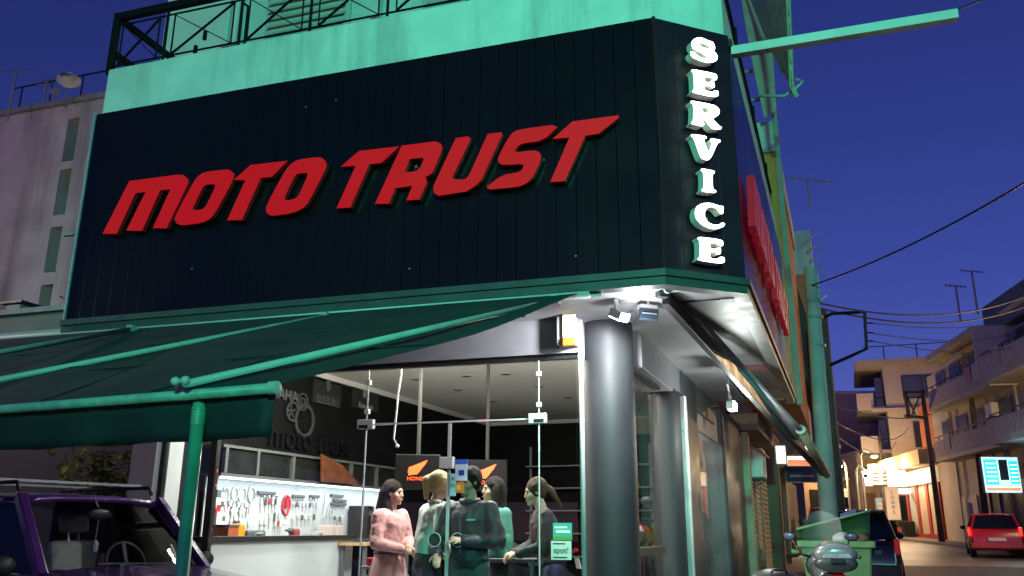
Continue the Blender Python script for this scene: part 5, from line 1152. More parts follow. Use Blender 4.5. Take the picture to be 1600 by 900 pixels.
ws.add(vs, [(i * 9 + j, i * 9 + j + 1, (i + 1) * 9 + j + 1, (i + 1) * 9 + j) for i in range(7) for j in range(8)]); ws.build('windscreen', screen_m, t, smooth=True)
p = aty(1209, 880, 7.3); g_ = .12
t = thing('litter_bin', 'black litter bin with a rounded lid at the bottom edge of the picture', 'bin', (p.x, p.y, g_))
MB().lathe((p.x, p.y, g_), UP, [(.22, 0), (.235, .05), (.25, .72), (.255, .74)], 28).build('tub', m_plb, t, auto=True)
MB().lathe((p.x, p.y, g_ + .741), UP, [(.27, 0), (.275, .03), (.262, .08), (.22, .15), (.15, .20), (.07, .225), (.01, .23)], 28).build('lid', mat('lid_black', (.02, .014, .016), .4, var=.1), t, smooth=True)
MB().tube([(p.x - .06, p.y - .12, g_ + .95), (p.x - .05, p.y - .15, g_ + .965), (p.x + .05, p.y - .15, g_ + .965), (p.x + .06, p.y - .12, g_ + .95)], .01, 6).build('handle', m_plb, t)
# ------------------------------------------------------------------ cars
m_cglass = glass('car_glass', (.80, .84, .84), 1.0); m_cglass_d = mat('car_glass_dark', (.010, .012, .014), .06, spec=.6)
m_rub = mat('car_rubber', (.015, .015, .016), .6); m_seat = mat('seat_fabric', (.38, .36, .32), .85, var=.15, scale=20); m_trimb = mat('car_trim', (.03, .032, .034), .6)
def sect(hw, z0, z1, crown=.02, n=10):
    """half outline of a body section, from the sill up to the middle of the top"""
    return [(hw * .86, z0), (hw * .97, z0 + .06), (hw, z0 + (z1 - z0) * .45), (hw * .985, z0 + (z1 - z0) * .75), (hw * .955, z1 - .035), (hw * .90, z1 - .004), (hw * .55, z1 + crown * .8), (0, z1 + crown)]
def loft(stations, flat=False):
    mb = MB(); vs = []; k = len(stations); n = None
    for (y, hw, z0, z1, cr) in stations:
        h = sect(hw, z0, z1, cr); ring = [(x, y, z) for x, z in h] + [(-x, y, z) for x, z in reversed(h[:-1])]; n = len(ring); vs += ring
    mb.add(vs, [(i * n + j, i * n + j + 1, (i + 1) * n + j + 1, (i + 1) * n + j) for i in range(k - 1) for j in range(n - 1)] + [(i * n + n - 1, i * n, (i + 1) * n, (i + 1) * n + n - 1) for i in range(k - 1)] + [tuple(range(n)), tuple((k - 1) * n + j for j in range(n))])
    return mb
def car(label, loc, rotz, paint, P, suv=False, interior=False, lit=False, cat='car', name='parked_car', group=None):
    """local x right, y forward; P: proportions"""
    t = thing(name, label, cat, loc, rotz, group, local=True)
    hw, Ln, bel, roof = P['hw'], P['len'], P['belt'], P['roof']; z0 = P['z0']; yF, yR = Ln / 2, -Ln / 2
    yc, yrf, yrr, yb = P['cowl'], P['rf'], P['rr'], P['rb']; hood = P['hood']
    body = loft([(yF, hw * .80, z0 + .10, hood - .22, .0), (yF - .06, hw * .90, z0 + .04, hood - .12, .01), (yF - .35, hw * .97, z0, hood - .11, .025), (yc + .02, hw, z0, hood, .03), (yc - .10, hw, z0, bel, -.10), (0, hw, z0, bel, -.12), (yb + .08, hw * .98, z0, bel, -.06), (yR + .10, hw * .95, z0 + .03, P['tail'], .0), (yR, hw * .86, z0 + .10, P['tail'] - .10, .0)]).build('body', paint, t, auto=True)
    wr = P['rt']
    base = {'FL': (-wr[0], yc, hood + .01), 'RL': (-wr[0], yb, bel), 'FR': (wr[0], yc, hood + .01), 'RR': (wr[0], yb, bel)}
    rw = wr[1]; top = {'FL': (-rw, yrf, roof - .05), 'FR': (rw, yrf, roof - .05), 'RL': (-rw, yrr, roof - .05), 'RR': (rw, yrr, roof - .05)}
    V_ = Vector
    for k in ('FL', 'FR', 'RL', 'RR'): MB().bar(V_(base[k]) - V_((0, 0, .04)), V_(top[k]) + V_((0, 0, .01)), .075, .085).build('pillar', paint, t, bevel=.012)
    ymid = (yc + yb) / 2 - .05
    for s in (-1, 1):
        pm0, pm1 = V_((s * wr[0], ymid, bel - .02)), V_((s * rw, (yrf + yrr) / 2 - .02, roof - .05)); MB().bar(pm0, pm1, .06, .09).build('pillar', m_rub, t)
        A, B = ('FR', 'RR') if s > 0 else ('FL', 'RL')
        ins = lambda v: V_(v) - V_((s * .012, 0, 0))
        f1 = [V_((s * wr[0], yc - .08, bel + .0)), pm0 + V_((0, 0, .02)), pm1, V_(top[A])]; f2 = [pm0 + V_((0, 0, .02)), V_(base[B]), V_(top[B]), pm1]
        for q in (f1, f2): sheet([ins(v) for v in q], 'side_window', m_cglass if interior else m_cglass_d, t, .004)
        MB().ball((s * (hw + .08), yc - .22, bel + .06), .10, 12, 8, (.95, .5, .7)).build('wing_mirror', P.get('mir', m_rub), t, smooth=True)
        MB().bar((s * hw * .97, ymid - .25, bel - .14), (s * hw * .97, ymid - .42, bel - .14), .03, .03).build('door_handle', m_rub, t)
        MB().tube([(s * hw * .998, yc - .12, bel - .02), (s * hw * .998, ymid, z0 + .12)], .004, 4).build('door_gap', m_rub, t)
    r_ = MB(); vs = []
    for i in range(7):
        y = yrf + .02 + (yrr - .02 - yrf - .02) * i / 6; zc = roof - .030 + .045 * sin(pi * min(1, max(0, (i + .4) / 6.8)))
        for j in range(9): x = -rw - .03 + (2 * rw + .06) * j / 8; vs.append((x, y, zc - .055 * (abs(x) / (rw + .03)) ** 4))
    r_.add(vs, [(i * 9 + j, i * 9 + j + 1, (i + 1) * 9 + j + 1, (i + 1) * 9 + j) for i in range(6) for j in range(8)]); ro = r_.build('roof', paint, t, smooth=True); mo = ro.modifiers.new('t', 'SOLIDIFY'); mo.thickness = .05
    wsf = []
    def curved(b0, b1, t0, t1, bow, nm):
        vs = []
        for i in range(5):
            for j in range(9):
                s = j / 8; q = V_(b0).lerp(V_(b1), s).lerp(V_(t0).lerp(V_(t1), s), i / 4); vs.append(q + V_((0, bow * 4 * s * (1 - s), 0)))
        MB().add(vs, [(i * 9 + j, i * 9 + j + 1, (i + 1) * 9 + j + 1, (i + 1) * 9 + j) for i in range(4) for j in range(8)]).build(nm, m_cglass if interior else m_cglass_d, t, smooth=True)
    curved((-wr[0] + .03, yc - .03, hood + .02), (wr[0] - .03, yc - .03, hood + .02), (-rw + .03, yrf - .0, roof - .09), (rw - .03, yrf - .0, roof - .09), .05, 'windscreen')
    curved((-wr[0] + .03, yb - .005, bel + .02), (wr[0] - .03, yb - .005, bel + .02), (-rw + .03, yrr - .005, roof - .07), (rw - .03, yrr - .005, roof - .07), -.03, 'rear_window')
    for s in (-1, 1):
        for y in (P['wf'], P['wb']):
            MB().lathe((s * (hw - .13), y, P['wr']), (s, 0, 0), [(P['wr'] + .05, 0), (P['wr'] + .05, .132)], 28).build('wheel_arch', m_rub, t)
            X = V_((s, 0, 0)); c = (s * (hw - .17), y, P['wr']); r = P['wr']
            ty = MB().lathe(c, X, [(r * .6, .0), (r * .96, .0), (r, .03), (r, .15), (r * .95, .185), (r * .66, .185)], 28).build('tyre', m_tyre, t, smooth=True)
            MB().lathe(c, X, [(r * .64, .12), (r * .64, .17), (r * .5, .178), (r * .12, .172), (.02, .18)], 24).build('rim', m_alu, ty, auto=True)
    for s in (-1, 1):
        MB().ball((s * hw * .74, yF - .10, hood - .24), .12, 12, 8, (1.25, .6, .65)).build('headlight', emis('headlight_on', (1, .8, .5), 25) if lit else m_lens, t, smooth=True)
        zl = P['tail'] - .10; MB().box(IDF, s * hw * .93 - .085, s * hw * .93 + .015 * s if s < 0 else s * hw * .93 + .015, yR - .012, yR + .14, zl - P['tl'] / 2, zl + P['tl'] / 2).build('tail_light', mat('tail_on', (.5, .01, .01), .2, emit=(1, .03, .02), estr=2.0) if P.get('tailon') else m_lamp_red, t, bevel=.015)
    MB().box(IDF, -hw * .94, hw * .94, yF - .10, yF + .05, z0 + .08, z0 + .30).build('front_bumper', P.get('bump', m_trimb), t, bevel=.03)
    MB().box(IDF, -hw * .93, hw * .93, yR - .06, yR + .10, z0 + .06, z0 + .28).build('rear_bumper', P.get('bump', m_trimb), t, bevel=.03)
    MB().box(IDF, -.26, .26, yR - .075, yR - .062, z0 + .30, z0 + .41).build('number_plate', P.get('plate', m_white), t)
    MB().box(IDF, -.26, .26, yF + .052, yF + .06, z0 + .12, z0 + .22).build('number_plate', m_white, t)
    MB().box(IDF, -.35, .35, yF - .005, yF + .012, hood - .32, hood - .20).build('grille', m_rub, t)
    MB().bar((-.35, yc + .02, hood + .035), (.30, yc + .0, hood + .05), .012, .012).build('wiper', m_rub, t)
    if interior:
        MB().box(IDF, -wr[0] + .05, wr[0] - .05, yc - .42, yc - .06, hood - .12, hood - .005).build('dashboard', m_trimb, t, bevel=.04)
        for s in (-1, 1):
            Fs = lambda x, y, z, s=s: V_((s * .36 + x, yc - 1.22 + y - .22 * z, bel - .45 + z))
            MB().box(Fs, -.25, .25, -.07, .07, 0, .66).build('seat_back', m_seat, t, bevel=.06)
            for q in (-1, 1): MB().box(Fs, q * .235 - .035, q * .235 + .035, -.085, .11, .06, .55).build('seat_bolster', m_seat, t, bevel=.03)
            MB().box(Fs, -.135, .135, -.05, .05, .73, .90).build('headrest', m_seat, t, bevel=.04)
            for g in (-.05, .05): MB().tube([Fs(g, 0, .64), Fs(g, 0, .76)], .008, 6).build('headrest_post', m_steel, t)
            MB().box(lambda x, y, z, s=s: V_((s * .36 + x, yc - .95 + y, bel - .52 + z)), -.25, .25, -.25, .25, 0, .14).build('seat_cushion', m_seat, t, bevel=.05)
        c = V_((-.36, yc - .58, hood + .02)); ax = V_((0, .9, .43)).normalized(); e1 = V_((1, 0, 0)); e2 = ax.cross(e1)
        sw = MB().tube([c + (e1 * cos(2 * pi * j / 28) + e2 * sin(2 * pi * j / 28)) * .185 for j in range(29)], .014, 8).build('steering_wheel', m_trimb, t, smooth=True)
        for a in (0.5, 2.6, 4.7): MB().bar(c, c + (e1 * cos(a) + e2 * sin(a)) * .18, .03, .02, up=ax).build('wheel_spoke', m_trimb, sw)
        MB().ball((0, yrf + .10, roof - .17), .1, 12, 8, (1.15, .3, .42)).build('rear_view_mirror', m_trimb, t, smooth=True); MB().bar((0, yrf + .08, roof - .13), (0, yrf + .02, roof - .06), .015, .015).build('mirror_stem', m_trimb, t)
        MB().tube([(.0, yrf + .10, roof - .2), (.005, yrf + .10, roof - .36)], .003, 4).build('hanging_cord', m_white, t); MB().lathe((.005, yrf + .10, roof - .37), -UP, [(.01, 0), (.03, .03), (.028, .09), (.01, .1)], 10).build('hanging_charm', m_lens, t)
        MB().box(IDF, -wr[0], wr[0], yb + .1, yb + .16, z0 + .2, bel - .05).build('rear_trim', m_trimb, t)
    return t
mat('purple_paint', (.05, .014, .115), .22, coat=1.0, var=.05); mat('red_paint', (.50, .018, .02), .25, coat=.9); mat('navy_paint', (.012, .012, .018), .25, coat=.9); mat('darkred_paint', (.15, .02, .03), .3, coat=.8)
# purple four wheel drive under the awning
SU = dict(hw=.80, len=3.65, belt=1.06, roof=1.66, z0=.34, cowl=.55, rf=-.05, rr=-1.55, rb=-1.72, hood=1.075, tail=1.04, rt=(.72, .62), wr=.34, wf=1.12, wb=-1.12, tl=.2, bump=m_trimb)
hd = radians(-31) - pi / 2
wc = aty(169, 835, 7.15)
rot = Matrix.Rotation(hd, 3, 'Z'); off = rot @ Vector((0, .20, 0))
sv = car('purple four wheel drive car with a roof rack under the green awning', (wc.x - off.x, wc.y - off.y, 0), hd, MATS['purple_paint'], SU, interior=True)
b = MB()
for s in (-1, 1): MB().tube([(s * .60, -.12, 1.67), (s * .60, -.16, 1.73), (s * .60, -1.5, 1.73), (s * .60, -1.55, 1.67)], .016, 8).build('roof_rail', m_rub, sv, smooth=True)
for y in (-.38, -1.2): MB().bar((-.66, y, 1.755), (.66, y, 1.755), .04, .022).build('roof_bar', m_greysteel, sv)
# red hatchback driving away
HB = dict(hw=.80, len=3.8, belt=.90, roof=1.42, z0=.22, cowl=.62, rf=.0, rr=-1.50, rb=-1.80, hood=.90, tail=.92, rt=(.72, .56), wr=.29, wf=1.2, wb=-1.2, tl=.28, tailon=True)
HB['bump'] = MATS['red_paint']
rp = aty(1592, 862, 29.0); car('small red hatchback with lit tail lights driving up the street', (rp.x + .25, rp.y + 1.9, ground(30.5) + .004), -radians(25), MATS['red_paint'], HB, name='driving_car')
HB2 = dict(HB); HB2.update(bump=m_trimb, plate=m_greysteel, tailon=False, hw=.83, len=3.95, belt=.95, roof=1.50)
dp = SD(13.5, -.62, 0); c2 = car('dark hatchback with red tail lights parked behind the green bin', (dp.x, dp.y, ground(dp.y) + .004), -radians(21), MATS['navy_paint'], HB2)
MB().box(IDF, -.58, .58, -1.72, -1.45, 1.455, 1.49).build('roof_spoiler', MATS['navy_paint'], c2, bevel=.012)
dp = SD(25.0, .0, 0); c3 = car('oncoming car with its headlight on beyond the concrete pole', (dp.x, dp.y, ground(dp.y) + .12), pi - radians(21), MATS['darkred_paint'], HB2, lit=True)
for s in (-.55, .55):
    q = Vector((dp.x, dp.y, ground(dp.y) + .12)) + Matrix.Rotation(pi - radians(21), 3, 'Z') @ Vector((s, 2.1, .66)); lamp('headlamp', 'POINT', tuple(q), 40, (1, .72, .42), None, size=.08)

# ------------------------------------------------------------------ wheeled bin with its lid half open
bp_ = aty(1306, 868, 11.8); t = thing('wheeled_bin', 'dented green wheeled rubbish bin with its lid half open', 'bin', (bp_.x, bp_.y, ground(11.8)), -radians(18), local=True)
m_bin = mat('bin_green', (.20, .42, .16), .45, var=.15, scale=6, stain=(.10, .2, .12), sscale=5); m_binl = mat('bin_lid', (.26, .48, .22), .4, var=.15, scale=6)
b = MB(); b.hexa([(-.36, -.28, .16), (.36, -.28, .16), (.36, .28, .16), (-.36, .28, .16), (-.43, -.36, 1.08), (.43, -.36, 1.08), (.43, .36, 1.08), (-.43, .36, 1.08)]); b.build('tub', m_bin, t, bevel=.03)
for nm_, a in (('front', ((-.47, -.41), (.47, -.36))), ('back', ((-.47, .36), (.47, .41))), ('left', ((-.48, -.355), (-.43, .355))), ('right', ((.43, -.355), (.48, .355)))): MB().box(IDF, a[0][0], a[1][0], a[0][1], a[1][1], 1.05, 1.13).build('rim', m_bin, t, bevel=.01)
vs = []
for i in range(7):
    for j in range(7):
        x = -.47 + .94 * j / 6; s = i / 6; vs.append((x, .38 - .70 * s, 1.15 + .38 * sin(s * 1.5) * (.35 + .65 * j / 6) + .04 * sin(pi * s)))
o = MB().add(vs, [(i * 7 + j, i * 7 + j + 1, (i + 1) * 7 + j + 1, (i + 1) * 7 + j) for i in range(6) for j in range(6)]).build('lid', m_binl, t, smooth=True); mo = o.modifiers.new('t', 'SOLIDIFY'); mo.thickness = .02
MB().hexa([(.10, -.17, 1.40), (.30, -.17, 1.47), (.30, -.05, 1.535), (.10, -.05, 1.465), (.10, -.175, 1.41), (.30, -.175, 1.48), (.30, -.055, 1.545), (.10, -.055, 1.475)]).build('label_sheet', mat('violet_print', (.22, .22, .5), .5), t)
for s in (-1, 1):
    MB().tube([(s * .48, -.1, .98), (s * .56, -.1, .99)], .03, 8).build('trunnion', m_bin, t)
    for y in (-.24, .24): MB().lathe((s * .30 - .025, y, .08), (1, 0, 0), [(.08, 0), (.08, .05)], 16).build('castor', m_tyre, t)
for k_, (x, y, r, m, lab) in enumerate(((.1, -.18, .12, m_white, 'white rubbish bag bulging from the bin'), (.3, -.15, .10, mat('card_brown', (.3, .17, .09), .7), 'brown crumpled carton in the open bin'))):
    q = Matrix.Rotation(-radians(18), 3, 'Z') @ Vector((x, y, 0)) + Vector((bp_.x, bp_.y, ground(11.8) + 1.16)); o = MB().ball(q, r, 10, 7, (1.2, 1, .7)).build(['rubbish_bag', 'crumpled_carton'][k_], m, None); tag(o, lab, 'rubbish')

# ------------------------------------------------------------------ poles and wires
def pole_thing(name, label, X, Y, r0, r1, ztop, m, cat='pole', lean=(0, 0)):
    t = thing(name, label, cat, (X, Y, ground(Y))); g_ = ground(Y)
    MB().tube([(X, Y, g_), (X + lean[0], Y + lean[1], ztop)], [r0, r1], 16).build('shaft', m, t, smooth=True); return t
pg = aty(1282, 760, 14.2); ptop = aty(1266, 418, 14.2)
m_polec = mat('pole_concrete', (.48, .50, .46), .75, var=.12, scale=3, bump=.2, bscale=30, stain=(.3, .33, .29), sscale=2)
t = pole_thing('concrete_pole', 'pale concrete pole with a yellow band beside the side awning, green lit at the top', pg.x + .06, 14.2, .155, .11, ptop.z, m_polec, lean=(ptop.x - pg.x - .06, 0))
MB().lathe((pg.x + .055, 14.2, 1.05), UP, [(.165, 0), (.163, .38)], 18).build('yellow_band', mat('yellow_paint', (.55, .38, .03), .6, var=.2), t)
for (z, s) in ((5.2, .2), (4.9, .15), (4.4, .16)): MB().lathe((ptop.x + .0, 14.2, z), UP, [(.135, 0), (.135, .05)], 14).build('band', m_greysteel, t)
q = aty(1274, 440, 14.2); MB().box(frame(q, us, ns), -.06, .06, -.06, .06, -.35, .12).build('junction_box', m_polec, t, bevel=.01)
pu = aty(1298, 700, 17.5); put = aty(1283, 486, 17.5)
m_wood = mat('pole_wood', (.12, .10, .08), .85, var=.3, scale=4, bump=.3)
t = pole_thing('utility_pole', 'dark wooden utility pole behind the concrete pole with bent pipe brackets', pu.x, 17.5, .16, .12, put.z, m_wood, lean=(put.x - pu.x, 0))
MB().tube([aty(x, y, 17.4) for x, y in ((1284, 498), (1300, 490), (1340, 488), (1351, 489), (1354, 545), (1330, 556), (1296, 571))], .035, 8).build('bracket_pipe', m_blackmetal, t)
for y in (505, 520, 533): MB().tube([aty(1353, y, 17.4), aty(1364, y, 17.4)], .018, 6).build('insulator', m_plb, t)
for (x0, y0, x1, y1) in ((1288, 600, 1276, 612), (1290, 620, 1278, 628), (1291, 640, 1280, 652), (1281, 470, 1292, 462), (1280, 520, 1272, 530)): MB().tube([aty(x0, y0, 17.2), aty(x1, y1, 17.2)], .02, 6).build('cable_stub', m_white, t)
def wire(label, pts, sag, r=.012, n=14):
    P0, P1_ = pts; t = thing('cable', label, 'cable', tuple(P0)); MB().tube(arc(P0, P1_, sag, n), r, 5).build('wire', m_blackmetal, t)
wire('thick overhead cable rising from the concrete pole to the upper right', (aty(1268, 446, 14.1), aty(1640, 262, 9.0)), .12, .014)
wire('upper overhead cable sagging from the utility pole to the right', (aty(1280, 474, 17.4), aty(1640, 445, 24)), .55, .020)
wire('lower overhead cable sagging from the utility pole to the right', (aty(1281, 482, 17.4), aty(1640, 462, 24)), .55, .020)
wire('thin distant wire crossing below the sagging cables', (aty(1364, 505, 17.4), aty(1620, 480, 34)), .4, .012)
wire('second thin distant wire below the sagging cables', (aty(1364, 521, 17.4), aty(1620, 505, 34)), .4, .012)
wire('third thin distant wire below the sagging cables', (aty(1364, 533, 17.4), aty(1620, 528, 34)), .4, .012)
wire('low wire from the concrete pole across the street', (aty(1290, 630, 17.4), aty(1480, 632, 44)), .5, .016)
wire('wire crossing in front of the mauve building', (aty(1290, 650, 17.4), aty(1420, 668, 50)), .6, .018)
wire('lowest wire over the far street', (aty(1292, 668, 17.4), aty(1400, 690, 50)), .7, .018)
# ------------------------------------------------------------------ neighbours on the shop's side of the street
def lamp_point(name, loc, e, col, size=.15): return lamp(name, 'POINT', tuple(loc), e, col, None, size=size)
WARM = (1.0, .56, .22)
nb = thing('neighbour_building', 'old shuttered shopfronts continuing past the shop on the same pavement', 'building', tuple(SD(14, 1.5, ground(19))))
m_nb = mat('tan_plaster', (.34, .27, .19), .85, var=.2, scale=2, bump=.25, stain=(.16, .12, .08), sscale=1.0, samt=.6)
zg = lambda a: ground(SD(a, 1, 0).y) + .12
MB().box(SD, 9.35, 30, 1.25, 6, -.2, 3.05).build('wall', m_nb, nb)
MB().box(SD, 9.08, 9.34, .95, 1.6, .1, 3.04).build('pier', mat('pale_pier', (.55, .46, .32), .8, var=.15), nb)
MB().box(SD, 9.0, 14.2, .75, 3.0, 3.06, 3.35).build('slab', m_nb, nb)
MB().box(SD, 15.4, 15.7, .9, 1.3, .2, 3.05).build('pier', m_nb, nb); MB().box(SD, 18.6, 18.9, .95, 1.3, .2, 3.05).build('pier', m_nb, nb)
for (a0, a1) in ((9.45, 9.9), (10.2, 11.9), (12.2, 13.2), (13.5, 15.2), (15.9, 18.4), (19.2, 22.0)):
    sh_ = MB().box(SD, a0, a1, 1.19, 1.245, zg(a0), 2.55).build('shutter', mat('shutter_tan', (.38, .31, .21), .6, var=.15), nb)
    z = zg(a0) + .08
    sl_ = MB().hexa([SD(a0 + .02, 1.165, 0), SD(a1 - .02, 1.165, 0), SD(a1 - .02, 1.188, .0), SD(a0 + .02, 1.188, 0), SD(a0 + .02, 1.18, .075), SD(a1 - .02, 1.18, .075), SD(a1 - .02, 1.188, .075), SD(a0 + .02, 1.188, .075)]).mesh('slat'); sl_.materials.append(MATS['shutter_tan'])
    while z < 2.45:
        so = bpy.data.objects.new('slat', sl_); COL.objects.link(so); setparent(so, sh_); so.matrix_basis = Matrix.Translation((0, 0, z)); z += .105
MB().box(SD, 9.95, 10.15, 1.12, 1.3, .1, 3.0).build('pier', m_nb, nb)
# upper storeys of the neighbour: orange end wall with balcony
ob = thing('neighbour_building', 'narrow orange walled upper storey with white balcony beyond the side fascia', 'building', tuple(SD(7.5, .5, 3.4)))
m_or = mat('orange_plaster', (.70, .26, .06), .8, var=.12, scale=2, stain=(.25, .1, .04), sscale=1.2)
MB().box(SD, 7.1, 12.5, .02, .85, 3.4, 7.35).build('wall', m_or, ob)
MB().box(SD, 7.05, 12.55, -.02, .85, 7.36, 7.9).build('balcony_parapet', m_plaster, ob); MB().box(SD, 7.02, 7.12, -.08, .0, 3.2, 9.1).build('corner_pipe', mat('pale_pipe', (.30, .28, .25), .7, var=.15), ob)
for z in (8.35, 8.9): MB().bar(SD(7.1, -.0, z), SD(7.1, .85, z), .05, .05).build('rail', m_greysteel, ob)
MB().box(SD, 7.08, 7.14, .55, .85, 7.9, 9.0).build('screen', mat('brown_screen', (.10, .06, .05), .6), ob)
fb_ = thing('neighbour_building', 'darker building farther along with a roof terrace and sloping brown canopy', 'building', tuple(SD(15, .5, 3.4)))
MB().box(SD, 15.6, 24, .3, 4, 3.2, 9.3).build('wall', mat('far_wall', (.36, .29, .22), .85, var=.2), fb_)
MB().box(SD, 15.2, 23.5, -.35, .28, 7.55, 7.7).build('balcony_slab', m_plaster, fb_); MB().box(SD, 15.2, 16.4, -.33, .28, 7.7, 8.7).build('parapet', m_plaster, fb_)
for z in (9.6, 9.9, 10.2): MB().bar(SD(15.5, .2, z), SD(20, .2, z), .04, .04).build('roof_rail', m_blackmetal, fb_)
for a in (15.5, 17, 18.5): MB().bar(SD(a, .2, 9.3), SD(a, .2, 10.25), .05, .05).build('rail_post', m_blackmetal, fb_)
MB().hexa([SD(14.6, .25, 5.0), SD(22, .25, 5.0), SD(22, -.55, 4.3), SD(14.6, -.55, 4.3), SD(14.6, .25, 7.4), SD(22, .25, 7.4), SD(22, .15, 7.4), SD(14.6, .15, 7.4)]).build('canopy', mat('brown_canopy', (.07, .055, .045), .8, var=.25), fb_)
for k in range(5):
    q = aty(1256 + k * 5, 380 + k * 14, 20); MB().tube([q, aty(1278 + k * 3, 362 + k * 17, 20)], .02, 5).build('canopy_rod', m_greysteel, fb_)
def yagi(label, px, py, Y, L_=1.2, mast=None, ang=0.0, n=7):
    c = aty(px, py, Y); t = thing('tv_antenna', label, 'antenna', tuple(c)); d = Vector((cos(ang), 0, sin(ang) * .6)).normalized()
    MB().tube([c - d * L_ / 2, c + d * L_ / 2], .012 * Y / 14, 5).build('boom', m_greysteel, t)
    for k in range(n):
        q = c + d * (L_ * (k / (n - 1) - .5)); e = Vector((.25, .5, .35)).normalized() * .22 * (1.2 - .06 * k); MB().tube([q - e, q + e], .007 * Y / 14, 4).build('element', m_greysteel, t)
    if mast: MB().tube([c, c - UP * mast], .018 * Y / 14, 6).build('mast', m_greysteel, t)
yagi('tv antenna sticking out above the neighbouring roof terrace', 1262, 281, 18, 1.1, .7, -.2)
# air conditioner and lit signs
q = SD(10.1, .98, 2.30); t = thing('air_conditioner', 'white air conditioner on brackets above the shutters', 'air conditioner', tuple(q)); Fm = frame(q, us, ns)
MB().box(Fm, -.32, .32, -.20, .12, 0, .52).build('casing', m_white, t, bevel=.02); MB().lathe(Fm(-.06, -.202, .26), -ns, [(.2, 0), (.2, .01)], 20).build('fan_grille', m_greysteel, t)
for s in (-.26, .26): MB().bar(Fm(s, .25, -.02), Fm(s, -.22, -.02), .03, .03).build('bracket', m_blackmetal, t); MB().bar(Fm(s, .25, -.25), Fm(s, -.2, -.02), .02, .02).build('brace', m_blackmetal, t)
q = SD(9.55, .6, 2.78); t = MB().hexa([SD(9.5, 1.2, 2.93), SD(10.9, 1.2, 2.93), SD(10.9, .75, 2.7), SD(9.5, .75, 2.7), SD(9.5, 1.2, 2.97), SD(10.9, 1.2, 2.97), SD(10.9, .75, 2.74), SD(9.5, .75, 2.74)]).build('wood_canopy', mat('orange_board', (.40, .22, .10), .6, var=.2)); tag(t, 'small wooden canopy board above the air conditioner', 'canopy')
def lit_box(name, label, corners_px, Y, base, stripes, cat='sign', dep=.12, text=None):
    """lit box sign: pixel box at distance Y, facing the viewer"""
    (x0, y0), (x1, y1) = corners_px; c0, c1 = aty(x0, y1, Y), aty(x1, y0, Y); wd, ht = c1.x - c0.x, c1.z - c0.z
    t = thing(name, label, cat, tuple(c0)); Fm = frame((c0.x, Y, c0.z), (1, 0, 0), (0, 1, 0))
    MB().box(Fm, -.03, wd + .03, .0, dep, -.03, ht + .03).build('sign_case', m_greysteel, t); MB().box(Fm, 0, wd, -.012, -.001, 0, ht).build('lit_face', base, t)
    for (f0, f1, g0, g1, m) in stripes: MB().box(Fm, wd * f0, wd * f1, -.018, -.0125, ht * g0, ht * g1).build('print', m, t)
    if text:
        for (s_, fx_, fz_, sz, m) in text: text_mb(s_, Fm(wd * fx_, -.02, ht * fz_), (1, 0, 0), UP, (0, -1, 0), sz * ht, .006).build('lettering', m, t)
    return t, Fm, wd, ht
m_wl = emis('sign_white', (1, .93, .82), 2.4); m_cy = emis('sign_cyan', (.02, .55, .75), 1.0); m_rl = emis('sign_red', (1, .16, .07), 1.8); m_yl = emis('sign_cream', (1, .82, .5), 2.2); m_ink = mat('sign_ink', (.05, .03, .03), .6)
lit_box('lit_sign', 'white sign with a red band and dark letters beyond the awning end', ((1231, 694), (1264, 727)), 22, m_wl, [(0, 1, .0, .26, m_rl)], text=[('ΓΡΗΓ', .5, .55, .32, m_ink)])
lit_box('shop_board', 'dark blue shop board under the red banded sign', ((1230, 730), (1275, 752)), 23, mat('navy_board', (.02, .03, .08), .5), [(.1, .9, .3, .45, mat('pale_blue', (.25, .3, .45), .5))], text=None)
lit_box('lit_sign', 'small white lit box sign above the shuttered neighbour', ((1214, 697), (1226, 724)), 18, emis('sign_warm', (1, .85, .65), 2.0), [(.2, .8, .35, .6, m_yl)])
# ------------------------------------------------------------------ right hand row
def bal(root, F_, a0, a1, z, out, m_slab, m_par, ph=.75, rail=True):
    MB().box(F_, a0, a1, -out, .0, z - .18, z).build('balcony_slab', m_slab, root)
    MB().box(F_, a0, a1, -out, -out + .10, z + .001, z + ph).build('balcony_parapet', m_par, root)
    for e in (a0, a1 - .1): MB().box(F_, e, e + .1, -out + .101, -.01, z + .001, z + ph).build('balcony_parapet', m_par, root)
    k = 0
    while a0 + .15 + k * .30 < a1 - .1: MB().box(F_, a0 + .15 + k * .30, a0 + .33 + k * .30, -out - .012, -out + .001, z + .08, z + ph - .08).build('parapet_panel', m_slab, root); k += 1
    if rail:
        MB().bar(F_(a0, -out + .05, z + ph + .18), F_(a1, -out + .05, z + ph + .18), .04, .04).build('rail', m_blackmetal, root)
        k = 0
        while a0 + k * 1.2 <= a1: MB().bar(F_(a0 + k * 1.2, -out + .05, z + ph), F_(a0 + k * 1.2, -out + .05, z + ph + .18), .03, .03).build('rail_post', m_blackmetal, root); k += 1
def win(root, F_, a0, a1, z0, z1, m=None, fr=None, d=0.0):
    f = MB().box(F_, a0, a1, d - .05, d + .02, z0, z1).build('window', fr or m_greysteel, root)
    MB().box(F_, a0 + .07, a1 - .07, d - .06, d - .045, z0 + .07, z1 - .07).build('pane', m or m_darkglass, f)
def shut(root, F_, a0, a1, z0, z1, m, d=0.0, step=.14):
    s_ = MB().box(F_, a0, a1, d - .03, d + .02, z0, z1).build('roller_shutter', m, root); sl = MB().box(F_, a0 + .02, a1 - .02, d - .05, d - .031, 0, step * .72).mesh('slat'); sl.materials.append(m); z = z0 + .03
    while z < z1 - step: 
        so = bpy.data.objects.new('slat', sl); COL.objects.link(so); setparent(so, s_); so.matrix_basis = Matrix.Translation((0, 0, z)); z += step
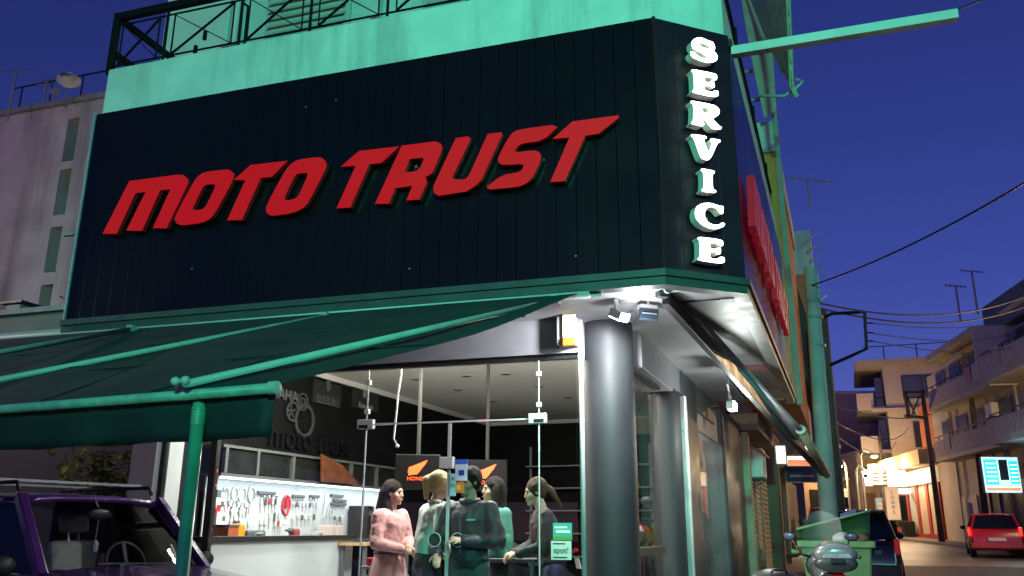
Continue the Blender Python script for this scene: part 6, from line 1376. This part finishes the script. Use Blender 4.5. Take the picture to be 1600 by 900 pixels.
m_ga = mat('grey_render', (.46, .43, .40), .85, var=.15, scale=1.2, bump=.2, stain=(.2, .19, .17), sscale=.6, samt=.6); m_gb = mat('pale_balcony', (.60, .56, .50), .8, var=.12, stain=(.28, .25, .21), sscale=.8); m_conc = mat('bare_concrete', (.27, .27, .27), .9, var=.2, bump=.3, stain=(.15, .15, .15), sscale=.7)
gR = lambda a: ground(RR(a, 0, 0).y) + .12
A_ = thing('apartment_building', 'grey three storey building with long balconies on the right', 'building', tuple(RR(6, 4, gR(6))))
MB().box(RR, -12, 13.5, .0, 9, .3, 9.0).build('wall', m_ga, A_)
MB().box(RR, 2.9, 9.4, -1.2, .6, 9.03, 9.3).build('roof_slab', m_gb, A_); MB().box(RR, 2.8, 3.0, -1.2, -.01, 7.0, 9.02).build('screen_wall', m_gb, A_); MB().box(RR, -12, 4.9, .01, 9, 9.31, 10.5).build('roof_room', m_conc, A_)
for z in (4.65, 7.0):
    bal(A_, RR, 2.4, 10.3, z, 1.0, m_gb, m_ga); bal(A_, RR, -12, 2.3, z + .05, 1.3, m_gb, m_gb)
for k, a in enumerate((-3, 0.8, 3.2, 6.2, 8.4, 11.0)):
    for z in (4.66, 7.02): win(A_, RR, a, a + (1.0 if k % 2 else 1.5), z + .05, z + 1.9, mat('dull_pane', (.03, .028, .03), .35))
for k, z in enumerate((5.9, 8.5)):
    MB().box(RR, 4.5, 5.2, -.35, -.01, z, z + .55).build('air_conditioner', m_white, A_, bevel=.02)
for a in (2.6, 6.0, 10.6): MB().tube([RR(a, -.06, 1.0), RR(a, -.06, 8.9)], .05, 6).build('drainpipe', m_greysteel, A_)
for (a, z) in ((1.6, 5.0), (7.4, 7.25), (9.6, 4.95), (-1.2, 7.4)): MB().box(RR, a, a + .75, -.33, -.01, z, z + .55).build('air_conditioner', m_white, A_, bevel=.02)
for (a, z, c_) in ((3.3, 7.78, (.5, .5, .55)), (4.2, 7.78, (.45, .3, .3)), (7.9, 5.43, (.35, .42, .5)), (0.2, 7.83, (.55, .5, .42))): MB().box(RR, a, a + .7, -1.34 if a < 2 else -1.05, -1.325 if a < 2 else -1.035, z - .55, z + .15).build('laundry', mat('cloth_%d' % int(a * 10), c_, .85), A_)
for (a, z) in ((5.0, 8.6), (-2.5, 9.2)): MB().tube([RR(a, -.95, z), RR(a + 3.0, -.95, z)], .09, 8).build('rolled_awning', m_gb, A_)
# ground floor of the grey building
MB().box(RR, 5.8, 7.9, -.03, .05, .9, 3.6).build('shop_opening', m_darkglass, A_)
for a in (5.9, 7.0, 7.95): MB().box(RR, a - .08, a + .08, -.09, -.031, .8, 3.7).build('door_frame', mat('grey_frame', (.2, .19, .18), .6), A_)
MB().box(RR, 8.5, 10.6, -.06, .03, .8, 2.9).build('panel', mat('pale_panel', (.44, .41, .37), .7, var=.1), A_)
MB().box(RR, 9.2, 9.6, -.075, -.061, 1.0, 2.6).build('niche', m_darkglass, A_)
MB().box(RR, 3.4, 5.4, -.05, .03, .7, 3.4).build('shop_opening', mat('dim_window', (.02, .03, .035), .2), A_); MB().box(RR, 2.9, 3.35, -.09, .0, .6, 3.9).build('pier', m_nb, A_)
MB().box(RR, -1.0, 2.8, -.05, .03, .7, 3.2).build('shop_opening', m_darkglass, A_)
for a in (4.9, 5.7): MB().bar(RR(a, -.95, 4.55), RR(a, -.9, 5.4), .02, .02).build('rail_post', m_blackmetal, A_)
t = thing('shop_light_sign', 'cyan and white lit pharmacy style window signs under the right balcony', 'sign', tuple(RR(4.5, -1.2, 3)))
q0 = aty(1540, 770, 31); q1 = aty(1590, 714, 31); Fm = frame((q0.x, 31, q0.z), (1, 0, 0), (0, 1, 0)); wd, ht = q1.x - q0.x, q1.z - q0.z
MB().box(Fm, 0, wd, 0, .15, 0, ht).build('sign_case', m_greysteel, t)
MB().box(Fm, .01, wd * .98, -.012, -.001, .01, ht * .99).build('lit_face', emis('sign_bluewhite', (.6, .85, 1), .8), t)
for (f0, f1, g0, g1) in ((.05, .40, .22, .93), (.72, .95, .25, .88)): MB().box(Fm, wd * f0, wd * f1, -.02, -.0125, ht * g0, ht * g1).build('cyan_panel', m_cy, t)
MB().box(Fm, wd * .45, wd * .68, -.02, -.0125, ht * .35, ht * .92).build('dark_panel', m_darkglass, t)
for k in range(5): MB().box(Fm, wd * .10, wd * .36, -.026, -.0205, ht * (.32 + k * .12), ht * (.345 + k * .12)).build('print', m_wl, t); MB().box(Fm, wd * .75, wd * .92, -.026, -.0205, ht * (.32 + k * .11), ht * (.345 + k * .11)).build('print', m_wl, t)
MB().box(Fm, wd * .05, wd * .95, -.02, -.0125, ht * .06, ht * .14).build('red_print', m_rl, t)
lamp_point('cyan_sign_lamp', Fm(wd / 2, -.8, ht * .4), 30, (.4, .85, 1.0))
lit_box('shop_board', 'yellowish board with faded capitals at the right edge', ((1588, 748), (1625, 764)), 33, mat('ochre_board', (.45, .32, .14), .6, emit=(1, .6, .2), estr=.15), [], text=[('ΖΕΡΟ', .33, .5, .62, m_ink)])
# orange shop
B_ = thing('orange_shop', 'orange shop with red framed cream roller shutters and a pale fascia', 'building', tuple(RR(17, 3, gR(17))))
m_oc = mat('orange_wall', (.55, .15, .05), .75, var=.1, stain=(.4, .12, .05), sscale=.8); m_rf = mat('red_frame', (.42, .05, .03), .5)
MB().box(RR, 13.55, 22.5, .05, 7, .4, 4.6).build('wall', m_oc, B_); MB().box(RR, 14.2, 17.5, .5, 7, 4.6, 8.0).build('upper_wall', m_oc, B_)
MB().box(RR, 13.4, 22.0, -.9, .2, 4.62, 5.35).build('balcony_parapet', mat('cream_parapet', (.52, .42, .26), .75, var=.1), B_)
MB().box(RR, 13.7, 19.6, -.25, .04, 3.75, 4.5).build('fascia_sign', mat('pale_fascia', (.75, .68, .55), .5, emit=(1, .8, .5), estr=.5), B_)
for a0 in (13.8, 15.7, 17.6): shut(B_, RR, a0 + .25, a0 + 1.65, gR(16) + .2, 3.7, mat('cream_shutter', (.62, .55, .42), .6), d=.0)
for a in (13.8, 15.7, 17.6, 19.5): MB().box(RR, a - .22, a + .22, -.10, .04, gR(16), 3.74).build('frame_post', m_rf, B_)
MB().box(RR, 13.6, 19.7, -.12, -.01, gR(16), gR(16) + .2).build('plinth', m_rf, B_)
MB().box(RR, 19.9, 22.3, -.02, .04, gR(19), 3.3).build('shop_opening', m_darkglass, B_)
t, Fm, wd, ht = lit_box('lit_sign', 'large blank white lit box sign in front of the orange shop', ((1388, 735), (1414, 760)), 47, m_wl, [(.02, .98, .97, .99, m_ink)])
lamp_point('box_sign_lamp', Fm(wd / 2, -1.2, ht * .4), 60, (1, .85, .65), .4)
lit_box('lit_sign', 'pale lit panel below the blank box sign', ((1402, 763), (1424, 772)), 48.5, emis('sign_dim', (.9, .85, .8), 1.3), [(.1, .9, .4, .6, m_wl)])
lit_box('pillar_sign', 'pale pillar sign with vertical dark letters LOOMS', ((1388, 761), (1402, 812)), 48, mat('pillar_pale', (.6, .55, .48), .6, emit=(1, .8, .6), estr=.12), [], text=[(c, .5, .82 - k * .15, .15, m_ink) for k, c in enumerate('LOOMS')])
for k, (x, y) in enumerate(((1397, 726), (1411, 728))):
    q = aty(x, y, 46.5); t = thing('wall_lamp', '%s glaring lamp on the orange shop above the blank sign' % ['left', 'right'][k], 'lamp', tuple(q), group='lamps on the orange shop'); MB().ball(q, .14, 12, 8).build('bulb', emis('warm_bulb', (1, .82, .5), 40), t, smooth=True); MB().bar(q + UP * .1, q + Vector((.4, .5, .2)), .05, .05).build('bracket', m_blackmetal, t); lamp_point('shop_lamp', q - Vector((.3, .5, .1)), 95, (1, .66, .32), .2)
q = RR(19.7, -.5, gR(19.7)); t = thing('flower_pot', 'orange flower pot with a small plant by the orange shop', 'plant pot', tuple(q)); MB().lathe(q, UP, [(.2, 0), (.28, .5), (.3, .5)], 14).build('pot', mat('terracotta', (.5, .12, .04), .6), t)
b = MB(); rp_ = random.Random(4)
for k in range(40):
    d = Vector((rp_.uniform(-1, 1), rp_.uniform(-1, 1), rp_.uniform(.3, 1.4))).normalized(); c = q + UP * .5; b.quad(c, c + d * .25 + Vector((.04, 0, 0)), c + d * .5, c + d * .25 - Vector((.04, 0, 0)))
o = b.build('leaves', mat('leaf_dull', (.08, .10, .03), .7), t); o['kind'] = 'stuff'
q = RR(18.4, -.5, gR(18.4)); t = thing('planter_box', 'dark square planter beside the red shutters', 'planter', tuple(q)); MB().box(frame(q, ur, nr), -.3, .3, -.3, .3, 0, .8).build('tub', m_plb, t, bevel=.03); MB().box(frame(q, ur, nr), -.26, .26, -.26, .26, .801, .83).build('soil', m_toold, t)
# cream corner building farther up
C_ = thing('apartment_building', 'cream four storey building with rounded balconies at the bend of the street', 'building', tuple(RR(27, 4, gR(27))))
m_cr = mat('cream_render', (.50, .44, .37), .8, var=.1, stain=(.34, .28, .22), sscale=.6)
FC = frame(RR(23.2, .3, 0), Vector((.93, -.36, 0)).normalized(), Vector((.36, .93, 0)).normalized())   # street-facing end wall, seen frontally
MB().box(FC, .0, 9, 0, 9, .5, 11.4).build('wall', m_cr, C_); MB().box(FC, -1.6, 9.2, -.5, 9, 11.41, 11.75).build('roof_slab', m_cr, C_)
MB().box(FC, -.9, 9.2, -.25, 0, 8.5, 8.7).build('ledge', m_cr, C_)
for z in (6.2, 8.9):
    MB().box(FC, -1.7, -.02, .3, 8, z - .2, z).build('balcony_slab', m_cr, C_); MB().box(FC, -1.7, -1.58, .3, 8, z + .001, z + .85).build('balcony_parapet', m_cr, C_); MB().box(FC, -1.579, -.7, .3, .42, z + .001, z + .85).build('balcony_parapet', m_cr, C_)
    MB().bar(FC(-.65, .35, z + .9), FC(-.02, .35, z + .9), .05, .05).build('rail', m_blackmetal, C_); MB().box(FC, -.5, -.02, 1.6, 3.0, z, z + 2.0).build('balcony_door', m_darkglass, C_)
for k in range(4): win(C_, FC, 1.0 + k * 1.28, 2.22 + k * 1.28, 9.25, 10.7, mat('dusk_glass', (.03, .04, .07), .1), m_blackmetal)
win(C_, FC, 1.3, 2.8, 6.2, 7.9, mat('dusk_glass', (.03, .04, .07), .1)); win(C_, FC, 1.6, 2.5, 3.6, 5.2); win(C_, FC, 4.2, 5.2, 6.3, 7.8)
for k in range(5): MB().bar(FC(.2 + k * 1.9, .2, 11.75), FC(.2 + k * 1.9, .2, 12.7), .05, .05).build('roof_rail_post', m_blackmetal, C_)
MB().bar(FC(-1.0, .2, 12.7), FC(9, .2, 12.7), .05, .05).build('roof_rail', m_blackmetal, C_)
D_ = thing('apartment_building', 'plain mauve block behind the cream building', 'building', tuple(aty(1330, 800, 70)))
q0, q1 = aty(1314, 790, 66), aty(1372, 616, 66); MB().box(frame((q0.x, 66, 0), (1, 0, 0), (0, 1, 0)), 0, q1.x - q0.x, 0, 8, 1, q1.z).build('wall', mat('mauve_render', (.34, .22, .22), .85, var=.1), D_)
MB().box(frame((q0.x, 66, 0), (1, 0, 0), (0, 1, 0)), -.05, q1.x - q0.x + .05, -.05, 8, q1.z + .001, q1.z + .25).build('roof_edge', m_ga, D_)
# shops closing the far end of the street
for k, (x0, x1, yt, Y, col, lab) in enumerate(((1302, 1332, 742, 58, (.30, .2, .13), 'low brown shop at the far left end of the street'), (1330, 1352, 715, 62, (.36, .25, .16), 'tan shop building at the far end of the street'), (1350, 1392, 705, 56, (.38, .27, .17), 'warm lit building between the far shops and the box sign'), (1262, 1304, 690, 48, (.22, .17, .14), 'dark building on the left bend of the street'))):
    q0, q1 = aty(x0, 830, Y), aty(x1, yt, Y); wd = q1.x - q0.x; t = thing('far_building', lab, 'building', (q0.x, Y, ground(Y))); Fm = frame((q0.x, Y, 0), (1, 0, 0), (0, 1, 0)); zg_ = ground(Y)
    MB().box(Fm, 0, wd, 0, 6, zg_ - .3, q1.z).build('wall', mat('far_wall_%d' % k, col, .85, var=.25, scale=1.0), t); MB().box(Fm, -.1, wd + .1, -.5, 0, q1.z - .4, q1.z - .2).build('eave', m_ga, t)
    nb_ = max(1, int(wd / 1.0))
    for j in range(nb_):
        MB().box(Fm, wd * (j + .15) / nb_, wd * (j + .85) / nb_, -.06, .0, zg_ + .1, zg_ + 2.6).build('shop_front', [m_darkglass, mat('far_lit', (.5, .3, .15), .6, emit=(1, .6, .25), estr=.35), mat('far_wood', (.18, .09, .05), .6)][(j + k) % 3], t)
        if q1.z - zg_ > 4.5: win(t, Fm, wd * (j + .25) / nb_, wd * (j + .75) / nb_, zg_ + 3.3, zg_ + 4.3)
for k, (x0, x1, y0, y1, Y, m, lab) in enumerate(((1359, 1376, 726, 757, 50, m_yl, 'tall cream lit sign with dark writing up the street'), (1378, 1386, 725, 757, 50.5, emis('sign_pale_dim', (.8, .72, .6), .8), 'narrow pale sign beside the tall cream sign'), (1352, 1362, 746, 759, 49.5, m_wl, 'small white lit sign below the blue white lamp'), (1372, 1384, 779, 812, 52, mat('poster_board', (.2, .35, .35), .6, emit=(.4, .6, .6), estr=.1), 'teal and orange poster board at the far shop'), (1314, 1326, 764, 776, 52, mat('faded_board', (.6, .5, .35), .6, emit=(1, .7, .4), estr=.3), 'faded small sign board far down the street'))):
    lit_box('street_sign', lab, ((x0, y0), (x1, y1)), Y, m, [(.2, .8, .15 + .18 * j, .22 + .18 * j, m_ink if k != 3 else m_rl) for j in range(4)])
# street lamps and poles of the far street
def street_lamp(label, px, py, Y, e, col=WARM, arm=1.0, bulb=30):
    q = aty(px, py, Y); t = thing('street_lamp', label, 'street lamp', (q.x - arm, Y, ground(Y)), group='street lamps'); g_ = ground(Y)
    MB().tube([(q.x - arm, Y, g_), (q.x - arm, Y, q.z), (q.x - arm * .7, Y, q.z + .35), (q.x, Y, q.z + .12)], .06, 8).build('mast', m_greysteel, t); MB().ball(q + UP * .05, .16, 12, 6, (1.6, 1, .5)).build('lantern', m_greysteel, t, smooth=True)
    MB().ball(q - UP * .05, .15, 12, 6, (1.3, .9, .6)).build('bulb', emis('bulb_%s' % ('w' if col == WARM else 'c'), (1, .75, .38) if col == WARM else (.8, 1, .95), bulb), t, smooth=True); lamp_point('street_light', q - UP * .3, e, col, .2); return t
street_lamp('street lamp with a warm bulb at the far left of the street', 1310, 728, 46, 800, arm=-.4)
street_lamp('street lamp with a warm bulb in front of the cream building', 1366, 712, 50, 650, arm=.8)
street_lamp('street lamp with a cold bulb beside the cream sign', 1351, 737, 50, 300, (.7, 1, .9), arm=.5)
def h_pole(label, xb, yb, xt, yt, Y, r=.14):
    b0, t0 = aty(xb, yb, Y), aty(xt, yt, Y); t = thing('utility_pole', label, 'pole', (b0.x, Y, ground(Y))); MB().tube([(b0.x, Y, ground(Y)), (t0.x, Y, t0.z)], [r, r * .7], 10).build('shaft', m_wood, t, smooth=True); return t, t0
t, t0 = h_pole('tilted wooden utility pole with cross arms before the orange shop', 1470, 832, 1441, 610, 41)
for (x0, y0, x1, y1) in ((1413, 613, 1446, 613), (1414, 650, 1448, 653), (1414, 613, 1420, 650)): MB().bar(aty(x0, y0, 41), aty(x1, y1, 41), .12, .14).build('cross_arm', m_wood, t)
for (x0, y0, x1, y1) in ((1417, 618, 1430, 648), (1437, 618, 1425, 648)): MB().bar(aty(x0, y0, 40.9), aty(x1, y1, 40.9), .06, .06).build('brace', m_wood, t)
t, t0 = h_pole('tall dark utility pole in front of the grey building', 1537, 800, 1512, 572, 36)
t, t0 = h_pole('slim lamp pole by the cream sign', 1381, 815, 1374, 665, 52, .1)
q = Vector((16.6, 21.5, 6.8)); t = thing('street_lamp', 'street lamp at the kerb just right of the picture, lighting the near road', 'street lamp', (q.x + 1.2, q.y, ground(q.y)), group='street lamps')
MB().tube([(q.x + 1.2, q.y, ground(q.y)), (q.x + 1.2, q.y, q.z), (q.x + .9, q.y, q.z + .3), (q.x, q.y, q.z + .12)], .06, 8).build('mast', m_greysteel, t); MB().ball(q + UP * .05, .2, 12, 6, (1.6, 1, .5)).build('lantern', m_greysteel, t, smooth=True); MB().ball(q - UP * .05, .16, 12, 6, (1.3, .9, .6)).build('bulb', MATS['bulb_w'], t, smooth=True); lamp_point('street_light', q - UP * .3, 1700, (1, .66, .34), .2)
# antennas of the right roofs
for k, (x, y, yb, lab) in enumerate(((1488, 445, 505, 'left of the two tv antennas on the grey roof'), (1513, 422, 495, 'right and taller of the two tv antennas on the grey roof'))):
    yagi(lab, x + 5, y + 2, 40, 1.0, (yb - y) / 1340 * 40, -.15, 5)
# ------------------------------------------------------------------ buildings on the left behind the sign
E_ = thing('apartment_building', 'tall pinkish plastered building with narrow recessed windows at the left', 'building', tuple(FR(16, 9, 0)))
m_pk = mat('pink_plaster', (.54, .46, .43), .88, var=.2, scale=1.2, bump=.4, bscale=6, stain=(.22, .17, .15), sscale=1.1, samt=.8, streak=True)
zt_ = 10.96
def colz(lst): return lst
slots = [(185, 252, 100, 116), (265, 336, 83, 103), (355, 426, 68, 89), (445, 486, 57, 75)]
sl2 = []
for (y0, y1, xl, xr) in slots:
    a_l, z1_ = on_FR((xl + xr) / 2 + 4, y0, 8); a_r, z0_ = on_FR((xl + xr) / 2 - 4, y1, 8); sl2.append(((a_l + a_r) / 2, z0_, z1_))
ac = 14.55; hwid = .17
MB().box(FR, ac + hwid, 22, 8, 14, 0, zt_).build('wall', m_pk, E_); MB().box(FR, 10, ac - hwid, 8, 14, 0, zt_).build('wall', m_pk, E_)
zs = sorted([(z0_, z1_) for _, z0_, z1_ in sl2]); prev = 0
for (z0_, z1_) in zs + [(zt_, zt_)]:
    if z0_ > prev: MB().box(FR, ac - hwid + .0, ac + hwid, 8.0, 14, prev, z0_).build('wall', m_pk, E_)
    prev = z1_
for (z0_, z1_) in zs: MB().box(FR, ac - hwid + .0, ac + hwid, 8.9, 8.95, z0_, z1_).build('window_recess', mat('recess', (.16, .09, .09), .8, var=.1), E_)
MB().box(FR, 9.95, 22.1, 7.92, 14, zt_ + .001, zt_ + .14).build('coping', m_conc, E_)
for k in range(9): MB().bar(FR(11 + k * .95, 8.3, zt_ + .1), FR(11 + k * .95, 8.3, zt_ + .95), .03, .03).build('roof_rail_post', m_blackmetal, E_)
MB().bar(FR(11, 8.3, zt_ + .95), FR(17.0, 8.3, zt_ + .95), .03, .03).build('roof_rail', m_blackmetal, E_)
t = thing('satellite_dish', 'white satellite dish on the pink building roof', 'dish', tuple(FR(14.8, 8.5, zt_))); q = aty(107, 130, 17.6)
MB().lathe(q, (.45, -.8, .35), [(.02, 0), (.16, .03), (.26, .09), (.265, .09)], 20).build('dish', m_white, t, smooth=True); MB().tube([q - Vector((.03, -.06, .05)), q - Vector((0, 0, .62))], .02, 6).build('mast', m_greysteel, t)
yagi('tall thin tv mast at the left roof corner', 26, 110, 17.5, .5, 1.3, .1, 4); yagi('small antenna between the mast and the dish', 73, 128, 17.5, .25, .5, 1.3, 4)
q = aty(86, 146, 17.6); t = thing('small_dish', 'small dim dish just left of the white one', 'dish', tuple(q)); MB().lathe(q, (.4, -.8, .3), [(.02, 0), (.1, .03), (.13, .06)], 14).build('dish', m_greysteel, t); MB().tube([q, q - UP * .4], .015, 5).build('mast', m_greysteel, t)
N_ = thing('low_building', 'low rendered building with a chimney left of the sign', 'building', tuple(FR(9, 3, 0)))
MB().box(FR, 5.75, 14, 2.5, 7, 0, 4.1).build('wall', mat('teal_grey_render', (.14, .145, .14), .85, var=.2, scale=2, stain=(.15, .15, .15), sscale=1.5), N_); MB().box(FR, 5.7, 14, 2.42, 7, 4.101, 4.17).build('coping', m_conc, N_)
q = on_FR(28, 495, 2.9); MB().box(FR, q[0] - .12, q[0] + .12, 2.8, 3.05, 4.17, 4.36).build('chimney', m_conc, N_); MB().box(FR, q[0] - .2, q[0] + .2, 2.74, 3.1, 4.37, 4.40).build('chimney_cap', m_blackmetal, N_)
t = MB().box(FR, 5.5, 9, 2.1, 2.22, 0, 2.75).build('boundary_wall', mat('dark_wall', (.028, .030, .032), .6, var=.2)); tag(t, 'dark boundary wall behind the purple car', 'wall')
q = Vector((-11.5, 9.0, 5.6)); t = thing('street_lamp', 'street lamp on the side lane left of the picture, lighting the pink building', 'street lamp', (q.x, q.y, 0), group='street lamps')
MB().tube([(q.x, q.y, 0), (q.x, q.y, q.z - .1)], .06, 8).build('mast', m_greysteel, t); MB().ball(q + UP * .1, .2, 12, 6, (1.2, 1.2, .5)).build('lantern', m_greysteel, t, smooth=True); MB().ball(q - UP * .02, .13, 12, 6).build('bulb', MATS['bulb_w'], t, smooth=True); lamp_point('lane_light', q - UP * .3, 800, (1, .80, .68), .2)
# wires at the sign's left edge
t = thing('cable', 'loose cable and clamp hanging at the left edge of the sign', 'cable', tuple(FR(5.55, .1, 4.2)))
pts = [onplane(x, y, FR(0, .12, 0), nf) for x, y in ((122, 348), (123, 365), (117, 400), (108, 470), (94, 463))]; MB().tube(pts, .008, 5).build('wire', m_blackmetal, t); MB().box(frame(onplane(108, 367, FR(0, .12, 0), nf), uf, nf), -.06, .06, -.02, .02, -.01, .012).build('clamp', m_greysteel, t)
# ------------------------------------------------------------------ leafy plant behind the car
def leafy(label, px, py, Y, h, wdt, n, seed):
    rb = random.Random(seed); c = aty(px, py, Y); base = Vector((c.x, c.y, 0)); t = thing('leafy_shrub', label, 'shrub', tuple(base))
    st = MB(); lf = MB()
    for k in range(14):
        top_ = Vector((c.x + rb.uniform(-1, 1) * wdt, c.y + rb.uniform(-.4, .4), c.z + rb.uniform(-.15, .5) * h)); mid = base.lerp(top_, .55) + Vector((rb.uniform(-.06, .06), 0, .1)); st.tube([base + Vector((rb.uniform(-.05, .05), 0, .05)), mid, top_], [.016, .010, .004], 5)
        for j in range(n // 14):
            q = mid.lerp(top_, rb.uniform(-.9, 1.05)) + Vector((rb.gauss(0, .07), rb.gauss(0, .07), rb.gauss(0, .05))); d = Vector((rb.gauss(0, 1), rb.gauss(0, 1), rb.uniform(-.6, .6))).normalized(); s = d.cross(UP).normalized() * rb.uniform(.03, .05); L_ = rb.uniform(.09, .16); dn = Vector((0, 0, -.35))
            lf.add([q, q + d * L_ * .4 + s, q + (d + dn * .5) * L_, q + d * L_ * .4 - s], [(0, 1, 2, 3)])
    st.build('stems', mat('bark', (.10, .07, .045), .8), t); o = lf.build('foliage', mat('leaf', (.34, .42, .08), .5, var=.45, scale=9), t); o['kind'] = 'stuff'
leafy('leafy green shrub rising behind the purple car roof', 162, 732, 9.0, .5, .40, 1400, 11)
